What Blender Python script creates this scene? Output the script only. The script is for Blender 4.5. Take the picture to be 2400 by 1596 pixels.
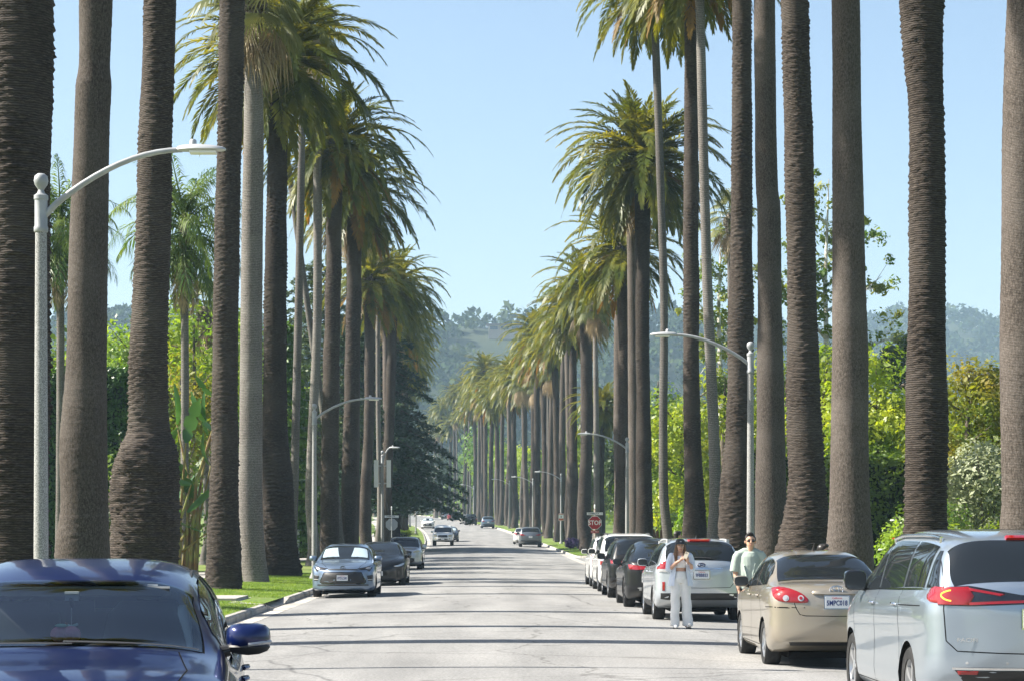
import bpy, bmesh, math, random
import numpy as np
from mathutils import Vector, Matrix
from mathutils.bvhtree import BVHTree

R = math.radians
scene = bpy.context.scene
for o in list(bpy.data.objects):
    bpy.data.objects.remove(o)

# ------------------------------------------------------------------ camera, sky, sun, exposure
CAM_H = 1.76
cam_data = bpy.data.cameras.new("camera")
cam_data.lens = 75.0
cam_data.sensor_width = 36.0
cam_data.shift_x = 0.0258          # level camera with a rising front: uprights stay upright
cam_data.shift_y = 0.1912
cam_data.clip_start = 0.1
cam_data.clip_end = 9000.0
cam = bpy.data.objects.new("camera", cam_data)
scene.collection.objects.link(cam)
cam.location = (0, 0, CAM_H)
cam.rotation_euler = (R(90), 0, 0)
scene.camera = cam

SUN_EL = R(42)
SUN_FWD = R(1)                    # the sun stands to the left, a little beyond the camera's side line
sun_dir = Vector((-math.cos(SUN_EL) * math.cos(SUN_FWD), math.cos(SUN_EL) * math.sin(SUN_FWD), math.sin(SUN_EL)))
world = bpy.data.worlds.new("World")
scene.world = world
world.use_nodes = True
wn = world.node_tree.nodes
sky = wn.new("ShaderNodeTexSky")
sky.sky_type = 'NISHITA'
sky.sun_disc = False
sky.sun_elevation = SUN_EL
sky.sun_rotation = math.atan2(sun_dir.x, sun_dir.y)
sky.altitude = 60
sky.air_density = 1.0
sky.dust_density = 1.9
sky.ozone_density = 1.2
bg = wn["Background"]
bg.inputs["Strength"].default_value = 0.066
world.node_tree.links.new(sky.outputs[0], bg.inputs["Color"])
sun_data = bpy.data.lights.new("sun", 'SUN')
sun_data.energy = 5.0
sun_data.angle = R(0.53)
sun_data.color = (1.0, 0.94, 0.84)
sun = bpy.data.objects.new("sun", sun_data)
scene.collection.objects.link(sun)
sun.rotation_euler = sun_dir.to_track_quat('Z', 'Y').to_euler()
sun.location = (-30, 10, 60)
scene.view_settings.view_transform = 'Standard'
scene.view_settings.look = 'None'
scene.view_settings.gamma = 1.0
scene.view_settings.use_curve_mapping = False
scene.view_settings.exposure = 1.58
scene.cycles.max_bounces = 8
scene.cycles.transparent_max_bounces = 12
scene.cycles.volume_bounces = 1

# ------------------------------------------------------------------ helpers
rng = np.random.default_rng(7)
random.seed(7)
COL = scene.collection

def link(o, parent=None):
    COL.objects.link(o)
    if parent is not None:
        o.parent = parent
    return o

def tag(o, label, category, group=None, kind=None):
    o["label"] = label
    o["category"] = category
    if group:
        o["group"] = group
    if kind:
        o["kind"] = kind
    return o

def empty(name, loc=(0, 0, 0), rz=0.0, scale=1.0):
    o = bpy.data.objects.new(name, None)
    o.empty_display_size = 0.2
    o.location = loc
    o.rotation_euler = (0, 0, rz)
    o.scale = (scale, scale, scale)
    return link(o)

def mesh_data(name, V, F, mats=None, smooth=False, fm=None):
    """V: (n,3); F: array (m,k) or list of tuples."""
    me = bpy.data.meshes.new(name)
    V = np.asarray(V, dtype=np.float32)
    if isinstance(F, np.ndarray):
        m, k = F.shape
        me.vertices.add(len(V)); me.vertices.foreach_set("co", V.ravel())
        me.loops.add(m * k); me.loops.foreach_set("vertex_index", F.astype(np.int32).ravel())
        me.polygons.add(m)
        me.polygons.foreach_set("loop_start", (np.arange(m) * k).astype(np.int32))
        me.update(calc_edges=True)
    else:
        me.from_pydata(V.tolist(), [], [tuple(int(i) for i in f) for f in F])
        me.update()
    if fm is not None:
        me.polygons.foreach_set("material_index", np.asarray(fm, dtype=np.int32))
    if smooth:
        me.polygons.foreach_set("use_smooth", np.ones(len(me.polygons), dtype=bool))
    if mats is not None:
        for m_ in (mats if isinstance(mats, (list, tuple)) else [mats]):
            me.materials.append(m_)
    return me

def mesh_obj(name, V, F, mats=None, parent=None, smooth=False, fm=None):
    return link(bpy.data.objects.new(name, mesh_data(name, V, F, mats, smooth, fm)), parent)

class MB:
    """collects simple shapes into one mesh"""
    def __init__(self):
        self.v = []; self.f = []
    def add(self, V, F):
        n = len(self.v)
        self.v += [tuple(map(float, p)) for p in V]
        self.f += [tuple(int(i) + n for i in f) for f in F]
        return self
    def box(self, c, s, rot=None, bevel=0.0):
        x, y, z = s[0] / 2, s[1] / 2, s[2] / 2
        P = [(-x, -y, -z), (x, -y, -z), (x, y, -z), (-x, y, -z), (-x, -y, z), (x, -y, z), (x, y, z), (-x, y, z)]
        if rot is not None:
            P = [tuple(rot @ Vector(p)) for p in P]
        P = [(p[0] + c[0], p[1] + c[1], p[2] + c[2]) for p in P]
        return self.add(P, [(0, 3, 2, 1), (4, 5, 6, 7), (0, 1, 5, 4), (1, 2, 6, 5), (2, 3, 7, 6), (3, 0, 4, 7)])
    def tube(self, pts, rads, seg=8, cap=True, squash=1.0):
        pts = [Vector(p) for p in pts]
        if not isinstance(rads, (list, tuple, np.ndarray)):
            rads = [rads] * len(pts)
        V = []; F = []
        ref = None
        for i, p in enumerate(pts):
            d = (pts[min(i + 1, len(pts) - 1)] - pts[max(i - 1, 0)])
            d = d.normalized() if d.length > 1e-9 else Vector((0, 0, 1))
            if ref is None:
                ref = Vector((1, 0, 0)) if abs(d.x) < 0.9 else Vector((0, 1, 0))
            a = (ref - d * ref.dot(d)).normalized(); b = d.cross(a); ref = a
            for k in range(seg):
                t = 2 * math.pi * k / seg
                V.append(p + (a * math.cos(t) + b * math.sin(t) * squash) * rads[i])
        for i in range(len(pts) - 1):
            for k in range(seg):
                k2 = (k + 1) % seg
                F.append((i * seg + k, i * seg + k2, (i + 1) * seg + k2, (i + 1) * seg + k))
        if cap:
            F.append(tuple(reversed(range(seg))))
            F.append(tuple((len(pts) - 1) * seg + k for k in range(seg)))
        return self.add(V, F)
    def lathe(self, prof, seg=16, origin=(0, 0, 0), axis='Z', cap=True):
        V = []; F = []
        for (r, z) in prof:
            for k in range(seg):
                t = 2 * math.pi * k / seg
                p = (r * math.cos(t), r * math.sin(t), z)
                if axis == 'X':
                    p = (z, r * math.cos(t), r * math.sin(t))
                if axis == 'Y':
                    p = (r * math.sin(t), z, r * math.cos(t))
                V.append((p[0] + origin[0], p[1] + origin[1], p[2] + origin[2]))
        n = len(prof)
        for i in range(n - 1):
            for k in range(seg):
                k2 = (k + 1) % seg
                F.append((i * seg + k, i * seg + k2, (i + 1) * seg + k2, (i + 1) * seg + k))
        if cap and prof[0][0] > 1e-6:
            F.append(tuple(reversed(range(seg))))
        if cap and prof[-1][0] > 1e-6:
            F.append(tuple((n - 1) * seg + k for k in range(seg)))
        return self.add(V, F)
    def ball(self, c, r, seg=10, rings=6):
        if not isinstance(r, (tuple, list)):
            r = (r, r, r)
        V = [(c[0], c[1], c[2] - r[2])]; F = []
        for i in range(1, rings):
            a = math.pi * i / rings - math.pi / 2
            for k in range(seg):
                t = 2 * math.pi * k / seg
                V.append((c[0] + r[0] * math.cos(a) * math.cos(t), c[1] + r[1] * math.cos(a) * math.sin(t), c[2] + r[2] * math.sin(a)))
        V.append((c[0], c[1], c[2] + r[2]))
        for k in range(seg):
            F.append((0, 1 + (k + 1) % seg, 1 + k))
        for i in range(rings - 2):
            for k in range(seg):
                k2 = (k + 1) % seg
                F.append((1 + i * seg + k, 1 + i * seg + k2, 1 + (i + 1) * seg + k2, 1 + (i + 1) * seg + k))
        l = len(V) - 1
        for k in range(seg):
            F.append((l, 1 + (rings - 2) * seg + k, 1 + (rings - 2) * seg + (k + 1) % seg))
        return self.add(V, F)
    def prism(self, poly, y0, y1):
        """poly of (x,z), extruded along y"""
        n = len(poly)
        V = [(p[0], y0, p[1]) for p in poly] + [(p[0], y1, p[1]) for p in poly]
        F = [tuple(range(n)), tuple(reversed(range(n, 2 * n)))]
        for i in range(n):
            j = (i + 1) % n
            F.append((i, i + n, j + n, j))
        return self.add(V, F)
    def build(self, name, mat, parent=None, smooth=False, sharp=None):
        me = bpy.data.meshes.new(name)
        me.from_pydata(self.v, [], self.f)
        me.update()
        if smooth:
            me.polygons.foreach_set("use_smooth", np.ones(len(me.polygons), dtype=bool))
            me.set_sharp_from_angle(angle=sharp or R(40))
        if mat is not None:
            for m_ in (mat if isinstance(mat, (list, tuple)) else [mat]):
                me.materials.append(m_)
        return link(bpy.data.objects.new(name, me), parent)

def copy_tree(o, parent=None, remap=None):
    c = o.copy()
    COL.objects.link(c)
    c.parent = parent
    if remap and c.type == 'MESH':
        for s in c.material_slots:
            if s.material in remap:
                new = remap[s.material]
                s.link = 'OBJECT'
                s.material = new
    for ch in list(o.children):
        copy_tree(ch, c, remap)
    return c

def pchip(xs, ys):
    xs = np.array(xs, float); ys = np.array(ys, float)
    h = np.diff(xs); d = np.diff(ys) / h
    m = np.zeros(len(xs))
    m[0] = d[0]; m[-1] = d[-1]
    for i in range(1, len(xs) - 1):
        if d[i - 1] * d[i] > 0:
            w1 = 2 * h[i] + h[i - 1]; w2 = h[i] + 2 * h[i - 1]
            m[i] = (w1 + w2) / (w1 / d[i - 1] + w2 / d[i])
    def f(x):
        x = np.clip(np.asarray(x, float), xs[0], xs[-1])
        i = np.clip(np.searchsorted(xs, x) - 1, 0, len(xs) - 2)
        t = (x - xs[i]) / h[i]
        return ((1 + 2 * t) * (1 - t) ** 2 * ys[i] + t * (1 - t) ** 2 * h[i] * m[i]
                + t * t * (3 - 2 * t) * ys[i + 1] + t * t * (t - 1) * h[i] * m[i + 1])
    return f

# ------------------------------------------------------------------ materials
def nodes_of(m):
    m.use_nodes = True
    return m.node_tree.nodes, m.node_tree.links

def mat(name, color, rough=0.6, metal=0.0, coat=0.0, spec=0.5, emit=None, emit_s=0.0):
    m = bpy.data.materials.new(name)
    n, l = nodes_of(m)
    b = n["Principled BSDF"]
    b.inputs["Base Color"].default_value = (*color, 1)
    b.inputs["Roughness"].default_value = rough
    b.inputs["Metallic"].default_value = metal
    b.inputs["Coat Weight"].default_value = coat
    b.inputs["Coat Roughness"].default_value = 0.03
    b.inputs["Specular IOR Level"].default_value = spec
    if emit:
        b.inputs["Emission Color"].default_value = (*emit, 1)
        b.inputs["Emission Strength"].default_value = emit_s
    return m

def noisy(name, c1, c2, scale=4.0, rough=0.8, bump=0.0, bump_scale=None, detail=6.0, stretch=(1, 1, 1), lo=0.35, hi=0.65, c3=None, scale3=0.6, spec=0.3, metal=0.0):
    """two-tone noise colour + bump, in object space"""
    m = mat(name, c1, rough, metal, spec=spec)
    n, l = nodes_of(m)
    b = n["Principled BSDF"]
    tc = n.new("ShaderNodeTexCoord")
    mp = n.new("ShaderNodeMapping"); mp.inputs["Scale"].default_value = stretch
    l.new(tc.outputs["Object"], mp.inputs["Vector"])
    nz = n.new("ShaderNodeTexNoise"); nz.inputs["Scale"].default_value = scale; nz.inputs["Detail"].default_value = detail
    l.new(mp.outputs[0], nz.inputs["Vector"])
    cr = n.new("ShaderNodeValToRGB")
    cr.color_ramp.elements[0].position = lo; cr.color_ramp.elements[0].color = (*c1, 1)
    cr.color_ramp.elements[1].position = hi; cr.color_ramp.elements[1].color = (*c2, 1)
    l.new(nz.outputs["Fac"], cr.inputs["Fac"])
    out = cr.outputs["Color"]
    if c3 is not None:
        n3 = n.new("ShaderNodeTexNoise"); n3.inputs["Scale"].default_value = scale3; n3.inputs["Detail"].default_value = 4
        l.new(mp.outputs[0], n3.inputs["Vector"])
        r3 = n.new("ShaderNodeValToRGB"); r3.color_ramp.elements[0].position = 0.5; r3.color_ramp.elements[1].position = 0.68
        l.new(n3.outputs["Fac"], r3.inputs["Fac"])
        mx = n.new("ShaderNodeMixRGB"); mx.inputs["Color2"].default_value = (*c3, 1)
        l.new(r3.outputs["Color"], mx.inputs["Fac"]); l.new(out, mx.inputs["Color1"])
        out = mx.outputs["Color"]
    l.new(out, b.inputs["Base Color"])
    if bump:
        nb = n.new("ShaderNodeTexNoise"); nb.inputs["Scale"].default_value = bump_scale or scale * 3; nb.inputs["Detail"].default_value = 5
        l.new(mp.outputs[0], nb.inputs["Vector"])
        bp = n.new("ShaderNodeBump"); bp.inputs["Strength"].default_value = bump; bp.inputs["Distance"].default_value = 0.066
        l.new(nb.outputs["Fac"], bp.inputs["Height"]); l.new(bp.outputs[0], b.inputs["Normal"])
    return m

def leafy(name, c1, c2, trans=0.35, scale=0.9, rough=0.5, c3=None, spec=0.35, tcol=None):
    """leaf material: noise between two leaf colours + light through the leaf"""
    m = noisy(name, c1, c2, scale=scale, rough=rough, detail=3, lo=0.4, hi=0.62, c3=c3, scale3=scale * 0.7, spec=spec)
    n, l = nodes_of(m)
    b = n["Principled BSDF"]
    src = b.inputs["Base Color"].links[0].from_socket
    oi = n.new("ShaderNodeObjectInfo")
    hs = n.new("ShaderNodeHueSaturation")
    mr = n.new("ShaderNodeMapRange"); mr.inputs["To Min"].default_value = 0.78; mr.inputs["To Max"].default_value = 1.22
    l.new(oi.outputs["Random"], mr.inputs["Value"]); l.new(mr.outputs[0], hs.inputs["Value"])
    l.new(src, hs.inputs["Color"]); l.new(hs.outputs[0], b.inputs["Base Color"])
    tr = n.new("ShaderNodeBsdfTranslucent")
    tm = n.new("ShaderNodeMixRGB"); tm.blend_type = 'MULTIPLY'; tm.inputs["Fac"].default_value = 1
    tm.inputs["Color2"].default_value = (*(tcol or (1.9, 1.8, 0.6)), 1)
    l.new(hs.outputs[0], tm.inputs["Color1"]); l.new(tm.outputs[0], tr.inputs["Color"])
    mx = n.new("ShaderNodeMixShader"); mx.inputs["Fac"].default_value = trans
    l.new(b.outputs[0], mx.inputs[1]); l.new(tr.outputs[0], mx.inputs[2])
    l.new(mx.outputs[0], n["Material Output"].inputs["Surface"])
    return m

def bark(name, c1, c2, c3, band=9.0, bump=0.6, vert=False, patch=(0.2, 0.17, 0.14)):
    m = mat(name, c1, 0.9, spec=0.15)
    n, l = nodes_of(m)
    b = n["Principled BSDF"]
    tc = n.new("ShaderNodeTexCoord")
    mp = n.new("ShaderNodeMapping"); mp.inputs["Scale"].default_value = (9, 9, 30) if not vert else (34, 34, 15)
    l.new(tc.outputs["Object"], mp.inputs["Vector"])
    nz = n.new("ShaderNodeTexNoise"); nz.inputs["Scale"].default_value = 1.0; nz.inputs["Detail"].default_value = 8; nz.inputs["Roughness"].default_value = 0.65
    l.new(mp.outputs[0], nz.inputs["Vector"])
    cr = n.new("ShaderNodeValToRGB")
    e = cr.color_ramp.elements
    e[0].position = 0.34; e[0].color = (*c1, 1)
    e[1].position = 0.72; e[1].color = (*c3, 1)
    k = e.new(0.52); k.color = (*c2, 1)
    l.new(nz.outputs["Fac"], cr.inputs["Fac"])
    n3 = n.new("ShaderNodeTexNoise"); n3.inputs["Scale"].default_value = 0.55; n3.inputs["Detail"].default_value = 5
    l.new(tc.outputs["Object"], n3.inputs["Vector"])
    r3 = n.new("ShaderNodeValToRGB"); r3.color_ramp.elements[0].position = 0.48; r3.color_ramp.elements[1].position = 0.66
    r3.color_ramp.elements[1].color = (0.75, 0.75, 0.75, 1)
    l.new(n3.outputs["Fac"], r3.inputs["Fac"])
    mx = n.new("ShaderNodeMixRGB"); mx.inputs["Color2"].default_value = (*patch, 1)
    l.new(r3.outputs["Color"], mx.inputs["Fac"]); l.new(cr.outputs["Color"], mx.inputs["Color1"])
    oi = n.new("ShaderNodeObjectInfo"); hs = n.new("ShaderNodeHueSaturation")
    mr = n.new("ShaderNodeMapRange"); mr.inputs["To Min"].default_value = 0.68; mr.inputs["To Max"].default_value = 1.25
    l.new(oi.outputs["Random"], mr.inputs["Value"]); l.new(mr.outputs[0], hs.inputs["Value"]); l.new(mx.outputs["Color"], hs.inputs["Color"])
    l.new(hs.outputs["Color"], b.inputs["Base Color"])
    # leaf-scar rings, wavering round the trunk: paler old leaf ends, groove shade painted in as darker bands
    wv = n.new("ShaderNodeTexWave"); wv.wave_type = 'BANDS'; wv.bands_direction = 'Z'
    wv.inputs["Scale"].default_value = band; wv.inputs["Distortion"].default_value = 3.5
    wv.inputs["Detail"].default_value = 3; wv.inputs["Detail Scale"].default_value = 1.6
    l.new(tc.outputs["Object"], wv.inputs["Vector"])
    sc = n.new("ShaderNodeValToRGB"); sc.color_ramp.elements[0].position = 0.25; sc.color_ramp.elements[0].color = (0.62, 0.58, 0.55, 1)
    sc.color_ramp.elements[1].position = 0.8; sc.color_ramp.elements[1].color = (1.45, 1.42, 1.4, 1)
    l.new(wv.outputs["Fac"], sc.inputs["Fac"])
    ms = n.new("ShaderNodeMixRGB"); ms.blend_type = 'MULTIPLY'; ms.inputs["Fac"].default_value = 0.55 if vert else 0.85
    l.new(hs.outputs["Color"], ms.inputs["Color1"]); l.new(sc.outputs["Color"], ms.inputs["Color2"]); l.new(ms.outputs["Color"], b.inputs["Base Color"])
    if vert:                                   # net of cracks in the corky rind
        mq = n.new("ShaderNodeMapping"); mq.inputs["Scale"].default_value = (30, 30, 17)
        l.new(tc.outputs["Object"], mq.inputs["Vector"])
        mw_ = n.new("ShaderNodeMixRGB"); mw_.blend_type = 'ADD'; mw_.inputs["Fac"].default_value = 0.9
        l.new(mq.outputs[0], mw_.inputs["Color1"]); l.new(nz.outputs["Color"], mw_.inputs["Color2"])
        vq = n.new("ShaderNodeTexVoronoi"); vq.feature = 'DISTANCE_TO_EDGE'; vq.inputs["Scale"].default_value = 1.0
        l.new(mw_.outputs[0], vq.inputs["Vector"])
        cq = n.new("ShaderNodeValToRGB"); cq.color_ramp.elements[0].color = (0.40, 0.38, 0.37, 1); cq.color_ramp.elements[1].position = 0.16; cq.color_ramp.elements[1].color = (1.12, 1.1, 1.08, 1)
        l.new(vq.outputs["Distance"], cq.inputs["Fac"])
        mk_ = n.new("ShaderNodeMixRGB"); mk_.blend_type = 'MULTIPLY'; mk_.inputs["Fac"].default_value = 0.5
        l.new(ms.outputs["Color"], mk_.inputs["Color1"]); l.new(cq.outputs["Color"], mk_.inputs["Color2"]); l.new(mk_.outputs["Color"], b.inputs["Base Color"])
    ad = n.new("ShaderNodeMath"); ad.operation = 'ADD'
    l.new(wv.outputs["Fac"], ad.inputs[0]); l.new(nz.outputs["Fac"], ad.inputs[1])
    bp = n.new("ShaderNodeBump"); bp.inputs["Strength"].default_value = bump; bp.inputs["Distance"].default_value = 0.066
    l.new(ad.outputs[0], bp.inputs["Height"]); l.new(bp.outputs[0], b.inputs["Normal"])
    return m

def glass_panel(name, color=(0.012, 0.015, 0.018)):
    m = mat(name, color, 0.02, 0.0, 0.0, 0.55)
    return m

def clear_glass(name, tint, fac=0.25):
    m = bpy.data.materials.new(name)
    n, l = nodes_of(m)
    n.remove(n["Principled BSDF"])
    tr = n.new("ShaderNodeBsdfTransparent"); tr.inputs["Color"].default_value = (*tint, 1)
    gl = n.new("ShaderNodeBsdfGlossy"); gl.inputs["Roughness"].default_value = 0.01; gl.inputs["Color"].default_value = (0.9, 0.95, 1, 1)
    fr = n.new("ShaderNodeFresnel"); fr.inputs["IOR"].default_value = 1.5
    mr = n.new("ShaderNodeMapRange"); mr.inputs["From Max"].default_value = 1.0; mr.inputs["To Min"].default_value = 0.06; mr.inputs["To Max"].default_value = 1.0
    l.new(fr.outputs[0], mr.inputs["Value"])
    mx = n.new("ShaderNodeMixShader")
    l.new(mr.outputs[0], mx.inputs["Fac"]); l.new(tr.outputs[0], mx.inputs[1]); l.new(gl.outputs[0], mx.inputs[2])
    l.new(mx.outputs[0], n["Material Output"].inputs["Surface"])
    return m

def paint(name, c, metal=0.45, rough=0.32, coat=1.0):
    m = mat(name, c, rough, metal, coat, 0.5 if coat > 0.8 else 0.25)
    n, l = nodes_of(m)
    b = n["Principled BSDF"]
    tc = n.new("ShaderNodeTexCoord")
    nz = n.new("ShaderNodeTexNoise"); nz.inputs["Scale"].default_value = 2.5; nz.inputs["Detail"].default_value = 6
    l.new(tc.outputs["Object"], nz.inputs["Vector"])
    mr = n.new("ShaderNodeMapRange"); mr.inputs["From Min"].default_value = 0.35; mr.inputs["From Max"].default_value = 0.7
    mr.inputs["To Min"].default_value = 0.02; mr.inputs["To Max"].default_value = 0.09
    l.new(nz.outputs["Fac"], mr.inputs["Value"]); l.new(mr.outputs[0], b.inputs["Coat Roughness"])
    return m
# ------------------------------------------------------------------ the lie of the land
G = pchip([-80, 40, 60, 100, 150, 190, 240, 294, 333, 417, 500, 650, 1000], [-0.1, 0, 0.03, 0.14, 0.45, 0.85, 1.7, 2.85, 3.5, 4.75, 6.0, 8.2, 12])
SH = pchip([-80, 150, 190, 240, 294, 333, 350, 417, 460, 520, 650, 1000], [0, 0, -0.3, -1.7, -4.2, -6.7, -7.9, -10.6, -13.2, -17, -27, -60])
KL, KR = -5.15, 5.8                      # kerb faces
def gz(y): return float(G(y))
def sh(y): return float(SH(y))
def road_z(x, y):
    u = (x - 0.33 - sh(y)) / 5.5
    return gz(y) + 0.10 * (1 - min(1, u * u))
def lawn_z(side, d, y):                  # d = metres behind the kerb face
    return gz(y) + 0.15 + 0.035 * min(max(d, 0), 4.0)
def verge_z(x, y):
    s = sh(y)
    return lawn_z(-1, KL + s - x, y) if x < 0 + s else lawn_z(1, x - KR - s, y)

# asphalt: weathered pale grey with aggregate, faint patches, cracks
def asphalt(name):
    m = mat(name, (0.2, 0.2, 0.195), 0.85, spec=0.25)
    n, l = nodes_of(m); b = n["Principled BSDF"]
    tc = n.new("ShaderNodeTexCoord")
    n1 = n.new("ShaderNodeTexNoise"); n1.inputs["Scale"].default_value = 26; n1.inputs["Detail"].default_value = 8; n1.inputs["Roughness"].default_value = 0.75
    l.new(tc.outputs["Object"], n1.inputs["Vector"])
    c1 = n.new("ShaderNodeValToRGB")
    c1.color_ramp.elements[0].position = 0.33; c1.color_ramp.elements[0].color = (0.13, 0.13, 0.127, 1)
    c1.color_ramp.elements[1].position = 0.66; c1.color_ramp.elements[1].color = (0.34, 0.337, 0.328, 1)
    l.new(n1.outputs["Fac"], c1.inputs["Fac"])
    mp = n.new("ShaderNodeMapping"); mp.inputs["Scale"].default_value = (0.55, 0.10, 1)
    l.new(tc.outputs["Object"], mp.inputs["Vector"])
    n2 = n.new("ShaderNodeTexNoise"); n2.inputs["Scale"].default_value = 1.6; n2.inputs["Detail"].default_value = 9; n2.inputs["Roughness"].default_value = 0.6
    l.new(mp.outputs[0], n2.inputs["Vector"])
    c2 = n.new("ShaderNodeValToRGB")
    c2.color_ramp.elements[0].position = 0.3; c2.color_ramp.elements[0].color = (0.72, 0.72, 0.72, 1)
    c2.color_ramp.elements[1].position = 0.7; c2.color_ramp.elements[1].color = (1.10, 1.09, 1.08, 1)
    l.new(n2.outputs["Fac"], c2.inputs["Fac"])
    mu = n.new("ShaderNodeMixRGB"); mu.blend_type = 'MULTIPLY'; mu.inputs["Fac"].default_value = 1
    l.new(c1.outputs[0], mu.inputs["Color1"]); l.new(c2.outputs[0], mu.inputs["Color2"])
    # long wandering cracks
    nd = n.new("ShaderNodeTexNoise"); nd.inputs["Scale"].default_value = 0.9; nd.inputs["Detail"].default_value = 4
    l.new(tc.outputs["Object"], nd.inputs["Vector"])
    mixv = n.new("ShaderNodeMixRGB"); mixv.inputs["Fac"].default_value = 0.55
    l.new(tc.outputs["Object"], mixv.inputs["Color1"]); l.new(nd.outputs["Color"], mixv.inputs["Color2"])
    vo = n.new("ShaderNodeTexVoronoi"); vo.feature = 'DISTANCE_TO_EDGE'; vo.inputs["Scale"].default_value = 0.42
    l.new(mixv.outputs[0], vo.inputs["Vector"])
    cc = n.new("ShaderNodeValToRGB")
    cc.color_ramp.elements[0].position = 0.0; cc.color_ramp.elements[0].color = (0.42, 0.41, 0.40, 1)
    cc.color_ramp.elements[1].position = 0.008; cc.color_ramp.elements[1].color = (1, 1, 1, 1)
    l.new(vo.outputs["Distance"], cc.inputs["Fac"])
    m3 = n.new("ShaderNodeMixRGB"); m3.blend_type = 'MULTIPLY'; m3.inputs["Fac"].default_value = 0.8
    l.new(mu.outputs[0], m3.inputs["Color1"]); l.new(cc.outputs[0], m3.inputs["Color2"])
    # tar-sealed cracks
    v2 = n.new("ShaderNodeTexVoronoi"); v2.feature = 'DISTANCE_TO_EDGE'; v2.inputs["Scale"].default_value = 0.13
    nd2 = n.new("ShaderNodeTexNoise"); nd2.inputs["Scale"].default_value = 0.5; nd2.inputs["Detail"].default_value = 6
    l.new(tc.outputs["Object"], nd2.inputs["Vector"])
    mv2 = n.new("ShaderNodeMixRGB"); mv2.inputs["Fac"].default_value = 0.5; mv2.blend_type = 'ADD'
    l.new(tc.outputs["Object"], mv2.inputs["Color1"]); l.new(nd2.outputs["Color"], mv2.inputs["Color2"]); l.new(mv2.outputs[0], v2.inputs["Vector"])
    c4 = n.new("ShaderNodeValToRGB"); c4.color_ramp.elements[0].color = (0.40, 0.40, 0.41, 1); c4.color_ramp.elements[1].position = 0.0045; c4.color_ramp.elements[1].color = (1, 1, 1, 1)
    l.new(v2.outputs["Distance"], c4.inputs["Fac"])
    m4 = n.new("ShaderNodeMixRGB"); m4.blend_type = 'MULTIPLY'; m4.inputs["Fac"].default_value = 0.8
    l.new(m3.outputs[0], m4.inputs["Color1"]); l.new(c4.outputs[0], m4.inputs["Color2"])
    # oil drips
    v3 = n.new("ShaderNodeTexVoronoi"); v3.inputs["Scale"].default_value = 0.55
    l.new(mixv.outputs[0], v3.inputs["Vector"])
    c5 = n.new("ShaderNodeValToRGB"); c5.color_ramp.elements[0].position = 0.03; c5.color_ramp.elements[0].color = (0.62, 0.62, 0.62, 1); c5.color_ramp.elements[1].position = 0.14; c5.color_ramp.elements[1].color = (1, 1, 1, 1)
    l.new(v3.outputs["Distance"], c5.inputs["Fac"])
    m5 = n.new("ShaderNodeMixRGB"); m5.blend_type = 'MULTIPLY'; m5.inputs["Fac"].default_value = 0.7
    l.new(m4.outputs[0], m5.inputs["Color1"]); l.new(c5.outputs[0], m5.inputs["Color2"])
    # tyre-polished lanes
    sx = n.new("ShaderNodeSeparateXYZ"); l.new(tc.outputs["Object"], sx.inputs[0])
    mm = n.new("ShaderNodeMath"); mm.operation = 'MULTIPLY'; mm.inputs[1].default_value = 3.6; l.new(sx.outputs["X"], mm.inputs[0])
    cs_ = n.new("ShaderNodeMath"); cs_.operation = 'COSINE'; l.new(mm.outputs[0], cs_.inputs[0])
    mr = n.new("ShaderNodeMapRange"); mr.inputs["From Min"].default_value = -1; mr.inputs["To Min"].default_value = 0.93; mr.inputs["To Max"].default_value = 1.03; l.new(cs_.outputs[0], mr.inputs["Value"])
    m6 = n.new("ShaderNodeMixRGB"); m6.blend_type = 'MULTIPLY'; m6.inputs["Fac"].default_value = 1
    l.new(m5.outputs[0], m6.inputs["Color1"]); l.new(mr.outputs[0], m6.inputs["Color2"])
    l.new(m6.outputs[0], b.inputs["Base Color"])
    bp = n.new("ShaderNodeBump"); bp.inputs["Strength"].default_value = 0.25; bp.inputs["Distance"].default_value = 0.02
    l.new(n1.outputs["Fac"], bp.inputs["Height"]); l.new(bp.outputs[0], b.inputs["Normal"])
    return m

M_ASPH = asphalt("asphalt")
M_CONC = noisy("concrete", (0.30, 0.285, 0.26), (0.42, 0.40, 0.37), scale=9, rough=0.9, bump=0.2, c3=(0.2, 0.185, 0.165), scale3=1.3)
M_GUTTER = noisy("gutter_concrete", (0.33, 0.315, 0.285), (0.44, 0.42, 0.385), scale=7, rough=0.9, bump=0.15, c3=(0.24, 0.22, 0.195), scale3=0.9)
M_LAWN = noisy("lawn_grass", (0.075, 0.125, 0.02), (0.15, 0.22, 0.035), scale=14, rough=0.9, bump=0.5, c3=(0.19, 0.19, 0.07), scale3=0.7)
M_GROUND = noisy("garden_soil", (0.06, 0.08, 0.03), (0.11, 0.10, 0.06), scale=0.4, rough=0.95)
M_BLADE = leafy("grass_blade", (0.10, 0.17, 0.025), (0.19, 0.27, 0.05), trans=0.4, scale=1.4, rough=0.6, tcol=(1.5, 1.5, 0.5))

def sheet(name, ys, edge_fns, z_fn, material):
    """strip mesh: edge_fns give x at each y (left to right)"""
    V = []; F = []
    k = len(edge_fns)
    for y in ys:
        for e in edge_fns:
            x = e(y); V.append((x, y, z_fn(x, y)))
    for i in range(len(ys) - 1):
        for j in range(k - 1):
            a = i * k + j
            F.append((a, a + 1, a + k + 1, a + k))
    o = mesh_obj(name, V, F, material, smooth=True)
    o["kind"] = "structure"
    return o

ys_all = list(np.arange(-40, 240, 4.0)) + list(np.arange(240, 701, 6.0))
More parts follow.
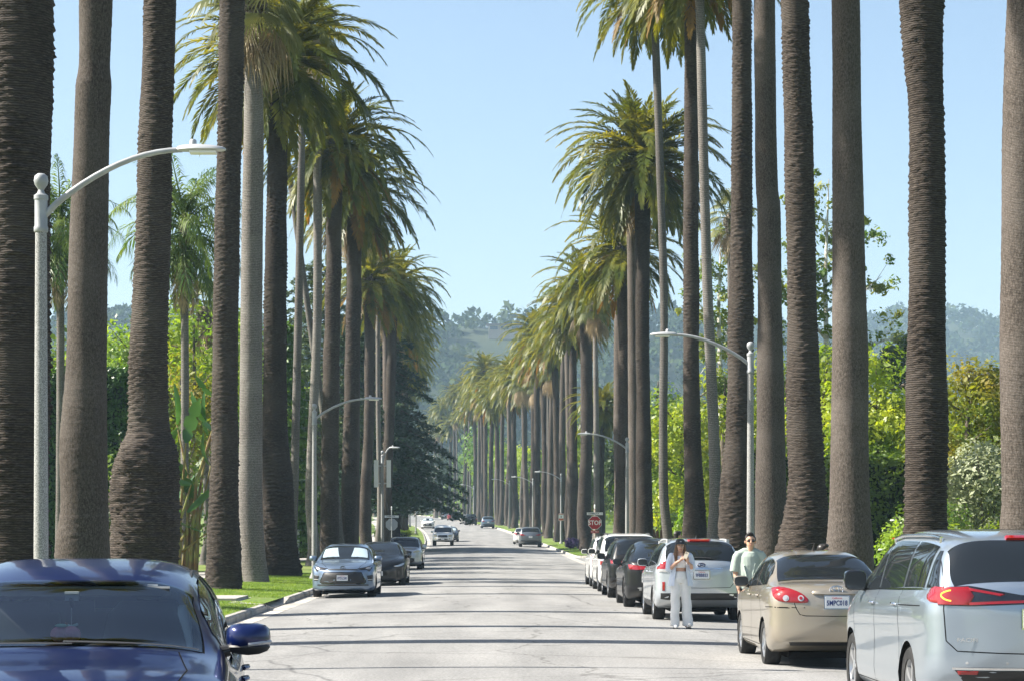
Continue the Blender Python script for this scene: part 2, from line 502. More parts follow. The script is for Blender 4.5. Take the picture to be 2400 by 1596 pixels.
# the ground sheet, everywhere, below the rest
gx = [-1500, -400, -120, -60, -30, -14, -6, 0, 6, 14, 30, 60, 120, 400, 1500]
gy = list(np.arange(-70, 240, 10.0)) + list(np.arange(240, 1000, 20.0)) + [1000, 1400, 2000, 2600]
V = [(x + (sh(y) if abs(x) < 100 else 0), y, gz(y) - 0.12) for y in gy for x in gx]
F = [(i * len(gx) + j, i * len(gx) + j + 1, (i + 1) * len(gx) + j + 1, (i + 1) * len(gx) + j) for i in range(len(gy) - 1) for j in range(len(gx) - 1)]
mesh_obj("ground", V, F, M_GROUND, smooth=True)["kind"] = "structure"

fr = np.linspace(0, 1, 15)
sheet("road", ys_all, [(lambda y, f=f: KL + 0.45 + sh(y) + f * (KR - KL - 0.9)) for f in fr], road_z, M_ASPH)
sheet("gutter_left", ys_all, [lambda y: KL - 0.02 + sh(y), lambda y: KL + 0.22 + sh(y), lambda y: KL + 0.46 + sh(y)], lambda x, y: road_z(x, y) + 0.004, M_GUTTER)
sheet("gutter_right", ys_all, [lambda y: KR - 0.46 + sh(y), lambda y: KR - 0.22 + sh(y), lambda y: KR + 0.02 + sh(y)], lambda x, y: road_z(x, y) + 0.004, M_GUTTER)
# side street crossing at the stop signs
SS0, SS1 = 126.0, 137.0
sheet("side_street", [SS0 - 6, SS0 - 3, SS0, 131, SS1, SS1 + 3, SS1 + 6], [lambda y: -70.0, lambda y: -30.0, lambda y: KL - 0.02], lambda x, y: gz(y) - 0.012, M_ASPH)
sheet("side_street", [SS0 - 6, SS0 - 3, SS0, 131, SS1, SS1 + 3, SS1 + 6], [lambda y: KR + 0.02, lambda y: 30.0, lambda y: 70.0], lambda x, y: gz(y) - 0.012, M_ASPH)

RC = 5.0
def corner(y, y_end, sgn):
    """extra set-back of the kerb where it turns into the side street"""
    d = RC - abs(y_end - y)
    if d <= 0: return 0.0
    d = min(d, RC)
    return RC - math.sqrt(max(RC * RC - d * d, 0))
def lawn(name, y0, y1, side, near_end=None, far_end=None):
    yv = sorted(set([y for y in ys_all if y0 < y < y1] + [y0, y1] + ([y1 - RC + RC * math.sin(a) for a in np.linspace(0.1, 1.55, 9)] if far_end else []) + ([y0 + RC - RC * math.sin(a) for a in np.linspace(0.1, 1.55, 9)] if near_end else [])))
    def back(y):
        b = 0.0
        if far_end: b = max(b, corner(y, y1, 1))
        if near_end: b = max(b, corner(y, y0, -1))
        return b
    k = KL if side < 0 else KR
    ds = [0.14, 1.0, 2.4, 3.6, 4.2, 6.0, 12.0, 40.0, 75.0]
    fns = [(lambda y, d=d: k + sh(y) + side * (max(d, back(y) + d * 0.02) + 0.0)) for d in ds]
    if side < 0: fns = fns[::-1]
    o = sheet(name, yv, fns, lambda x, y: lawn_z(side, side * (x - k - sh(y)), y), M_LAWN)
    return yv, back
lawns = []
for nm, y0, y1, sd, ne, fe in (("lawn_left", -40, SS0, -1, False, True), ("lawn_left_beyond", SS1, 700, -1, True, False),
                               ("lawn_right", -40, SS0, 1, False, True), ("lawn_right_beyond", SS1, 700, 1, True, False)):
    yv, back = lawn(nm, y0, y1, sd, ne, fe)
    lawns.append((nm, y0, y1, sd, back))

# kerbs: cast in three-metre lengths with open joints; the far stretch runs on as one length
kerb_prof = [(0.0, -0.14), (0.0, 0.11), (0.035, 0.15), (0.15, 0.155), (0.15, -0.14)]
def kerb_piece(p0, p1, side, name, parent, gap=0.012):
    d = (p1 - p0); L = d.length; d.normalize()
    nrm = Vector((side, 0, 0)); nrm = Vector((-d.y, d.x, 0)) * (1 if Vector((-d.y, d.x, 0)).dot(nrm) > 0 or abs(d.y) < 1e-6 else -1)
    V = []
    for q in (p0 + d * gap, p1 - d * gap):
        for (o_, z) in kerb_prof:
            V.append(q + nrm * o_ + Vector((0, 0, z)))
    n = len(kerb_prof)
    F = [(i, i + 1, n + i + 1, n + i) for i in range(n - 1)] + [tuple(range(n)), tuple(range(2 * n - 1, n - 1, -1))]
    return mesh_obj(name, [tuple(v) for v in V], F, M_CONC, parent)
for (nm, y0, y1, sd, back) in lawns:
    kb = bpy.data.objects.new(nm.replace("lawn", "kerb"), None); link(kb); kb["kind"] = "structure"
    k = KL if sd < 0 else KR
    P = lambda y: Vector((k + sh(y) + sd * back(y), y, gz(y)))
    ys = list(np.arange(max(y0, -13), min(y1, 235) - 0.01, 3.0)) if y0 < 100 else [y0 + RC - RC * math.sin(a) for a in np.linspace(1.5, 0.0, 7)] + list(np.arange(y0 + RC + 3, 236, 3.0))
    if y0 < 100:
        ys = [y for y in ys if y < y1 - RC] + [y1 - RC + RC * math.sin(a) for a in np.linspace(0, 1.5, 7)]
    for a, b in zip(ys[:-1], ys[1:]):
        if sd < 0 and 51.0 < (a + b) / 2 < 55.0:      # dropped kerb at the carriage walk
            continue
        kerb_piece(P(a), P(b), sd, "kerb_stone", kb)
    if y0 > 100:
        for a, b in zip(np.arange(235, 660, 5.0), np.arange(240, 665, 5.0)):
            kerb_piece(P(a), P(b), sd, "kerb_stone", kb, 0.0)
# carriage walk and its dropped kerb on the left verge
mb = MB()
yk0, yk1 = 51.0, 54.6
zc = gz(53)
mb.add([(KL, 50.0, zc + 0.155), (KL, 51.6, zc + 0.03), (KL, 54.4, zc + 0.03), (KL, 56.0, zc + 0.155),
        (KL - 0.9, 50.0, zc + 0.187), (KL - 0.9, 51.6, zc + 0.19), (KL - 0.9, 54.4, zc + 0.19), (KL - 0.9, 56.0, zc + 0.187),
        (KL, 50.0, zc - 0.1), (KL, 51.6, zc - 0.1), (KL, 54.4, zc - 0.1), (KL, 56.0, zc - 0.1)],
       [(0, 1, 5, 4), (1, 2, 6, 5), (2, 3, 7, 6), (8, 9, 1, 0), (9, 10, 2, 1), (10, 11, 3, 2)])
mb.box((KL - 2.45, 53, zc + 0.21), (3.1, 2.8, 0.08))
o = mb.build("carriage_walk", M_CONC); o["kind"] = "structure"
# footways
for nm, k, sd in (("footway_left", KL, -1), ("footway_right", KR, 1)):
    for y0, y1 in ((-40, SS0), (SS1, 500)):
        f1, f2 = (lambda y: k + sh(y) + sd * 4.4), (lambda y: k + sh(y) + sd * 5.9)
        if sd < 0: f1, f2 = f2, f1
        sheet(nm, [y0] + [y for y in ys_all if y0 < y < y1] + [y1], [f1, f2], lambda x, y: gz(y) + 0.30, M_CONC)

# ------------------------------------------------------------------ hills beyond the town
M_HILL = noisy("hill_scrub", (0.016, 0.026, 0.010), (0.030, 0.040, 0.018), scale=0.03, rough=0.95)
hr = np.random.default_rng(11)
ph = hr.uniform(0, 6.28, 12)
def smooth01(t):
    t = np.clip(t, 0, 1); return t * t * (3 - 2 * t)
def hill_h(x, y):
    yr = 1150 + 900 * smooth01((x - 20) / 330) + 500 * smooth01((-150 - x) / 500)
    ridge = 0.0915 * yr * (1 + 0.035 * np.sin(x / 60 + ph[0]) + 0.02 * np.sin(x / 23 + ph[1]) + 0.03 * np.sin(x / 150 + ph[2]))
    t = (y - 720) / (yr - 720)
    up = smooth01(t * 0.97)
    gully = 1 - 0.16 * (0.5 + 0.5 * np.sin(x / 46 + y / 130 + ph[3])) * np.clip(4 * t * (1 - t), 0, 1) - 0.1 * (0.5 + 0.5 * np.sin(x / 21 - y / 90 + ph[4])) * np.clip(4 * t * (1 - t), 0, 1)
    down = 1 - 0.5 * smooth01((y - yr) / 700)
    return 9 + ridge * up * gully * down
xs = np.linspace(-900, 1100, 130); ysh = np.linspace(700, 2500, 110)
XX, YY = np.meshgrid(xs, ysh)
ZZ = hill_h(XX, YY)
V = np.stack([XX.ravel(), YY.ravel(), ZZ.ravel()], 1)
nx = len(xs)
idx = np.arange(len(ysh) * nx).reshape(len(ysh), nx)
F = np.stack([idx[:-1, :-1].ravel(), idx[:-1, 1:].ravel(), idx[1:, 1:].ravel(), idx[1:, :-1].ravel()], 1)
mesh_obj("hills", V, F, M_HILL, smooth=True)["kind"] = "structure"
# the wood that covers them: crowns of many small leaf faces
def quad_cloud(C, size, r, flat=0.0):
    """C (n,3) centres, size (n,), random oriented diamond quads"""
    n = len(C)
    a = r.normal(size=(n, 3)); a /= np.linalg.norm(a, axis=1)[:, None]
    b = r.normal(size=(n, 3)); b -= a * (a * b).sum(1)[:, None]; b /= np.linalg.norm(b, axis=1)[:, None]
    a = a * size[:, None]; b = b * (size * 0.62)[:, None]
    V = np.stack([C - a, C + b, C + a, C - b], 1).reshape(-1, 3)
    F = np.arange(4 * n).reshape(n, 4)
    return V, F
M_WOOD = [leafy("hill_wood_dark", (0.018, 0.032, 0.014), (0.035, 0.055, 0.02), trans=0.15, scale=0.03, rough=0.9, spec=0.05),
          leafy("hill_wood_light", (0.04, 0.065, 0.022), (0.07, 0.095, 0.03), trans=0.15, scale=0.03, rough=0.9, spec=0.05)]
TH = []
nt = 5600
ty = 760 + 1400 * hr.random(nt * 3) ** 1.1
tx = (hr.random(nt * 3) - 0.5) * 2 * (0.30 * ty + 40) + 0.03 * ty
HOUSES = [(10, 1120), (172, 2010), (310, 2000), (438, 2030), (478, 1985), (455, 2060)]
keep = (tx > -330) & (tx < 640)
for hx, hy in HOUSES:
    keep &= ~((np.abs(tx - hx) < 24) & (ty > hy - 70) & (ty < hy + 8))
ty, tx = ty[keep][:nt], tx[keep][:nt]
for which, mw in enumerate(M_WOOD):
    sel = hr.random(len(tx)) < (0.6 if which == 0 else 0.4)
    x_, y_ = tx[sel], ty[sel]
    z_ = hill_h(x_, y_)
    rad = hr.uniform(3.0, 7.5, len(x_)) * (1 + 0.25 * (y_ > 1500)); hh = rad * hr.uniform(0.8, 1.7, len(x_))
    q = 46
    d = hr.normal(size=(len(x_), q, 3)); d /= np.linalg.norm(d, axis=2)[:, :, None]
    d[:, :, 2] = np.abs(d[:, :, 2]) * 1.0 - 0.2
    d *= hr.uniform(0.75, 1.1, (len(x_), q, 1))
    C = np.stack([x_[:, None] + d[:, :, 0] * rad[:, None], y_[:, None] + d[:, :, 1] * rad[:, None], (z_ + hh * 0.6)[:, None] + d[:, :, 2] * hh[:, None]], 2).reshape(-1, 3)
    sz = np.repeat(rad * 0.30, q) * hr.uniform(0.7, 1.3, len(C))
    Vq, Fq = quad_cloud(C, sz, hr)
    o = mesh_obj("hillside_wood", Vq, Fq, mw)
    o["kind"] = "stuff"; o["label"] = "hazy %s wood covering the far hillside" % ("dark green" if which == 0 else "paler green"); o["category"] = "wood"

# hilltop houses
M_HW = mat("far_wall_white", (0.75, 0.73, 0.70), 0.8); M_HT = mat("far_wall_tan", (0.42, 0.33, 0.25), 0.8)
M_HR = mat("far_roof_grey", (0.32, 0.31, 0.30), 0.8); M_HRR = mat("far_roof_red", (0.36, 0.12, 0.07), 0.8); M_HG = mat("far_window", (0.03, 0.04, 0.05), 0.1)
def far_house(x, y, w, h, wall, roof, label, zoff=0.0, hip=False):
    z = float(hill_h(np.array(x), np.array(y))) + zoff
    t = empty("hill_house", (x, y, z))
    tag(t, label, "house", "houses on the hills")
    MB().box((0, 0, h / 2 - 2), (w, 9, h + 4)).build("wall", wall, t)
    rf = MB()
    if hip:
        rf.add([(-w / 2 - .8, -5.3, h), (w / 2 + .8, -5.3, h), (w / 2 + .8, 5.3, h), (-w / 2 - .8, 5.3, h), (-w / 2 + 4, 0, h + 2.6), (w / 2 - 4, 0, h + 2.6)], [(0, 1, 5, 4), (1, 2, 5), (2, 3, 4, 5), (3, 0, 4), (0, 3, 2, 1)])
    else:
        rf.box((0, 0, h + 0.35), (w + 2.4, 11.5, 0.7))
    rf.build("roof", roof, t)
    n = max(3, int(w / 5))
    for i in range(n):
        MB().box((-w / 2 + w * (i + 0.5) / n, -4.6, h * 0.55), (w / n * 0.7, 0.3, h * 0.5)).build("window", M_HG, t)
far_house(10, 1120, 17, 3.2, M_HT, mat("far_roof_brown", (0.16, 0.09, 0.06), 0.8), "low brown-roofed house on the ridge above the far end of the street", 3)
far_house(172, 2010, 24, 7, M_HT, M_HRR, "red tiled house on the ridge behind the right-hand date palms", 4, True)
far_house(310, 2000, 34, 6, M_HW, M_HR, "white flat-roofed hill house seen between the two sycamores", 6)
far_house(438, 2030, 34, 8, M_HW, M_HR, "white hilltop house right of the fourth trunk from the right edge", 4)
far_house(478, 1985, 44, 7, M_HW, M_HR, "long low white hill house below the hilltop row on the right", 2)
far_house(455, 2060, 30, 7, M_HW, M_HR, "white house on the skyline beside the round hilltop tree", 9)
# ------------------------------------------------------------------ palms
M_BARK_R = bark("date_palm_bark", (0.019, 0.015, 0.013), (0.044, 0.036, 0.030), (0.092, 0.078, 0.067), band=8.0, bump=0.28, patch=(0.071, 0.062, 0.054))
M_BARK_S = bark("fan_palm_bark", (0.043, 0.036, 0.030), (0.086, 0.074, 0.065), (0.135, 0.120, 0.107), band=14.0, bump=0.2, vert=True, patch=(0.126, 0.112, 0.101))
M_BARK_G = bark("grey_palm_bark", (0.080, 0.074, 0.069), (0.127, 0.119, 0.111), (0.191, 0.180, 0.170), band=6.0, bump=0.15, vert=True, patch=(0.176, 0.170, 0.159))
M_FROND = leafy("date_palm_frond", (0.068, 0.092, 0.014), (0.165, 0.168, 0.024), trans=0.42, scale=0.8, rough=0.42, tcol=(2.0, 1.7, 0.42))
M_FROND_OLD = leafy("date_palm_old_frond", (0.15, 0.105, 0.022), (0.23, 0.145, 0.03), trans=0.42, scale=0.8, rough=0.5, tcol=(1.9, 1.35, 0.35))
M_FROND_Q = leafy("queen_palm_frond", (0.05, 0.10, 0.02), (0.12, 0.17, 0.035), trans=0.34, scale=0.8, rough=0.4)
M_FAN = leafy("fan_palm_leaf", (0.09, 0.11, 0.04), (0.19, 0.195, 0.09), trans=0.3, scale=0.8, rough=0.5, tcol=(1.4, 1.3, 0.6))
M_FAN_DEAD = leafy("dead_fan_leaf", (0.20, 0.15, 0.09), (0.38, 0.31, 0.21), trans=0.2, scale=0.8, rough=0.8, tcol=(1.2, 1.0, 0.6))
M_BOOT = noisy("palm_leaf_bases", (0.05, 0.04, 0.03), (0.30, 0.26, 0.21), scale=6, rough=0.95, bump=0.8, lo=0.4, hi=0.7)

def trunk_arrays(path, H, rough, seed, dz=0.04, seg=40, z_fine=99, fibz=1.5):
    """path: (z, dx, r) knots. Leaf-scar rings are modelled: each ring a step with a ragged lip."""
    r_ = np.random.default_rng(seed)
    z0 = -0.3
    zs = [p[0] for p in path]; 
    kz = list(zs); kx = [p[1] for p in path]; kr = [p[2] for p in path]
    if kz[0] > 0.5:
        kx.insert(0, kx[0]); kr.insert(0, kr[0] * 1.12); kz.insert(0, 0.0)
    else:
        kz[0] = 0.0
    if kz[-1] < H - 0.5:
        sl = np.clip((kx[-1] - kx[-2]) / (kz[-1] - kz[-2]), -0.03, 0.03)
        kz.append(H); kx.append(kx[-1] + sl * (H - kz[-2])); kr.append(max(0.22, kr[-1] * 0.9))
    fx = pchip(kz, kx); frr = pchip(kz, kr)
    z = np.concatenate([np.arange(z0, min(H, z_fine), dz), np.arange(min(H, z_fine), H + 0.01, dz * 6)])
    th = np.linspace(0, 2 * math.pi, seg, endpoint=False)
    Z, T = np.meshgrid(z, th, indexing='ij')
    Rr = frr(np.clip(Z, 0, H))
    # slow lumps
    lump = 0
    for k in range(5):
        a, b, c = r_.uniform(0.5, 2.2), r_.integers(1, 4), r_.uniform(0, 6.28)
        lump = lump + 0.012 * np.sin(a * Z + b * T + c)
    noise = r_.normal(size=Z.shape)
    if rough:
        wob = 0.35 * np.sin(3 * T + r_.uniform(0, 6)) + 0.25 * np.sin(7 * T + Z * 1.3) + 0.2 * np.sin(5 * T - Z * 2.1)
        pos = Z / 0.12 + wob * 0.6 + 1.1 * np.sin(Z * 0.55 + r_.uniform(0, 6)) + 0.5 * np.sin(Z * 1.7 + r_.uniform(0, 6))
        amp = 0.75 + 0.45 * np.sin(Z * 0.9 + 2 * T + r_.uniform(0, 6)) * np.sin(Z * 0.37 + r_.uniform(0, 6)) + 0.25 * np.sin(Z * 2.3 - T)
        ringi = np.floor(pos); fr_ = pos - ringi
        cell = np.sin(ringi * 12.9898 + np.floor(T / 0.33 + (ringi % 2) * 0.5) * 78.233) * 43758.5453
        cell = cell - np.floor(cell)
        step = (1 - fr_) ** 1.3 * 0.125 * (0.35 + 1.0 * cell) * amp
        fib = np.clip((fibz + 0.4 * np.sin(3 * T + 1) - Z) / 0.6, 0, 1)                     # root mass at the foot: matted, no rings
        rel = step * (1 - 0.8 * fib) + lump + noise * (0.006 + 0.022 * fib) + fib * 0.035 * np.sin(5 * T + 4 * Z) * np.sin(3.7 * Z + 2 * T)
    else:
        pos = Z / 0.30 + 0.15 * np.sin(2 * T + Z * 0.7)
        fr_ = pos - np.floor(pos)
        rel = lump * 0.7 + noise * 0.007 + 0.010 * (fr_ < 0.12) + 0.006 * np.sin(24 * T + 3 * np.sin(Z * 3))
    Rr = Rr * (1 + rel)
    X = fx(np.clip(Z, 0, H)) + Rr * np.cos(T); Y = Rr * np.sin(T)
    n = len(z)
    V = np.stack([X.ravel(), Y.ravel(), Z.ravel()], 1)
    id_ = np.arange(n * seg).reshape(n, seg); nx_ = np.roll(id_, -1, 1)
    F = np.stack([id_[:-1].ravel(), nx_[:-1].ravel(), nx_[1:].ravel(), id_[1:].ravel()], 1)
    top = (float(fx(H)), 0.0, H)
    return V, F, top, float(frr(H))

def rachis(L, e0, droop, n=9, pw=1.25):
    s = np.linspace(0, 1, n)
    el = e0 - droop * s ** pw
    ds = L / (n - 1)
    x = np.concatenate([[0], np.cumsum(np.cos(el[:-1]) * ds)]); z = np.concatenate([[0], np.cumsum(np.sin(el[:-1]) * ds)])
    return s, x, z, el

def frond_arrays(L, e0, droop, seed, pairs=46, leaf=0.54, width=0.044, vup=0.5, hang=0.25, plum=0.15):
    r_ = np.random.default_rng(seed)
    s, rx, rz, el = rachis(L, e0, droop)
    curl = r_.normal() * 0.05
    def at(t):
        return np.stack([np.interp(t, s, rx), curl * L * t ** 2, np.interp(t, s, rz)], -1)
    t = np.linspace(0.10, 0.995, pairs)
    V = []; 
    P = at(t); E = np.interp(t, s, el)
    tang = np.stack([np.cos(E), np.zeros_like(E), np.sin(E)], 1); nor = np.stack([-np.sin(E), np.zeros_like(E), np.cos(E)], 1)
    prof = leaf * np.clip(np.minimum(t / 0.25 + 0.35, 1.0), 0, 1) * np.clip((1.12 - t) / 0.45, 0.35, 1.0)
    for side in (-1, 1):
        fwd = 0.55 + 0.75 * t ** 2 + r_.normal(size=pairs) * 0.10
        up = vup * (1 - 0.5 * t) + r_.normal(size=pairs) * plum
        lat = np.stack([np.zeros(pairs), np.full(pairs, side), np.zeros(pairs)], 1)
        d = tang * np.sin(fwd)[:, None] + (lat * np.cos(up)[:, None] + nor * np.sin(up)[:, None]) * np.cos(fwd)[:, None]
        d /= np.linalg.norm(d, axis=1)[:, None]
        ln = prof * r_.uniform(0.85, 1.1, pairs)
        tip = P + d * ln[:, None]; tip[:, 2] -= hang * ln * r_.uniform(0.4, 1.4, pairs)
        mid = P + d * (ln * 0.45)[:, None]; mid[:, 2] -= 0.06 * ln
        wv = np.cross(d, nor) ; wv /= np.linalg.norm(wv, axis=1)[:, None] + 1e-9
        w = width * (0.7 + 0.5 * np.clip((1 - t), 0, 1))
        V.append(np.stack([P, mid + wv * w[:, None], tip, mid - wv * w[:, None]], 1).reshape(-1, 3))
    V = np.concatenate(V); nq = len(V) // 4
    F = np.arange(4 * nq).reshape(nq, 4)
    # midrib, three-sided
    ts = np.linspace(0, 1, 8); C = at(ts); rr = 0.045 * (1 - ts) + 0.006
    ring = np.stack([np.stack([C[:, 0], C[:, 1] + rr * math.cos(a), C[:, 2] + rr * math.sin(a)], 1) for a in (1.57, 3.67, 5.76)], 1)
    b0 = len(V); V = np.concatenate([V, ring.reshape(-1, 3)])
    FF = [(b0 + i * 3 + k, b0 + i * 3 + (k + 1) % 3, b0 + (i + 1) * 3 + (k + 1) % 3, b0 + (i + 1) * 3 + k) for i in range(7) for k in range(3)]
    return V, np.concatenate([F, np.array(FF)])

def fan_arrays(e0, droop, seed, stem=1.0, rad=0.85, nseg=26, fold=0.25, limp=0.35):
    r_ = np.random.default_rng(seed)
    V = []; F = []
    sx = stem * math.cos(e0); sz = stem * math.sin(e0)
    for i, q in enumerate((0.0, 0.5, 1.0)):
        for a in (1.57, 3.67, 5.76):
            V.append((sx * q, 0.022 * math.cos(a), sz * q - 0.05 * q * q * droop + 0.022 * math.sin(a)))
    for i in range(2):
        for k in range(3):
            F.append((i * 3 + k, i * 3 + (k + 1) % 3, (i + 1) * 3 + (k + 1) % 3, (i + 1) * 3 + k))
    e1 = e0 - droop * 0.5
    t = np.array([math.cos(e1), 0, math.sin(e1)]); nrm = np.array([-math.sin(e1), 0, math.cos(e1)]); lat = np.array([0, 1.0, 0])
    c = np.array([sx, 0, sz - 0.05 * droop])
    da = 2.1 * 2 / nseg
    for k in range(nseg):
        a = -2.1 + da * (k + 0.5)
        d = t * math.cos(a) + lat * math.sin(a) + nrm * (-fold * abs(math.sin(a)))
        d1 = t * math.cos(a - da * .5) + lat * math.sin(a - da * .5) - nrm * fold * abs(math.sin(a))
        d2 = t * math.cos(a + da * .5) + lat * math.sin(a + da * .5) - nrm * fold * abs(math.sin(a))
        ln = rad * (0.75 + 0.25 * math.cos(a * 0.6)) * r_.uniform(0.88, 1.1)
        m1 = c + (d * .45 + d1 * .55) * ln * 0.6 + nrm * 0.02; m2 = c + (d * .45 + d2 * .55) * ln * 0.6 - nrm * 0.02
        tip = c + d * ln * (1 - 0.12 * limp); tip[2] -= limp * ln * r_.uniform(0.5, 1.1)
        b = len(V); V += [tuple(c), tuple(m1), tuple(tip), tuple(m2)]; F.append((b, b + 1, b + 2, b + 3))
    return np.array(V, float), np.array(F)

def rotz(V, a, tilt=0.0):
    c, s = math.cos(a), math.sin(a)
    if tilt:
        ct, st = math.cos(tilt), math.sin(tilt)
        V = np.stack([V[:, 0], V[:, 1] * ct - V[:, 2] * st, V[:, 1] * st + V[:, 2] * ct], 1)
    return np.stack([V[:, 0] * c - V[:, 1] * s, V[:, 0] * s + V[:, 1] * c, V[:, 2]], 1)

# frond kinds, from the upright spears down to the hanging skirt: (start angle, droop, length)
DATE = [(78, 45, 3.0), (62, 75, 3.8), (46, 92, 4.3), (28, 95, 4.5), (10, 88, 4.5), (-10, 68, 4.3), (-32, 48, 4.0), (-52, 28, 3.6)]
DATE_ARR = [[frond_arrays(L, R(a), R(d), 100 + 10 * i + j, pairs=58) for j in range(2)] for i, (a, d, L) in enumerate(DATE)]
DATE_MESH = [[mesh_data("date_frond", *DATE_ARR[i][j], [M_FROND]) for j in range(2)] for i in range(len(DATE))]
DATE_MESH_OLD = [[mesh_data("old_date_frond", *DATE_ARR[i][j], [M_FROND_OLD]) for j in range(2)] for i in range(len(DATE))]
QUEEN = [(75, 70, 3.0), (50, 110, 3.4), (25, 115, 3.5), (-5, 85, 3.3), (-40, 45, 3.0)]
QUEEN_ARR = [frond_arrays(L, R(a), R(d), 200 + i, pairs=44, leaf=0.62, width=0.028, vup=0.1, hang=0.7, plum=0.55) for i, (a, d, L) in enumerate(QUEEN)]
QUEEN_MESH = [mesh_data("queen_frond", *q, [M_FROND_Q]) for q in QUEEN_ARR]
FANS = [(80, 20), (55, 40), (30, 55), (5, 70), (-25, 60)]
FAN_ARR = [[fan_arrays(R(a), R(d), 300 + 10 * i + j) for j in range(2)] for i, (a, d) in enumerate(FANS)]
FAN_MESH = [[mesh_data("fan_leaf", *FAN_ARR[i][j], [M_FAN]) for j in range(2)] for i in range(len(FANS))]
DEAD_ARR = [fan_arrays(R(a), R(30), 360 + i, limp=0.9, fold=0.9) for i, a in enumerate((-45, -62, -75))]
DEAD_MESH = [mesh_data("dead_fan", *q, [M_FAN_DEAD]) for q in DEAD_ARR]

def date_layout(n, r_):
    out = []
    for i in range(n):
        u = (i + 0.5) / n
        k = min(7, int(u ** 0.85 * 8))
        out.append((k, int(r_.integers(0, 2)), i * 2.39996 + r_.normal() * 0.12, r_.normal() * 0.08, r_.uniform(0.88, 1.10), u))
    return out
def fan_layout(n, r_):
    out = []
    for i in range(n):
        u = (i + 0.5) / n
        out.append((min(4, int(u * 5)), int(r_.integers(0, 2)), i * 2.39996 + r_.normal() * 0.2, r_.normal() * 0.12, r_.uniform(0.8, 1.2), u))
    return out

def boss_arrays(r, h, seed, flare=0.35):
    """the pineapple of cut leaf bases under a date palm's crown"""
    r_ = np.random.default_rng(seed)
    V = []; F = []
    rows = int(h / 0.13)
    for i in range(rows):
        z = -h + h * (i + 0.5) / rows
        q = (z + h) / h
        rad = r * (0.95 + flare * math.sin(min(1, q * 1.1) * math.pi * 0.75))
        m = 14
        for k in range(m):
            a = 2 * math.pi * (k + 0.5 * (i % 2)) / m + r_.normal() * 0.03
            er = np.array([math.cos(a), math.sin(a), 0]); et = np.array([-math.sin(a), math.cos(a), 0]); ez = np.array([0, 0, 1.0])
            w = rad * math.pi / m * 0.92; hh = 0.10 * r_.uniform(0.8, 1.15); pr = 0.075 * r_.uniform(0.7, 1.3)
            c = er * rad + ez * z
            b = len(V)
            V += [tuple(c - et * w), tuple(c - ez * hh), tuple(c + et * w), tuple(c + ez * hh),
                  tuple(c + er * pr - et * w * .55 + ez * .04), tuple(c + er * pr - ez * hh * .4 + ez * .04), tuple(c + er * pr + et * w * .55 + ez * .04), tuple(c + er * pr + ez * hh * .6 + ez * .04)]
            F += [(b + 4, b + 5, b + 6, b + 7), (b, b + 1, b + 5, b + 4), (b + 1, b + 2, b + 6, b + 5), (b + 2, b + 3, b + 7, b + 6), (b + 3, b, b + 4, b + 7)]
    # core
    seg = 14
    b = len(V)
    for zz, rr in ((-h - 0.35, r * 0.98), (-h * 0.6, r * 1.02), (0, r * 1.15), (0.35, r * 0.5)):
        for k in range(seg):
            V.append((rr * math.cos(6.2832 * k / seg), rr * math.sin(6.2832 * k / seg), zz))
    for i in range(3):
        for k in range(seg):
            F.append((b + i * seg + k, b + i * seg + (k + 1) % seg, b + (i + 1) * seg + (k + 1) % seg, b + (i + 1) * seg + k))
    return np.array(V), np.array(F)
BOSS = [mesh_data("leaf_base_boss", *boss_arrays(0.36, h, 40 + i), [M_BOOT]) for i, h in enumerate((0.7, 1.5))]

def date_crown(palm, top, n, seed, singles, scale=1.0, big_boss=False, share=None):
    r_ = np.random.default_rng(seed)
    cr = link(bpy.data.objects.new("crown", BOSS[1 if big_boss else 0]), palm)
    cr.location = top; cr.rotation_euler = (0, 0, r_.uniform(0, 6))
    if singles:
        for (k, j, az, tilt, sc, u) in date_layout(n, r_):
            old = u > 0.7 and r_.random() < 0.10 + 0.6 * (u - 0.7)
            f = link(bpy.data.objects.new("frond", (DATE_MESH_OLD if old else DATE_MESH)[k][j]), cr)
            f.rotation_euler = (tilt, 0, az); f.scale = (sc * scale,) * 3
            f.location = (0.18 * math.cos(az), 0.18 * math.sin(az), 0.15 - 0.5 * u)
    else:
        ms = share[int(r_.integers(0, len(share)))]
        f = link(bpy.data.objects.new("foliage", ms), cr)
        f.scale = (scale,) * 3; f["kind"] = "stuff"; f.rotation_euler = (0, 0, r_.uniform(0, 6.28))
    return cr
def fan_crown(palm, top, n, nd, seed, singles, scale=1.0, share=None, dead=True):
    r_ = np.random.default_rng(seed)
    cr = link(bpy.data.objects.new("crown", BOSS[0]), palm)
    cr.location = top
    cr.scale = (0.8, 0.8, 0.8)
    scale = scale / 0.8
    if singles:
        for (k, j, az, tilt, sc, u) in fan_layout(n, r_):
            f = link(bpy.data.objects.new("fan_leaf", FAN_MESH[k][j]), cr)
            f.rotation_euler = (tilt, 0, az); f.scale = (sc * scale,) * 3
            f.location = (0, 0, 0.3 - 0.5 * u)
        for i in range(nd):
            f = link(bpy.data.objects.new("dead_leaf", DEAD_MESH[i % 3]), cr)
            f.rotation_euler = (r_.normal() * 0.15, 0, i * 2.4); f.scale = (scale * r_.uniform(0.8, 1.2),) * 3
            f.location = (0, 0, -0.1 - 0.5 * r_.random())
    else:
        f = link(bpy.data.objects.new("foliage", share[int(r_.integers(0, len(share)))]), cr)
        f.scale = (scale,) * 3; f["kind"] = "stuff"; f.rotation_euler = (0, 0, r_.uniform(0, 6.28))
    return cr
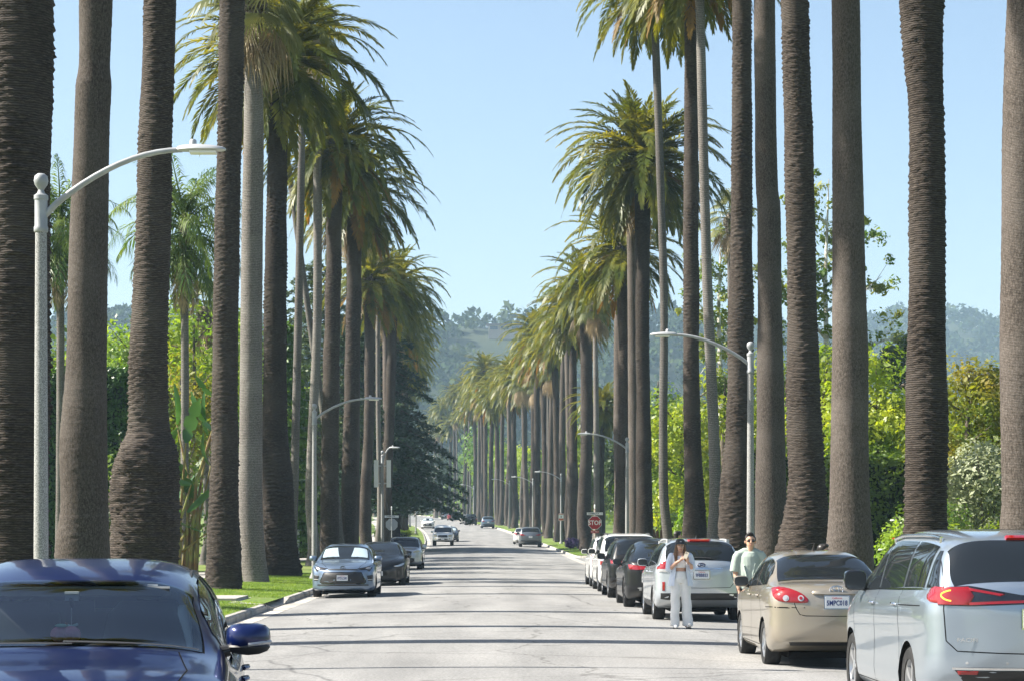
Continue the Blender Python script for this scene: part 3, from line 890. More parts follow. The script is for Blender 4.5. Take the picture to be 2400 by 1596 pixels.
def joined(layout, arrs, mats, pick=lambda i, u: 0, z=lambda u: 0.15 - 0.5 * u, extra=()):
    Vs = []; Fs = []; ms = []; o = 0
    for i, (A, az, tilt, sc, u) in enumerate(layout):
        V, F = A
        V = rotz(V * sc, az, tilt); V = V + np.array([0, 0, z(u)])
        Vs.append(V); Fs.append(F + o); o += len(V); ms += [pick(i, u)] * len(F)
    return mesh_data("crown_foliage", np.concatenate(Vs), np.concatenate(Fs), mats, fm=ms)
DATE_JOIN = []; FAN_JOIN = []
for sd in range(3):
    r_ = np.random.default_rng(500 + sd)
    lay = [(DATE_ARR[k][j], az, t, sc, u) for (k, j, az, t, sc, u) in date_layout(92, r_)]
    DATE_JOIN.append(joined(lay, None, [M_FROND, M_FROND_OLD], pick=lambda i, u: int(u > 0.72 and (i * 7919 % 100) < 16)))
    lay = [(FAN_ARR[k][j], az, t, sc, u) for (k, j, az, t, sc, u) in fan_layout(44, r_)]
    lay += [(DEAD_ARR[i % 3], i * 2.4, r_.normal() * 0.15, r_.uniform(0.8, 1.2), 1.2 + r_.random()) for i in range(26)]
    FAN_JOIN.append(joined(lay, None, [M_FAN, M_FAN_DEAD], pick=lambda i, u: int(u > 1.0), z=lambda u: 0.3 - 0.5 * u))

def ordinal(i):
    return ["first", "second", "third", "fourth", "fifth", "sixth", "seventh", "eighth", "ninth", "tenth", "eleventh", "twelfth"][i]

# --- the palms nearest the camera: kind, x, y, height, trunk knots (z, dx, radius), extra
NEAR = [
    ('rough', -7.55, 34.2, 26, [(1.53, 0.0, 0.514), (3.52, 0.014, 0.514), (6.26, 0.041, 0.514), (10.37, 0.12, 0.497)], "very thick dark palm trunk at the left edge behind the nearest lamp post"),
    ('smooth', -7.51, 39.7, 26.5, [(1.34, 0.0, 0.508), (2.21, 0.044, 0.44), (3.01, 0.032, 0.437), (4.59, 0.079, 0.381), (6.97, 0.123, 0.353), (9.36, 0.194, 0.329), (9.87, 0.218, 0.329), (10.31, 0.234, 0.282), (11.74, 0.258, 0.313)], "fissured grey-brown palm trunk just right of the nearest left lamp post"),
    ('rough', -7.54, 47.2, 25.5, [(1.26, -0.02, 0.71), (2.2, 0.0, 0.70), (3.0, 0.03, 0.69), (3.5, 0.07, 0.60), (3.85, 0.085, 0.45), (4.2, 0.085, 0.42), (5.13, 0.085, 0.41), (7.96, 0.179, 0.373), (10.79, 0.25, 0.358), (13.62, 0.358, 0.344)], "date palm with a huge swollen root mass behind the blue car roof"),
    ('rough', -7.51, 61.0, 25, [(0.28, 0.0, 0.537), (1.24, 0.03, 0.457), (2.46, 0.037, 0.402), (4.89, 0.049, 0.366), (9.77, 0.116, 0.348), (13.43, 0.201, 0.335), (17.09, 0.274, 0.348)], "brown ringed date palm left of the pale grey trunk on the left verge"),
    ('grey', -7.46, 69.4, 18.9, [(0.2, 0.0, 0.431), (0.89, -0.118, 0.41), (2.55, -0.188, 0.396), (5.33, -0.174, 0.368), (10.88, -0.139, 0.347), (15.05, -0.083, 0.319), (18.66, -0.076, 0.271)], "pale grey smooth fan palm with hanging dead leaves on the left verge"),
    ('rough', -7.54, 79.4, 19.4, [(0.33, 0.0, 0.714), (1.39, -0.127, 0.619), (3.46, -0.206, 0.571), (5.84, -0.302, 0.444), (12.19, -0.262, 0.389), (16.16, -0.198, 0.341), (18.54, -0.222, 0.302)], "dark date palm with a wide shaggy foot right of the pale grey trunk"),
    ('rough', -7.45, 102.0, 20.2, [(0.27, 0.0, 0.551), (1.29, -0.01, 0.459), (4.96, 0.0, 0.408), (9.05, 0.071, 0.378), (15.17, 0.194, 0.357), (19.66, 0.245, 0.347)], "ringed date palm just right of the second left lamp post"),
    ('rough', -7.48, 116.3, 20.2, [(0.29, 0.0, 0.5), (1.46, 0.0, 0.407), (5.41, 0.093, 0.407), (10.06, 0.209, 0.407), (17.04, 0.326, 0.384), (20.99, 0.372, 0.36)], "date palm left of the lamp post that carries two white boxes"),
    ('smooth', 8.01, 31.6, 22, [(1.55, 0.0, 0.396), (2.12, -0.003, 0.361), (4.02, -0.016, 0.361), (5.29, -0.035, 0.342), (7.18, -0.022, 0.329), (8.45, 0.003, 0.323), (9.72, 0.035, 0.31)], "palm trunk cut by the right edge of the picture"),
    ('rough', 7.90, 38.2, 23, [(1.43, 0.0, 0.40), (1.81, -0.004, 0.37), (4.49, -0.008, 0.351), (6.78, 0.015, 0.305), (9.29, -0.023, 0.305), (10.21, -0.053, 0.336), (11.36, -0.099, 0.374)], "waisted ringed palm trunk rising behind the silver minivan"),
    ('smooth', 7.91, 46.3, 22, [(1.27, 0.0, 0.5), (2.29, -0.005, 0.431), (5.07, -0.005, 0.394), (7.84, -0.032, 0.347), (10.62, -0.065, 0.315), (13.4, -0.097, 0.301)], "pale fissured palm trunk behind the rear window of the tan sedan"),
    ('rough', 7.76, 52.6, 23, [(0.99, 0.08, 0.70), (2.04, 0.168, 0.537), (2.89, 0.163, 0.447), (3.41, 0.126, 0.432), (7.62, 0.037, 0.353), (11.83, -0.053, 0.337), (14.99, -0.153, 0.311)], "date palm with a flared shaggy foot behind the tan sedan's roof"),
    ('smooth', 7.98, 59.5, 22, [(0.89, 0.0, 0.5), (3.63, -0.03, 0.411), (6.01, -0.036, 0.369), (8.39, -0.06, 0.333), (10.77, -0.083, 0.321), (11.13, -0.125, 0.305), (16.72, -0.208, 0.292)], "brown smooth palm trunk just right of the nearest right-hand lamp post"),
    ('rough', 7.78, 65.8, 23, [(0.8, 0.0, 0.599), (3.17, -0.026, 0.493), (4.48, 0.033, 0.408), (6.46, 0.079, 0.388), (11.72, 0.118, 0.322), (18.3, 0.132, 0.27)], "date palm with a lumpy foot just left of the nearest right-hand lamp post"),
    ('rough', 8.03, 82.0, 24.2, [(0.56, 0.0, 0.525), (2.2, 0.008, 0.418), (3.51, -0.025, 0.352), (7.61, -0.123, 0.303), (14.17, -0.131, 0.279), (22.37, -0.131, 0.23)], "tall date palm rising behind the silver wagon, crown at the top edge"),
    ('rough', 7.91, 106.4, 20.3, [(0.42, 0.0, 0.553), (1.91, 0.011, 0.415), (5.1, -0.011, 0.372), (12.55, -0.085, 0.319), (17.65, -0.085, 0.383)], "date palm whose full round crown stands clear against the sky on the right"),
]
def make_palm(name, x, y, H, mesh, top, label, group):
    p = empty(name, (x, y, verge_z(x, y)))
    tag(p, label, "palm tree", group)
    link(bpy.data.objects.new("trunk", mesh), p)
    return p
for i, (kind, x, y, H, path, label) in enumerate(NEAR):
    s_ = 5000 / y
    zt = 1.8 + 1260 / s_ + 0.5
    V, F, top, rt = trunk_arrays(path, H, kind == 'rough', 900 + i, dz=0.038 if y < 85 else 0.05, seg=44 if y < 70 else 32, z_fine=min(H, zt), fibz={2: 3.6, 11: 2.2, 13: 3.6, 5: 2.2, 3: 1.2}.get(i, 1.0))
    if i == 2:                                     # the swollen root mass wraps half way round the near side
        z = V[:, 2]; a = np.arctan2(V[:, 1], V[:, 0])
        k = np.exp(-((z - 1.7) / 0.9) ** 4) * (0.35 + 0.65 * np.clip(np.cos(a + 1.1), 0, 1)) + 0.25 * np.exp(-((z - 3.0) / 0.45) ** 2) * np.clip(np.cos(a + 0.6), 0, 1)
        rr = 1 + 0.05 * k
        for (a0, z0, am, sa, sz) in ((-1.9, 3.25, .13, .55, .42), (-2.75, 2.55, .15, .6, .5), (-0.9, 2.9, .12, .5, .5), (-1.4, 1.9, .07, .5, .6), (-2.3, 1.2, .09, .5, .5), (-0.4, 1.7, .09, .6, .6), (-1.0, 3.85, .10, .35, .22), (-1.7, 2.5, -.08, .22, .5)):
            da = np.angle(np.exp(1j * (a - a0)))
            rr = rr + am * np.exp(-(da / sa) ** 2 - ((z - z0) / sz) ** 2)
        rg = np.random.default_rng(3).normal(size=len(z)); rr = rr + 0.022 * rg * (z < 3.7)
        V[:, 0] = V[:, 0] * rr; V[:, 1] = V[:, 1] * rr
    if i == 11 or i == 13:
        z = V[:, 2]; a = np.arctan2(V[:, 1], V[:, 0])
        lumps = 0.045 * np.sin(4 * a + z * 3) * np.sin(z * 4.1 + a) * np.exp(-(z / 3.2) ** 4)
        V[:, 0] *= 1 + lumps; V[:, 1] *= 1 + lumps
    me = mesh_data("palm_trunk", V, F, [{'rough': M_BARK_R, 'smooth': M_BARK_S, 'grey': M_BARK_G}[kind]], smooth=True)
    p = make_palm("date_palm" if kind == 'rough' else "fan_palm", x, y, H, me, top, label, "palms along the left kerb" if x < 0 else "palms along the right kerb")
    if kind == 'rough':
        seen = i in (5, 6, 7, 14, 15)
        date_crown(p, top, 130 if i == 15 else 110, 30 + i, seen, 1.16 if i == 15 else 1.04, big_boss=(i == 15), share=DATE_JOIN)
    else:
        fan_crown(p, top, 40, 22, 30 + i, i == 4, 1.15, share=FAN_JOIN)

# --- palms further along: kind, x, y, height, radius, lean (dx at top), separate fronds?, label
UNIT = {}
def unit_trunk(kind, sd):
    key = (kind, sd)
    if key not in UNIT:
        prof = {'rough': [(0.0, 0, 0.52), (0.6, 0, 0.45), (2, 0.0, 0.40), (10, 0.0, 0.36), (20, 0, 0.33)],
                'smooth': [(0.0, 0, 0.52), (0.5, 0, 0.43), (2.5, 0, 0.38), (10, 0, 0.34), (20, 0, 0.27)],
                'slim': [(0.0, 0, 0.36), (0.5, 0, 0.25), (2.5, 0, 0.20), (10, 0, 0.175), (20, 0, 0.15)]}[kind]
        rr = np.random.default_rng(70 + sd)
        prof = [(z, float(rr.normal() * 0.10 * (z > 1)), r * float(rr.uniform(0.92, 1.08))) for (z, d, r) in prof]
        V, F, top, rt = trunk_arrays(prof, 20.0, kind == 'rough', 60 + sd, dz=0.07, seg=16)
        UNIT[key] = mesh_data("palm_trunk", V, F, [{'rough': M_BARK_R, 'smooth': M_BARK_S, 'slim': M_BARK_G}[kind]], smooth=True), top
    return UNIT[key]
def far_palm(kind, x, y, H, lean, singles, label, group, seed, crown=None, rscale=1.0, cscale=1.0):
    me, top = unit_trunk(kind, seed % 3)
    p = empty("date_palm" if (crown or kind) in ('rough', 'date') else "fan_palm", (x, y, verge_z(x, y)))
    tag(p, label, "palm tree", group)
    t = link(bpy.data.objects.new("trunk", me), p)
    k = H / 20.0
    a = math.atan2(lean, H)
    t.matrix_basis = Matrix.Rotation(a, 4, 'Y') @ Matrix.Diagonal((rscale, rscale, k, 1))
    tp = t.matrix_basis @ Vector(top)
    c = crown or ('date' if kind == 'rough' else 'fan')
    if c == 'date':
        date_crown(p, tp, 80, seed, singles, cscale, share=DATE_JOIN)
    else:
        fan_crown(p, tp, 38, 18, seed, singles, cscale * (1.0 if kind != 'slim' else 0.85), share=FAN_JOIN)
    return p
GL, GR = "palms along the left kerb", "palms along the right kerb"
far_palm('slim', -8.3, 91, 23.5, 0.6, False, "slender grey fan palm leaning right behind the shaggy-footed date palm", GL, 1)
far_palm('slim', -8.05, 100, 25.0, 0.1, False, "slender grey fan palm directly behind the second left lamp post", GL, 2, rscale=1.25)
far_palm('slim', -7.4, 110, 26.0, -3.6, False, "slender palm leaning steeply left, crossing behind the second lamp post", GL, 3)
far_palm('smooth', -7.55, 120.5, 19.5, 0.2, True, "smooth grey fan palm touching the date palm left of the white boxes", GL, 4)
far_palm('rough', -8.0, 143, 18.4, 0.2, True, "date palm directly behind the lamp post with the white boxes", GL, 5)
far_palm('slim', -7.4, 147, 21.0, -0.1, False, "slender fan palm right of the lamp post with the white boxes", GL, 6)
far_palm('rough', -7.2, 151, 18.9, 0.75, True, "dark date palm leaning right in front of the cedar", GL, 7)
far_palm('slim', 8.35, 97, 26.6, -0.75, True, "slender leaning palm left of the tall palm behind the silver wagon", GR, 8, crown='date', rscale=1.1, cscale=0.95)
far_palm('slim', 8.55, 80, 25.5, -0.7, False, "slender grey palm between the lumpy-footed palm and the tall date palm", GR, 9, rscale=1.15)
far_palm('smooth', 7.75, 111.5, 19.5, -0.1, True, "smooth fan palm just left of the round-crowned date palm", GR, 10, crown='fan', rscale=0.9)
far_palm('rough', 7.62, 117.5, 17.2, -0.1, True, "shorter date palm with a drooping crown near the stop sign corner", GR, 11, cscale=1.02)
far_palm('smooth', 7.55, 121.5, 18.6, 0.0, True, "fan palm at the street corner behind the second right lamp post", GR, 12)
far_palm('slim', 7.9, 153, 17.6, 0.0, False, "slender grey palm rising behind the stop sign", GR, 13, rscale=1.2)
far_palm('rough', 7.65, 161, 20.0, -0.2, True, "thick dark date palm beside the purple flowers", GR, 14, rscale=1.25)
far_palm('rough', 9.4, 178, 11.6, 0.2, True, "short date palm set back behind the taller right-hand row", GR, 15, cscale=0.8)
rows = [(169, 'smooth', 20.0), (176, 'smooth', 20.4), (182, 'rough', 21.5), (189, 'smooth', 19.4), (196, 'rough', 22.8), (204, 'smooth', 21.0), (211, 'rough', 22.6), (217, 'slim', 22.0), (223, 'smooth', 20.6), (229, 'slim', 21.5), (234, 'rough', 22.0), (244, 'rough', 22.2), (250, 'smooth', 19.0), (257, 'rough', 21.4),
        (264, 'smooth', 18.6), (272, 'rough', 21.0), (279, 'slim', 24.0), (286, 'rough', 22.8), (298, 'smooth', 19.6), (307, 'rough', 22.4), (314, 'smooth', 20.0), (322, 'rough', 22.0), (330, 'slim', 22), (338, 'rough', 23.6), (352, 'rough', 24.6), (361, 'rough', 23.8), (372, 'smooth', 21), (384, 'rough', 25), (404, 'rough', 24), (418, 'slim', 24), (434, 'rough', 24.4), (450, 'rough', 25.4), (470, 'slim', 25), (489, 'rough', 26.4), (520, 'rough', 25), (549, 'rough', 26.6), (562, 'smooth', 24), (590, 'rough', 26), (625, 'rough', 26)]
for i, (y, k, H) in enumerate(rows):
    near = y < 215
    lab = ("%s in the right-hand row beyond the stop sign, %s past the purple flowers" % ({'rough': 'ringed date palm', 'smooth': 'smooth fan palm', 'slim': 'slender fan palm'}[k], ordinal(i))) if i < 7 else \
        "%s in the distant right-hand row" % {'rough': 'date palm', 'smooth': 'fan palm', 'slim': 'slender palm'}[k]
    far_palm(k, 7.9 + sh(y) + 0.25 * math.sin(i * 2.1), y, H + 2.4 * math.sin(i * 2.9) - 0.6, 0.45 * math.sin(i * 1.7), False, lab, GR if i < 7 else "distant %s palms of the right-hand row" % k, 40 + i, cscale=(1.0 if y < 200 else 1.04) * (0.92 + 0.22 * ((i * 37) % 10) / 10))
rowl = [(163, 'smooth', 19.0), (172, 'rough', 20.5), (182, 'smooth', 18.5), (192, 'rough', 20.0), (204, 'rough', 19.8), (216, 'rough', 20.5), (229, 'rough', 19.0), (243, 'rough', 20.0), (256, 'smooth', 18.0), (270, 'rough', 19), (285, 'rough', 20.5), (300, 'rough', 20.5), (318, 'rough', 21), (340, 'rough', 21), (360, 'smooth', 21), (380, 'rough', 22), (405, 'rough', 22), (430, 'rough', 23), (460, 'rough', 23)]
for i, (y, k, H) in enumerate(rowl):
    far_palm(k, -7.6 + sh(y) + 0.3 * math.sin(i * 1.3), y, H, 0.3 * math.sin(i * 2.7), False, "%s in the left-hand row behind the dark cedar" % {'rough': 'date palm', 'smooth': 'fan palm', 'slim': 'slender palm'}[k], "%s palms of the left row beyond the side street" % k, 80 + i)

# queen palms in the left garden
def queen(x, y, H, label, seed, r=0.16):
    r_ = np.random.default_rng(seed)
    p = empty("queen_palm", (x, y, gz(y) + 0.25)); tag(p, label, "palm tree", "queen palms in the left garden")
    V, F, top, rt = trunk_arrays([(0.0, 0, r * 1.4), (1, 0.02, r * 1.1), (H * 0.6, 0.06, r), (H, 0.05, r * 0.95)], H, False, seed, dz=0.12, seg=18)
    mesh_obj("trunk", V, F, M_BARK_G, p, smooth=True)
    cr = MB().lathe([(0.14, -0.1), (0.22, 0.15), (0.20, 0.6), (0.12, 1.1), (0.0, 1.5)], 12).build("crown", noisy("queen_crownshaft%d" % seed, (0.20, 0.17, 0.11), (0.33, 0.29, 0.2), scale=4), p, True)
    cr.location = (top[0], 0, H)
    for i in range(44):
        u = (i + 0.5) / 44; k = min(4, int(u * 5))
        f = link(bpy.data.objects.new("frond", QUEEN_MESH[k]), cr)
        f.rotation_euler = (r_.normal() * 0.15, 0, i * 2.39996); f.scale = (r_.uniform(0.8, 1.0),) * 3; f.location = (0, 0, 1.2 - 1.0 * u)
    for i in range(5):
        f = link(bpy.data.objects.new("dead_frond", QUEEN_MESH[4]), cr)
        s = f.scale; f.rotation_euler = (0, R(25), i * 1.3 + 0.5); f.scale = (0.75,) * 3
        f.material_slots[0].link = 'OBJECT'; f.material_slots[0].material = M_FAN_DEAD
    for a in (2.9, 5.5):                                # hanging fruit bunch
        b = MB(); rr = np.random.default_rng(seed + 5)
        for q in range(60):
            zz = -rr.random() * 0.95; w = 0.17 * math.sin(min(1, 0.25 - zz) * 2.4) + 0.03
            b.ball((rr.normal() * w * .6, rr.normal() * w * .6, zz), 0.05, 5, 4)
        b.tube([(-0.35 * math.cos(0), 0, 0.45), (-0.1, 0, 0.25), (0, 0, 0)], 0.02, 5)
        o = b.build("fruit_bunch", mat("green_fruit%d%d" % (seed, int(a)), (0.05, 0.075, 0.02), 0.5), cr)
        o.location = (0.36 * math.cos(a), 0.36 * math.sin(a), -0.25)
    return p
queen(-16.0, 80, 12.2, "feathery queen palm seen left of the second trunk, behind the tall hedge", 21, 0.15)
queen(-10.7, 75.5, 11.6, "feathery queen palm with hanging fruit between the third and fourth trunks", 22, 0.14)
# ------------------------------------------------------------------ gardens: hedges, shrubs, trees
M_HEDGE = leafy("dark_hedge_leaf", (0.03, 0.085, 0.016), (0.075, 0.16, 0.03), trans=0.3, scale=1.6, rough=0.4)
M_FICUS = leafy("ficus_leaf", (0.14, 0.22, 0.022), (0.30, 0.34, 0.035), trans=0.46, scale=0.55, rough=0.4, c3=(0.06, 0.11, 0.018))
M_LIME = leafy("lime_leaf", (0.12, 0.215, 0.025), (0.225, 0.30, 0.04), trans=0.46, scale=0.6, rough=0.45)
M_GREEN = leafy("green_leaf", (0.06, 0.125, 0.02), (0.14, 0.21, 0.035), trans=0.38, scale=0.5, rough=0.45)
M_DEEP = leafy("deep_green_leaf", (0.025, 0.05, 0.014), (0.06, 0.09, 0.024), trans=0.22, scale=0.5, rough=0.45)
M_RUST = leafy("rusty_leaf", (0.13, 0.19, 0.022), (0.23, 0.19, 0.03), trans=0.45, scale=0.5, rough=0.5, c3=(0.10, 0.14, 0.02))
M_OLIVE = leafy("olive_leaf", (0.22, 0.25, 0.14), (0.36, 0.39, 0.25), trans=0.3, scale=1.5, rough=0.45, tcol=(1.3, 1.3, 0.8))
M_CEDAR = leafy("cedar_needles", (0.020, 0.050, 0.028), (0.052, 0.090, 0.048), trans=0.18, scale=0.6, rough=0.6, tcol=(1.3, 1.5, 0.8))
M_CEDAR2 = leafy("lit_cedar_needles", (0.05, 0.085, 0.03), (0.10, 0.14, 0.06), trans=0.15, scale=0.6, rough=0.6)  # paler needle colour for the taller cedar
M_PINE = leafy("tier_pine_needles", (0.05, 0.12, 0.015), (0.12, 0.21, 0.03), trans=0.3, scale=0.9, rough=0.5)
M_BANANA = leafy("paddle_leaf", (0.04, 0.11, 0.03), (0.07, 0.16, 0.05), trans=0.3, scale=1.2, rough=0.3, spec=0.5)
M_PURPLE = leafy("purple_flower", (0.10, 0.045, 0.17), (0.21, 0.11, 0.29), trans=0.2, scale=6, rough=0.6, tcol=(1.2, 1, 1.3))
M_WOODB = noisy("tree_bark", (0.06, 0.05, 0.04), (0.16, 0.13, 0.10), scale=6, rough=0.95, bump=0.6, stretch=(1, 1, 0.25))
M_SYC = noisy("sycamore_bark", (0.30, 0.28, 0.24), (0.62, 0.60, 0.55), scale=2.2, rough=0.85, bump=0.2, lo=0.42, hi=0.55)
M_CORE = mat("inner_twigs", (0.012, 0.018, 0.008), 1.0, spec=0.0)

def cloud_mesh(name, clumps, per, size, seed, material, squash=1.0, hollow=0.55, droop=0.0):
    """clumps: (n,4) centre+radius; many leaf faces on and in each clump"""
    r_ = np.random.default_rng(seed)
    clumps = np.asarray(clumps, float)
    n = len(clumps)
    d = r_.normal(size=(n, per, 3)); d /= np.linalg.norm(d, axis=2)[:, :, None]
    rad = (hollow + (1 - hollow) * r_.random((n, per, 1)) ** 0.6) * r_.uniform(0.8, 1.15, (n, per, 1))
    C = clumps[:, None, :3] + d * rad * clumps[:, None, 3:4] * np.array([1, 1, squash])
    C = C.reshape(-1, 3)
    nrm = d.reshape(-1, 3) + np.array([0, 0, 0.45]) + r_.normal(size=(len(C), 3)) * 0.55
    nrm /= np.linalg.norm(nrm, axis=1)[:, None]
    a = r_.normal(size=(len(C), 3)); a -= nrm * (a * nrm).sum(1)[:, None]; a[:, 2] -= droop; a /= np.linalg.norm(a, axis=1)[:, None]
    b = np.cross(nrm, a)
    sz = size * r_.uniform(0.5, 1.0, len(C)) * np.where(r_.random(len(C)) < 0.22, 1.75, 1.0)
    a *= sz[:, None]; b *= (sz * 0.52)[:, None]
    V = np.stack([C - a, C + b, C + a, C - b], 1).reshape(-1, 3)
    return mesh_data(name, V, np.arange(len(V)).reshape(-1, 4), [material])
def clumps_in(c, rad, n, cr, seed, shell=0.6):
    r_ = np.random.default_rng(seed)
    d = r_.normal(size=(n, 3)); d /= np.linalg.norm(d, axis=1)[:, None]
    q = (shell + (1 - shell) * r_.random((n, 1))) * r_.uniform(0.8, 1.12, (n, 1))
    P = np.array(c) + d * q * np.array(rad)
    return np.concatenate([P, (cr * r_.uniform(0.6, 1.3, (n, 1)))], 1)
def limbs(base, H, crown_c, crown_r, r0, seed, n=6, lean=(0, 0), mat_=None, parent=None, start=0.4):
    r_ = np.random.default_rng(seed)
    mb = MB()
    top = Vector((lean[0], lean[1], H))
    pts = [Vector((0, 0, -0.2)), Vector((lean[0] * 0.2 + r_.normal() * r0 * .4, lean[1] * 0.2, H * 0.3)), Vector((lean[0] * 0.6 + r_.normal() * r0 * .6, lean[1] * .6, H * 0.65)), top]
    mb.tube(pts, [r0 * 1.25, r0, r0 * 0.7, r0 * 0.22], 9)
    for i in range(n):
        f = start + (0.93 - start) * (i + r_.random()) / n
        p = pts[1].lerp(pts[2], min(1, max(0, (f - .3) / .35))) if f < 0.65 else pts[2].lerp(pts[3], (f - 0.65) / 0.35)
        az = i * 2.4 + r_.normal() * 0.3; el = r_.uniform(0.2, 0.9)
        ln = crown_r * r_.uniform(0.6, 0.95)
        d = Vector((math.cos(az) * math.cos(el), math.sin(az) * math.cos(el), math.sin(el)))
        m_ = p + d * ln * 0.5 + Vector((r_.normal(), r_.normal(), 0.5)) * ln * 0.07
        mb.tube([p, m_, p + d * ln + Vector((0, 0, ln * 0.12))], [r0 * 0.42 * (1.1 - f * .5), r0 * 0.25, r0 * 0.07], 6)
    return mb.build("trunk", mat_ or M_WOODB, parent, True)

def tree(name, label, cat, x, y, H, rad, crown_h, material, seed, n_cl=26, per=150, leaf=0.16, cr=None, r0=0.18, group=None, lean=(0, 0), bark_=None, core=False, z=None, hollow=0.55, share=None):
    t = empty(name, (x, y, gz(y) + 0.22 if z is None else z)); tag(t, label, cat, group)
    cz = H - crown_h / 2
    limbs(None, H * 0.92, None, rad, r0, seed, 6, lean, bark_, t, start=max(0.25, 1 - crown_h / H))
    cl = clumps_in((lean[0], lean[1], cz), (rad * 0.8, rad * 0.8, crown_h * 0.42), n_cl, cr or rad * 0.36, seed + 1)
    link(bpy.data.objects.new("crown", cloud_mesh("crown", cl, per, leaf, seed + 2, material, hollow=hollow)), t)
    return t

def hedge(name, label, cx, cy, sx, sy, h, material, seed, leaf=0.07, dens=260, group=None):
    r_ = np.random.default_rng(seed)
    t = empty(name, (cx, cy, gz(cy) + 0.1)); tag(t, label, "hedge", group)
    MB().box((0, 0, h / 2 - 0.15), (sx - 0.3, sy - 0.3, h - 0.3)).build("branches", M_CORE, t)  # solid dark filler box added inside so the hedge is not see-through
    faces = [(0, -1), (0, 1), (1, -1), (1, 1), (2, 1)]
    P = []; N = []
    dims = np.array([sx, sy, h])
    for ax, sg in faces:
        o = [i for i in range(3) if i != ax]
        area = dims[o[0]] * dims[o[1]]
        n = int(area * dens * (1.0 if (ax == 1 and sg < 0) or ax == 2 else 0.55))
        p = np.zeros((n, 3)); p[:, o[0]] = (r_.random(n) - 0.5) * dims[o[0]]; p[:, o[1]] = (r_.random(n) - 0.5) * dims[o[1]]
        lum = 0.10 * np.sin(p[:, o[0]] * 3.1 + seed) * np.sin(p[:, o[1]] * 2.7) + 0.06 * np.sin(p[:, o[0]] * 7.3) * np.sin(p[:, o[1]] * 6.1 + 1)
        p[:, ax] = sg * dims[ax] / 2 + lum - np.abs(r_.normal(size=n)) * 0.09 * sg
        nn = np.zeros((n, 3)); nn[:, ax] = sg
        P.append(p); N.append(nn)
    C = np.concatenate(P); N = np.concatenate(N); C[:, 2] += h / 2
    nrm = N + np.array([0, 0, 0.5]) + r_.normal(size=C.shape) * 0.6; nrm /= np.linalg.norm(nrm, axis=1)[:, None]
    a = r_.normal(size=C.shape); a -= nrm * (a * nrm).sum(1)[:, None]; a /= np.linalg.norm(a, axis=1)[:, None]; b = np.cross(nrm, a)
    sz = leaf * r_.uniform(0.6, 1.4, len(C)); a *= sz[:, None]; b *= (sz * .55)[:, None]
    V = np.stack([C - a, C + b, C + a, C - b], 1).reshape(-1, 3)
    link(bpy.data.objects.new("foliage", mesh_data("hedge_foliage", V, np.arange(len(V)).reshape(-1, 4), [material])), t)
    return t

def shrub(name, label, x, y, rx, ry, h, material, seed, leaf=0.08, n_cl=22, per=130, cat="shrub", group=None, cr=0.36):
    t = empty(name, (x, y, gz(y) + 0.2)); tag(t, label, cat, group)
    r_ = np.random.default_rng(seed)
    mb = MB()
    for i in range(7):
        a = i * 0.9 + r_.random()
        mb.tube([(0.1 * math.cos(a), 0.1 * math.sin(a), -0.1), (rx * 0.3 * math.cos(a), ry * 0.3 * math.sin(a), h * 0.4), (rx * 0.55 * math.cos(a), ry * 0.55 * math.sin(a), h * 0.8)], [0.05, 0.035, 0.012], 5)
    mb.build("stems", M_WOODB, t)
    cl = clumps_in((0, 0, h * 0.52), (rx * 0.72, ry * 0.72, h * 0.38), n_cl, min(rx, h) * cr, seed + 1)
    link(bpy.data.objects.new("foliage", cloud_mesh("shrub_foliage", cl, per, leaf, seed + 2, material)), t)
    return t

# ---- left side
hedge("tall_hedge", "tall dark clipped hedge behind the leftmost palm trunks", -19.6, 84, 12.6, 3.0, 8.1, M_HEDGE, 3, leaf=0.085, dens=330)
tree("garden_tree", "olive-green feathery tree above the clipped hedge", "tree", -15.5, 100, 12.0, 3.4, 6.0, M_GREEN, 31, 30, 110, 0.13, r0=0.15, hollow=0.2)
tree("garden_tree", "rusty leaved garden tree between the third and fourth left trunks", "tree", -12.0, 84, 8.8, 2.4, 6.2, M_RUST, 33, 30, 150, 0.10, r0=0.11, hollow=0.3)
tree("lime_tree", "bright lime green tree left of the fourth left trunk", "tree", -12.6, 92, 12.2, 2.9, 7.6, M_LIME, 35, 36, 130, 0.13, r0=0.14, hollow=0.3)
tree("lime_tree", "bright lime green tree behind the pale grey fan palm", "tree", -13.4, 104, 13.6, 3.0, 9.0, M_LIME, 37, 34, 130, 0.13, r0=0.14, hollow=0.3)
tree("garden_tree", "mid green tree behind the tall hedge at the far left", "tree", -21.5, 112, 13.0, 4.0, 7.0, M_GREEN, 39, 36, 150, 0.17, r0=0.18)
tree("garden_tree", "lime tinted tree seen between the second and third left trunks", "tree", -18.6, 108, 12.4, 3.4, 7.0, M_LIME, 51, 34, 140, 0.15, r0=0.16)
tree("garden_tree", "broad mid green tree behind the queen palm with fruit", "tree", -14.8, 116, 12.8, 3.4, 8.0, M_GREEN, 53, 36, 140, 0.16, r0=0.18)
shrub("garden_shrub", "dark leafy shrub behind the swollen date palm root", -11.2, 66, 1.7, 1.3, 3.0, M_DEEP, 41)
shrub("garden_shrub", "low yellow green shrub left of the brown ringed date palm", -9.7, 63.5, 0.55, 0.5, 0.9, M_LIME, 43, leaf=0.05, n_cl=12, per=120)
shrub("garden_shrub", "tall green shrub behind the paddle leaved plant", -12.0, 78, 2.6, 1.6, 6.4, M_GREEN, 45, n_cl=40, per=150)
hedge("garden_hedge", "deep green hedge in shade behind the second left lamp post", -12.2, 122, 6.0, 2.0, 4.2, M_DEEP, 5, leaf=0.11, dens=160)
hedge("low_hedge", "low bright clipped hedge beyond the cedar on the left", -8.4, 193, 3.2, 1.4, 1.3, M_LIME, 6, leaf=0.07, dens=220)
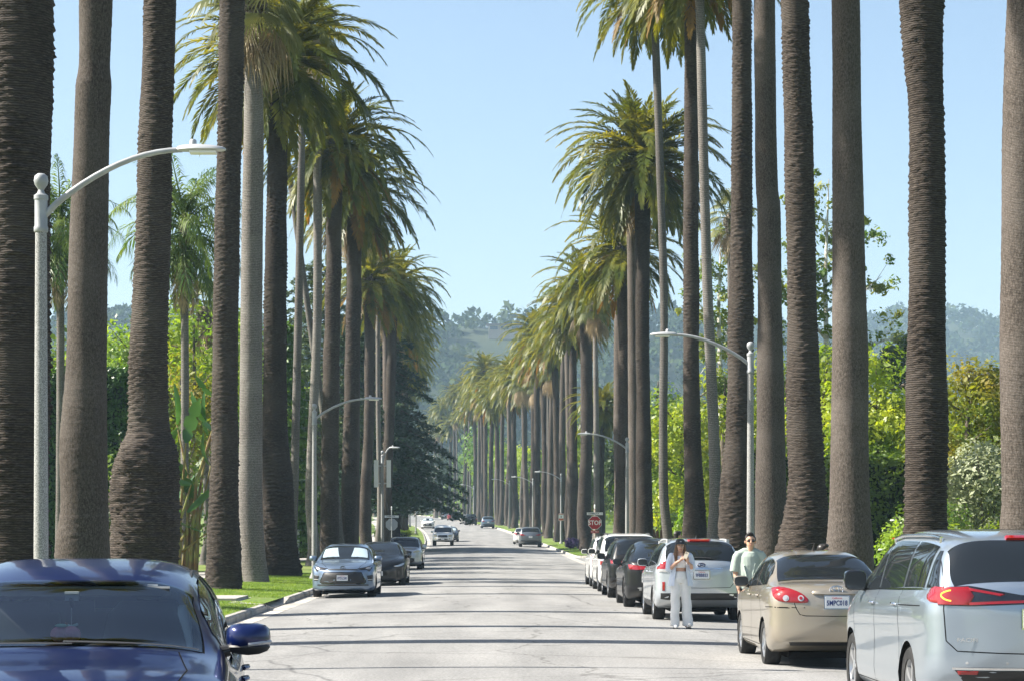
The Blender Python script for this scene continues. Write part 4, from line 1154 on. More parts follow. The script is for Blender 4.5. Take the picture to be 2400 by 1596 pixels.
tree("garden_tree", "dark evergreen tree filling the gap behind the ninth left trunk", "tree", -13.5, 126, 13.5, 4.2, 11.5, M_DEEP, 47, 44, 140, 0.2, r0=0.22)
tree("garden_tree", "broad green tree behind the tall slender left palms", "tree", -17.0, 135, 17.5, 5.2, 12.5, M_GREEN, 49, 46, 130, 0.24, r0=0.28)

# tiered pine right of the shaggy-footed date palm
t = empty("tiered_pine", (-10.6, 112, gz(112) + 0.2)); tag(t, "bright green tiered conifer behind the second left lamp post", "conifer")
MB().tube([(0, 0, -.2), (0, 0, 5), (0, 0, 12.6)], [0.2, 0.14, 0.02], 8).build("trunk", M_WOODB, t)
r_ = np.random.default_rng(77); Cs = []
for k in range(22):
    z = 0.7 + k * 0.55; rad = 2.3 * (1 - z / 14.5) ** 0.8
    for a in np.arange(0, 6.28, 0.42):
        for q in np.linspace(0.15, 1, 14):
            for rep in range(4):
                Cs.append((rad * q * math.cos(a + r_.normal() * 0.12), rad * q * math.sin(a + r_.normal() * 0.12), z + 0.10 * math.sin(q * 3) - 0.18 * q * q + r_.normal() * 0.06 + 0.1))
Cs = np.array(Cs); Vq, Fq = quad_cloud(Cs, r_.uniform(0.10, 0.2, len(Cs)), r_)
mesh_obj("crown", Vq, Fq, M_PINE, t)

# cedars: flat drooping boughs on a straight trunk
def cedar(x, y, H, label, seed, material, reach, zlow=1.6, nb=90, fill=260):
    t = empty("cedar_tree", (x, y, gz(y) + 0.2)); tag(t, label, "cedar", "cedars on the left")
    r_ = np.random.default_rng(seed)
    mb = MB(); mb.tube([(0, 0, -.3), (0.1, 0, H * .4), (0, 0.1, H * .75), (0, 0, H)], [0.42, 0.33, 0.18, 0.03], 10)
    P = []; Sz = []
    for i in range(nb):
        u = (i + r_.random()) / nb; z = zlow + (H - zlow) * u
        L = reach * (1 - u) ** 0.62 * r_.uniform(0.72, 1.12) + 0.5
        az = i * 2.39996 + r_.normal() * 0.3
        ca, sa = math.cos(az), math.sin(az)
        n = int(fill * L / reach) + 30
        q = r_.random(n) ** 0.75; lat = r_.normal(size=n) * (0.10 + 0.22 * np.sin(q * 2.9)) * L * 0.55
        zz = z + 0.10 * L * np.sin(q * 2.2) - 0.26 * L * q ** 2 + r_.normal(size=n) * 0.10 - 0.12 * np.abs(lat)
        P.append(np.stack([ca * q * L - sa * lat, sa * q * L + ca * lat, zz], 1)); Sz.append(r_.uniform(0.10, 0.26, n))
        mb.tube([(0, 0, z), (ca * L * .5, sa * L * .5, z + 0.09 * L), (ca * L * .9, sa * L * .9, z - 0.12 * L)], [0.07, 0.045, 0.015], 5)
    mb.build("trunk", M_WOODB, t, True)
    P = np.concatenate(P); Sz = np.concatenate(Sz)
    n = len(P)
    nrm = np.array([0, 0, 1.0]) + r_.normal(size=(n, 3)) * 0.42; nrm /= np.linalg.norm(nrm, axis=1)[:, None]
    a = r_.normal(size=(n, 3)); a[:, 2] -= 0.35; a -= nrm * (a * nrm).sum(1)[:, None]; a /= np.linalg.norm(a, axis=1)[:, None]; b = np.cross(nrm, a)
    a *= Sz[:, None] * 1.3; b *= (Sz * 0.42)[:, None]
    V = np.stack([P - a, P + b, P + a, P - b], 1).reshape(-1, 3)
    mesh_obj("crown", V, np.arange(len(V)).reshape(-1, 4), material, t)
cedar(-9.4, 168, 20.0, "dark drooping cedar overhanging the left kerb beyond the side street", 61, M_CEDAR, 7.6, 3.6, 150, 430)
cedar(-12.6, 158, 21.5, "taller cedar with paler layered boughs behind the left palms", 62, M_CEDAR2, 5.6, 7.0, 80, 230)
cedar(-8.6, 176, 11.0, "smaller dark cedar whose low boughs reach towards the road", 63, M_CEDAR, 6.0, 3.6, 70, 300)

# paddle-leaved giant bird of paradise
t = empty("paddle_leaf_plant", (-10.25, 72, gz(72) + 0.2)); tag(t, "giant paddle leaved plant between the third and fourth left trunks", "plant")
r_ = np.random.default_rng(91)
st = MB()
leaf_meshes = []
for k in range(3):
    V = []; F = []; nL = 16
    for i in range(nL + 1):
        q = i / nL; w = 0.25 * math.sin(math.pi * min(0.999, q * 0.93 + 0.04)) ** 0.55
        bend = -0.25 * q * q * (1 + k * 0.9)
        notch = 0.45 if (i * (k + 3)) % 5 == 0 else 1.0
        V += [(-w * notch, 0.10 * w, q * 1.7 * (1 - .1 * k) + 0.02), (0, bend, q * 1.7 * (1 - .1 * k)), (w * notch, 0.10 * w, q * 1.7 * (1 - .1 * k) + 0.02)]
        V[-3] = (V[-3][0], V[-3][1] + bend, V[-3][2]); V[-1] = (V[-1][0], V[-1][1] + bend, V[-1][2])
        if i:
            b = 3 * i
            F += [(b - 3, b - 2, b + 1, b), (b - 2, b - 1, b + 2, b + 1)]
    leaf_meshes.append(mesh_data("paddle_leaf", V, F, [M_BANANA], smooth=True))
for i in range(17):
    a = i * 2.4; h = 1.6 + 0.27 * i + r_.normal() * 0.2; sp = (0.5 + 0.9 * r_.random())
    bx, by = 0.35 * r_.normal(), 0.3 * r_.normal()
    tip = Vector((bx + sp * math.cos(a), by + sp * 0.6 * math.sin(a), h))
    st.tube([(bx, by, -0.1), (bx + 0.25 * sp * math.cos(a), by, h * 0.55), tip], [0.07, 0.05, 0.025], 6)
    lf = link(bpy.data.objects.new("leaf", leaf_meshes[i % 3]), t)
    lf.location = tip; lf.rotation_euler = (-0.5 - 0.9 * r_.random(), 0.25 * r_.normal(), a + math.pi / 2 + r_.normal() * .3)
    if math.sin(a) < -0.3: lf.rotation_euler = (-0.3, 0.8 * r_.normal(), r_.normal() * 0.6)
    lf.scale = (1.0, 1, r_.uniform(0.8, 1.05))
st.build("stems", noisy("paddle_stem", (0.16, 0.09, 0.04), (0.20, 0.22, 0.06), scale=3), t)
# small fan palm behind
p = empty("small_fan_palm", (-13.3, 101, gz(101) + .2)); tag(p, "small green fan palm on the skyline left of the fourth left trunk", "palm tree")
t_ = link(bpy.data.objects.new("trunk", unit_trunk('slim', 0)[0]), p); t_.scale = (0.9, 0.9, 12.0 / 20)
fan_crown(p, (0, 0, 12.0), 26, 10, 5, True, 0.95)

# ---- right side
GF = "yellow-green hedge trees on the right"
tree("ficus_tree", "yellow green leafy tree filling the gap left of the tall date palm", "tree", 11.6, 124, 10.4, 3.0, 9.8, M_FICUS, 101, 60, 190, 0.13, cr=0.95, r0=0.2, group=GF)
tree("ficus_tree", "yellow green leafy tree between the tall date palm and the slender palm", "tree", 12.6, 112, 10.6, 2.8, 10.0, M_FICUS, 103, 56, 190, 0.13, cr=0.9, r0=0.2, group=GF)
tree("ficus_tree", "yellow green tree behind the nearest right-hand lamp post", "tree", 13.4, 98, 10.2, 2.9, 9.7, M_FICUS, 105, 56, 190, 0.12, cr=0.9, r0=0.2, group=GF)
tree("ficus_tree", "yellow green tree between the flared palm and the pale fissured palm", "tree", 14.4, 90, 9.6, 2.7, 9.1, M_FICUS, 107, 56, 190, 0.12, cr=0.9, r0=0.2, group=GF)
tree("ficus_tree", "large yellow green tree between the pale fissured palm and the waisted palm", "tree", 15.2, 83, 8.9, 2.5, 8.5, M_FICUS, 109, 60, 210, 0.11, cr=0.85, r0=0.2, group=GF)
tree("crepe_tree", "tree with rust-tinted top leaves between the last two right trunks", "tree", 17.0, 75, 8.3, 2.3, 5.6, M_RUST, 111, 50, 170, 0.095, cr=0.7, r0=0.14, group=GF)
tree("crepe_tree", "rust and green tree half hidden by the trunk at the right edge", "tree", 19.6, 76, 8.0, 2.4, 5.6, M_RUST, 113, 46, 170, 0.095, cr=0.75, r0=0.14, group=GF)
tree("lime_tree", "bright green tree left of the tall date palm on the right", "tree", 12.3, 152, 13.2, 2.6, 10.6, M_LIME, 115, 44, 150, 0.16, r0=0.2)
tree("garden_tree", "bright green leafy tree behind the second right lamp post", "tree", 10.6, 150, 7.4, 2.0, 6.6, M_LIME, 117, 40, 150, 0.13, r0=0.14)
tree("garden_tree", "dark evergreen tree behind the short date palm", "tree", 12.0, 186, 14.0, 3.0, 12.0, M_DEEP, 119, 40, 130, 0.22, r0=0.2)
shrub("olive_shrub", "silvery grey-green olive shrub left of the trunk at the right edge", 15.6, 66, 2.1, 1.7, 5.0, M_OLIVE, 121, leaf=0.075, n_cl=60, per=220, cr=0.30)
shrub("rose_bush", "low green flowering bush behind the tan sedan and the minivan", 9.9, 49, 1.1, 1.0, 2.2, M_LIME, 123, leaf=0.055, n_cl=34, per=150)
shrub("rose_bush", "low dark leafy bush right of the pale fissured palm foot", 11.6, 56, 1.5, 1.2, 2.6, M_GREEN, 125, leaf=0.06, n_cl=34, per=150)
shrub("rose_bush", "leafy bush behind the waisted palm trunk", 12.4, 52, 1.6, 1.2, 2.1, M_FICUS, 127, leaf=0.06, n_cl=30, per=150)
shrub("purple_flower_bush", "mound of purple flowers at the foot of a thick dark palm", 6.95, 172, 0.75, 0.6, 0.75, M_PURPLE, 129, leaf=0.07, n_cl=40, per=90, cat="flower bush")
shrub("garden_shrub", "green yucca-like shrub left of the tall date palm foot", 10.3, 108, 0.9, 0.9, 3.1, M_LIME, 131, leaf=0.13, n_cl=22, per=90)
shrub("garden_shrub", "dark shrub between the lumpy-footed palm and the lamp post", 11.0, 78, 1.3, 1.3, 3.4, M_DEEP, 133, n_cl=30, per=140)
hedge("garden_hedge", "clipped green hedge behind the brown picket fence", 11.3, 119, 3.2, 1.4, 2.5, M_LIME, 8, leaf=0.08, dens=220)
hedge("garden_hedge", "mid green hedge behind the flared palm on the right", 14.6, 94, 7.5, 2.0, 5.5, M_GREEN, 9, leaf=0.1, dens=170)
hedge("garden_hedge", "mid green hedge low behind the yellow green trees on the right", 16.0, 80, 6.5, 1.6, 4.6, M_GREEN, 10, leaf=0.1, dens=170)
# flowers on the nearest rose bush
r_ = np.random.default_rng(5)
for nm, c, n in (("red_flower", (0.6, 0.02, 0.02), 4), ("white_flower", (0.8, 0.8, 0.75), 7)):
    mf = mat(nm, c, 0.6)
    for i in range(n):
        a = r_.uniform(2.6, 5.6)
        mb = MB()
        for k in range(5):
            mb.ball((0.03 * math.cos(k * 1.26), 0.03 * math.sin(k * 1.26), 0), (0.03, 0.03, 0.02), 6, 4)
        o = mb.build(nm, mf, bpy.data.objects["rose_bush"]); o.location = (0.95 * math.cos(a) * r_.uniform(.6, 1), 0.95 * math.sin(a), r_.uniform(1.2, 2.0))
# brown picket fence
t = empty("picket_fence", (10.0, 116, gz(116) + 0.25)); tag(t, "weathered brown picket fence between the palms on the right", "fence")
M_PICK = noisy("fence_wood", (0.09, 0.045, 0.03), (0.17, 0.09, 0.06), scale=5, rough=0.9, stretch=(4, 4, 0.6))
pk = MB().prism([(-0.085, 0), (0.085, 0), (0.085, 1.45), (0.05, 1.62), (0, 1.68), (-0.05, 1.62), (-0.085, 1.45)], -0.02, 0.02).build("picket", M_PICK, t)
for i in range(11):
    q = pk if i == 0 else link(bpy.data.objects.new("picket", pk.data), t)
    q.location = (-1.05 + 0.2 * i, 0, 0); q.scale = (1, 1, 1.0 + 0.03 * math.sin(i * 2.2))
for z in (0.4, 1.2):
    MB().box((0, 0.05, z), (2.3, 0.05, 0.09)).build("rail", M_PICK, t)

# sycamores: white limbs, thin scattered leaf clumps
def sycamore(x, y, H, label, seed, forks, leaf_clumps):
    t = empty("sycamore_tree", (x, y, gz(y) + 0.2)); tag(t, label, "tree", "sycamores on the right")
    mb = MB()
    mb.tube([(0, 0, -.2), (0.1, 0, H * .35), (-0.1, 0, H * .7), (0.1, 0, H * .97)], [0.26, 0.19, 0.11, 0.02], 9)
    r_ = np.random.default_rng(seed); cl = []
    for (z, az, ln, el) in forks:
        d = Vector((math.cos(az) * math.cos(el), math.sin(az) * math.cos(el), math.sin(el)))
        p = Vector((0, 0, z)); m_ = p + d * ln * .5 + Vector((0, 0, -0.05 * ln)); e = p + d * ln + Vector((0, 0, 0.06 * ln))
        mb.tube([p, m_, e], [0.10, 0.06, 0.015], 6)
        for k in range(leaf_clumps):
            q = r_.uniform(0.35, 1.1); c = p + d * ln * q + Vector(r_.normal(size=3).tolist()) * 0.45
            cl.append((*c, r_.uniform(0.22, 0.55)))
            mb.tube([p + d * ln * q * .8, c], [0.02, 0.006], 4)
    for k in range(int(leaf_clumps * 3.5)):
        z = H * r_.uniform(0.45, 1.0); cl.append((r_.normal() * 0.7, r_.normal() * 0.7, z, r_.uniform(0.25, 0.6)))
    mb.build("trunk", M_SYC, t, True)
    link(bpy.data.objects.new("crown", cloud_mesh("sycamore_leaves", cl, 44, 0.13, seed + 1, M_SYCL, hollow=0.15)), t)
M_SYCL = leafy("sycamore_leaf", (0.07, 0.13, 0.02), (0.20, 0.22, 0.05), trans=0.4, scale=0.8, rough=0.45)
sycamore(14.3, 130, 21.5, "white-limbed sycamore rising behind the slender palm on the right", 141, [(7, 3.4, 3.5, 0.9), (9, 0.2, 3.0, 0.8), (11, 2.6, 2.4, 1.0), (13, 0.5, 2.6, 0.9), (14, 3.6, 2.4, 0.7), (16, 0.1, 2.0, 0.6), (17, 2.9, 1.8, 0.8)], 16)
sycamore(17.6, 110, 20.4, "sparse sycamore with a long leafy branch behind the pale fissured palm", 142, [(9.5, 0.1, 4.6, 0.35), (11.0, 0.0, 4.0, 0.15), (11.5, 3.3, 2.8, 0.9), (13, 0.2, 3.4, 0.5), (14.5, 2.8, 2.2, 0.8), (16, 0.3, 2.4, 0.5), (17.5, 3.2, 1.8, 0.7), (8.5, 2.9, 3.0, 1.0)], 15)
tree("garden_tree", "small dark green tree on the skyline right of the pale fissured palm", "tree", 20.6, 105, 11.6, 1.5, 3.2, M_DEEP, 145, 20, 110, 0.16, r0=0.12)
p = empty("small_fan_palm", (14.0, 122, gz(122) + .2)); tag(p, "fan palm peeping out above the sycamore on the right", "palm tree")
t_ = link(bpy.data.objects.new("trunk", unit_trunk('slim', 1)[0]), p); t_.scale = (1, 1, 19.5 / 20)
fan_crown(p, (0, 0, 19.5), 26, 8, 6, True, 0.95)

# ---- gardens further off: every tree its own thing, sharing a few crowns
CR_SH = [cloud_mesh("far_crown", clumps_in((0, 0, 0), (0.72, 0.72, 0.78), 34, 0.34, 700 + k), 70, 0.065, 710 + k, M_GREEN) for k in range(4)]
FT = np.random.default_rng(33)
TRK = MB().tube([(0, 0, 0), (0.02, 0, 0.5), (0, 0, 1)], [0.05, 0.035, 0.012], 7).build("trunk_proto", M_WOODB)
TRK_ME = TRK.data; bpy.data.objects.remove(TRK)
KINDS_ = [(M_GREEN, "mid green"), (M_DEEP, "dark green"), (M_LIME, "lime green"), (M_FICUS, "yellow green"), (M_RUST, "rusty")]
def far_tree(x, y, H, rad, m, label, group):
    t = empty("garden_tree", (x, y, gz(y))); tag(t, label, "tree", group)
    k = link(bpy.data.objects.new("trunk", TRK_ME), t); k.scale = (H * 0.9, H * 0.9, H * 0.8)
    c = link(bpy.data.objects.new("crown", CR_SH[int(FT.integers(0, 4))]), t)
    c.location = (0, 0, H - rad * 1.15); c.scale = (rad, rad, rad * 1.25); c.rotation_euler = (0, 0, FT.uniform(0, 6))
    c.material_slots[0].link = 'OBJECT'; c.material_slots[0].material = m
for i in range(26):                                   # right of the road, behind the palm row
    y = 200 + i * 13.5 + FT.normal() * 3; x = 7.9 + sh(y) + FT.uniform(3.5, 9)
    m, nm = KINDS_[int(FT.choice(5, p=[.32, .2, .22, .18, .08]))]
    far_tree(x, y, FT.uniform(8, 15), FT.uniform(3.0, 4.6), m, "%s garden tree behind the distant right-hand palms" % nm, "%s trees behind the distant right palms" % nm)
for i in range(34):                                   # at the bend, closing the street
    y = 400 + i * 8; x = sh(y) + FT.uniform(-16, 22) + (8 if i % 2 else -14)
    m, nm = KINDS_[int(FT.choice(5, p=[.3, .2, .2, .15, .15]))]
    if abs(x - sh(y) - 0.3) < 8.5: x += 12
    far_tree(x, y, FT.uniform(11, 21), FT.uniform(4, 6.5), m, "%s tree closing the far bend of the street" % nm, "%s trees at the far bend" % nm)
for i in range(20):                                   # left gardens beyond the cedar, and a second line further out
    y = 140 + i * 16 + FT.normal() * 4; x = -16 + sh(y) - FT.uniform(0, 10)
    m, nm = KINDS_[int(FT.choice(5, p=[.4, .3, .15, .1, .05]))]
    far_tree(x, y, FT.uniform(8, 15), FT.uniform(3, 5), m, "%s tree in the left gardens beyond the cedars" % nm, "%s trees in the far left gardens" % nm)
for i in range(22):
    y = 130 + i * 17 + FT.normal() * 4; x = 22 + sh(y) + FT.uniform(0, 22)
    m, nm = KINDS_[int(FT.choice(5, p=[.4, .3, .15, .1, .05]))]
    far_tree(x, y, FT.uniform(7, 11), FT.uniform(3, 5), m, "%s tree in the gardens right of the palm row" % nm, "%s trees in the right gardens" % nm)
# the town's tree cover between the street and the hills
n = 900
y_ = FT.uniform(480, 1000, n); x_ = FT.uniform(-0.32, 0.33, n) * y_ + 10
ok = np.abs(x_ - SH(y_)) > 14
x_, y_ = x_[ok], y_[ok]; n = len(x_)
R_ = FT.uniform(3.5, 7.0, n); h_ = FT.uniform(6, 15, n)
d = FT.normal(size=(n, 60, 3)); d /= np.linalg.norm(d, axis=2)[:, :, None]
C = np.stack([x_[:, None] + d[:, :, 0] * R_[:, None], y_[:, None] + d[:, :, 1] * R_[:, None], (G(y_) + h_ * 0.55)[:, None] + d[:, :, 2] * (h_ * .5)[:, None]], 2).reshape(-1, 3)
Vq, Fq = quad_cloud(C, np.repeat(R_ * 0.2, 60) * FT.uniform(.7, 1.3, len(C)), FT)
o = mesh_obj("distant_wood", Vq, Fq, M_WOOD[1]); o["kind"] = "stuff"; o["label"] = "mass of far garden trees between the street and the hills"; o["category"] = "wood"

# grass blades on the verges
def blades(name, label, x0, x1, y0, y1, dens, seed):
    r_ = np.random.default_rng(seed)
    n = int((x1 - x0) * (y1 - y0) * dens)
    x = r_.uniform(x0, x1, n); y = r_.uniform(y0, y1, n)
    side = -1 if x0 < 0 else 1
    k = KL if side < 0 else KR
    z = G(y) + 0.15 + 0.035 * np.clip(side * (x - k), 0, 4) - 0.005
    if side < 0:
        okk = ~((y > 51.3) & (y < 54.8)); x, y, z = x[okk], y[okk], z[okk]; n = len(x)
    h = r_.uniform(0.03, 0.065, n); a = r_.uniform(0, 6.28, n); w = 0.007
    lx = r_.normal(size=n) * 0.025; ly = r_.normal(size=n) * 0.025
    V = np.stack([np.stack([x - w * np.cos(a), y - w * np.sin(a), z], 1), np.stack([x + w * np.cos(a), y + w * np.sin(a), z], 1), np.stack([x + lx, y + ly, z + h], 1)], 1).reshape(-1, 3)
    o = mesh_obj(name, V, np.arange(3 * n).reshape(-1, 3), M_BLADE)
    o["kind"] = "stuff"; o["label"] = label; o["category"] = "grass"
blades("verge_grass", "short mown grass on the left verge", KL - 4.3, KL - 0.16, 42, 84, 420, 1)
blades("verge_grass", "short mown grass on the right verge beyond the stop sign", KR + 0.16, KR + 4.0, 143, 205, 120, 2)
# ------------------------------------------------------------------ lamps, signs
M_POST = noisy("speckled_concrete_post", (0.17, 0.17, 0.168), (0.34, 0.34, 0.33), scale=70, rough=0.8, detail=2, lo=0.42, hi=0.58, bump=0.1)
M_GALV = noisy("grey_painted_metal", (0.24, 0.25, 0.26), (0.33, 0.34, 0.35), scale=5, rough=0.5, spec=0.5)
M_LAMPH = mat("lamp_head_grey", (0.40, 0.41, 0.42), 0.4, 0.1)
M_LENS = mat("lamp_lens", (0.75, 0.73, 0.66), 0.15, spec=0.6)
M_STEEL = noisy("galvanised_steel", (0.38, 0.39, 0.39), (0.55, 0.55, 0.54), scale=8, rough=0.45, metal=0.6)
def lamp_post(x, y, side, label, arm=2.35, group="street lamps", H=5.72, rise=0.70):
    t = empty("street_lamp", (x, y, verge_z(x, y) - 0.02)); tag(t, label, "street lamp", group)
    MB().lathe([(0.17, -0.3), (0.17, 0.10), (0.135, 0.16), (0.105, 0.25)], 20).build("base", M_POST, t, True)
    MB().lathe([(0.096, 0.2), (0.094, 1.5), (0.084, 3.5), (0.074, H - 0.42), (0.074, H - 0.42)], 20).build("post", M_POST, t, True)
    MB().lathe([(0.085, H - 0.44), (0.092, H - 0.43), (0.092, H - 0.38), (0.082, H - 0.36), (0.082, H - 0.03), (0.092, H - 0.02), (0.092, H + 0.03), (0.05, H + 0.06), (0.036, H + 0.10), (0.05, H + 0.125), (0.082, H + 0.17), (0.094, H + 0.22), (0.082, H + 0.28), (0.045, H + 0.312), (0.0, H + 0.32)], 20).build("finial", M_GALV, t, True)
    d = -side
    xs_ = np.linspace(0.05, arm - 0.5, 12)
    pts = [(d * q, 0, H - 0.22 + rise * math.sin(min(1, (q - 0.05) / (arm - 0.55)) * math.pi / 2) ** 0.85) for q in xs_]
    MB().tube(pts, [0.044 - 0.010 * i / 11 for i in range(12)], 10).build("arm", M_GALV, t, True)
    zt = pts[-1][2]; x0 = arm - 0.56
    hd = MB()
    sec = [(0.0, 0.05, 0.045), (0.06, 0.085, 0.065), (0.25, 0.13, 0.075), (0.45, 0.13, 0.06), (0.58, 0.09, 0.04), (0.62, 0.03, 0.02)]
    V = []; F = []
    for (q, w, h) in sec:
        for k in range(12):
            a = 2 * math.pi * k / 12
            V.append((d * (x0 + q), w * math.cos(a), zt + (h * math.sin(a) if math.sin(a) > 0 else 0.35 * h * math.sin(a))))
    for i in range(len(sec) - 1):
        for k in range(12):
            F.append((i * 12 + k, i * 12 + (k + 1) % 12, (i + 1) * 12 + (k + 1) % 12, (i + 1) * 12 + k))
    F += [tuple(range(11, -1, -1)), tuple(range(60, 72))]
    h_ = hd.add(V, F).build("lamp_head", M_LAMPH, t, True)
    MB().box((d * (x0 + 0.33), 0, zt - 0.035), (0.34, 0.17, 0.03)).build("lens", M_LENS, h_)
    MB().lathe([(0.045, zt + 0.05), (0.045, zt + 0.115), (0.03, zt + 0.135), (0, zt + 0.14)], 12, (d * (x0 + 0.2), 0, 0)).build("photocell", M_LAMPH, h_, True)
    return t
lamp_post(-5.73, 27.5, -1, "nearest street lamp with speckled concrete post at the left edge", H=5.98, arm=2.32, rise=0.84)
lamp_post(-6.1, 76.0, -1, "street lamp behind the blue-grey parked sedan on the left", H=5.95)
l3 = lamp_post(-5.9, 122.0, -1, "street lamp carrying two white boxes near the left stop sign", arm=0.95, H=5.95)
for sx in (-0.36, 0.36):
    q = MB().box((sx, 0, 4.95), (0.24, 0.2, 1.55)).build("antenna_box", mat("white_box%d" % int(sx * 10), (0.75, 0.75, 0.74), 0.5), l3)
    MB().box((sx * 0.55, 0, 5.4), (0.3, 0.05, 0.06)).box((sx * 0.55, 0, 4.4), (0.3, 0.05, 0.06)).build("bracket", M_STEEL, l3)
lamp_post(6.36, 51.2, 1, "nearest right-hand street lamp behind the man in the grey-green shirt", H=5.95)
lamp_post(6.9, 104.0, 1, "second right-hand street lamp left of the round-crowned date palm", H=5.95)
l6 = lamp_post(6.9, 195.0, 1, "right-hand street lamp with a parking sign on its post", H=6.1)
lamp_post(6.9 + sh(238), 238.0, 1, "right-hand street lamp beyond the dark grey parked suv", H=6.1)
lamp_post(6.9 + sh(285), 285.0, 1, "right-hand street lamp beside the blue-grey suv far down the street", H=6.1)
lamp_post(6.9 + sh(375), 375.0, 1, "farthest right-hand street lamp near the bend", H=6.1)
lamp_post(-6.1 + sh(250), 250.0, -1, "left-hand street lamp arm showing past the cedar", H=6.1)
lamp_post(-6.1 + sh(300), 300.0, -1, "far left-hand street lamp just below another arm past the cedar", H=6.1)

def text_mesh(s, size, material, parent, loc, rot, name="lettering", depth=0.002, bold=0.0, align='CENTER', xs=1.0):
    cu = bpy.data.curves.new("txt", 'FONT'); cu.body = s; cu.size = size; cu.align_x = align; cu.align_y = 'CENTER'
    cu.extrude = depth; cu.offset = bold; cu.resolution_u = 2
    o = bpy.data.objects.new("txt", cu); COL.objects.link(o)
    dg = bpy.context.evaluated_depsgraph_get()
    me = bpy.data.meshes.new_from_object(o.evaluated_get(dg))
    bpy.data.objects.remove(o); bpy.data.curves.remove(cu)
    me.materials.clear(); me.materials.append(material)
    q = link(bpy.data.objects.new(name, me), parent)
    q.location = loc; q.rotation_euler = rot; q.scale = (xs, 1, 1)
    return q
M_RED = mat("sign_red", (0.38, 0.008, 0.012), 0.4); M_WHITE = mat("sign_white", (0.8, 0.8, 0.78), 0.4); M_BLACK = mat("sign_black", (0.02, 0.02, 0.02), 0.5)
M_ORANGE = mat("sign_orange_red", (0.5, 0.12, 0.05), 0.45); M_SILVER = mat("sign_back", (0.42, 0.43, 0.43), 0.45, 0.3)
UP = (R(90), 0, 0)
def stop_sign(x, y, facing, label, zc=2.14):
    t = empty("stop_sign", (x, y, verge_z(x, y))); tag(t, label, "stop sign")
    t.rotation_euler = (0, 0, 0 if facing else math.pi)
    MB().tube([(0, 0.03, -0.3), (0, 0.03, 2.95)], 0.03, 8).build("post", M_STEEL if not facing else noisy("rusty_post", (0.30, 0.22, 0.16), (0.45, 0.40, 0.36), scale=6), t)
    octo = lambda r: [(r * math.cos(R(22.5 + 45 * k)), r * math.sin(R(22.5 + 45 * k)) + zc) for k in range(8)]
    MB().prism(octo(0.412), -0.004, 0.0).build("plate", M_WHITE, t)
    MB().prism(octo(0.408), 0.001, 0.004).build("plate_back", M_SILVER, t)
    MB().prism(octo(0.388), -0.008, -0.0045).build("red_face", M_RED, t)
    text_mesh("STOP", 0.36, M_WHITE, t, (0, -0.011, zc - 0.01), UP, bold=0.008, xs=0.88)
    if facing:
        MB().box((0, 0, zc - 0.52), (0.46, 0.006, 0.15)).build("supplementary_plate", M_RED, t)
        text_mesh("ALL WAY", 0.11, M_WHITE, t, (0, -0.006, zc - 0.52), UP)
    s = MB().box((0, 0.0, zc + 0.52), (0.92, 0.012, 0.15)).build("street_name_plate", M_WHITE, t)
    text_mesh("CARMELITA", 0.12, M_BLACK, s, (-0.08, -0.009, zc + 0.52), UP, bold=0.002)
    text_mesh("AV", 0.06, M_BLACK, s, (0.37, -0.009, zc + 0.52), UP)
    s2 = text_mesh("CARMELITA", 0.12, M_BLACK, s, (0.08, 0.009, zc + 0.52), (R(90), 0, math.pi), bold=0.002)
    MB().lathe([(0.03, 2.95), (0.045, 3.0), (0.03, 3.05), (0.05, 3.1), (0.035, 3.17), (0, 3.2)], 10, (0, 0.03, 0)).build("finial", M_WHITE, t, True)
    return t
stop_sign(6.28, 122.6, True, "red stop sign with a street name plate at the right corner")
stop_sign(-6.14, 139.5, False, "stop sign seen from its grey back at the left corner", 2.0)
# parking sign on the right-hand lamp
s = MB().box((0, -0.12, 2.45), (0.47, 0.01, 0.66)).build("parking_sign", M_WHITE, l6)
MB().box((0, -0.128, 2.72), (0.43, 0.004, 0.07)).build("red_band", M_ORANGE, s)
MB().box((0, -0.128, 2.24), (0.43, 0.004, 0.19)).build("red_panel", M_ORANGE, s)
MB().box((0, -0.128, 2.46), (0.03, 0.004, 0.14)).add([(-0.08, -0.130, 2.50), (0.08, -0.130, 2.50), (0, -0.130, 2.58)], [(0, 1, 2)]).box((0, -0.128, 2.43), (0.12, 0.003, 0.05)).build("symbol", M_BLACK, s)
# white marker post in the left garden
t = empty("marker_post", (-9.75, 111, gz(111) + .25)); tag(t, "slim white garden post behind the second left lamp post", "post")
MB().tube([(0, 0, -.2), (0, 0, 1.55)], 0.06, 10).ball((0, 0, 1.62), 0.08).build("post", M_WHITE, t, True)
MB().box((0.1, 0, 1.2), (0.2, 0.03, 0.03)).build("crossbar", M_WHITE, t)
# ------------------------------------------------------------------ vehicles
M_TYRE = noisy("tyre_rubber", (0.012, 0.012, 0.012), (0.025, 0.025, 0.025), scale=20, rough=0.85)
M_RIM = mat("alloy_rim", (0.55, 0.56, 0.57), 0.3, 0.8)
M_RIMD = mat("dark_rim", (0.06, 0.06, 0.065), 0.35, 0.6)
M_PLAST = mat("black_plastic", (0.016, 0.016, 0.017), 0.55)
M_GLOSSB = mat("gloss_black", (0.008, 0.008, 0.009), 0.08, 0, 1.0)
M_SEAM = mat("panel_gap", (0.006, 0.006, 0.006), 0.9, spec=0.1)
M_CHROME = mat("chrome", (0.75, 0.76, 0.77), 0.12, 1.0)
M_GLASS = glass_panel("dark_glass")
M_GLASS2 = glass_panel("grey_glass", (0.03, 0.035, 0.04))
M_TAIL = mat("tail_lens_red", (0.22, 0.004, 0.006), 0.08, 0, 1.0, emit=(1, 0.02, 0.01), emit_s=0.012)
M_TAILD = mat("tail_lens_dark", (0.10, 0.004, 0.006), 0.08, 0, 1.0)
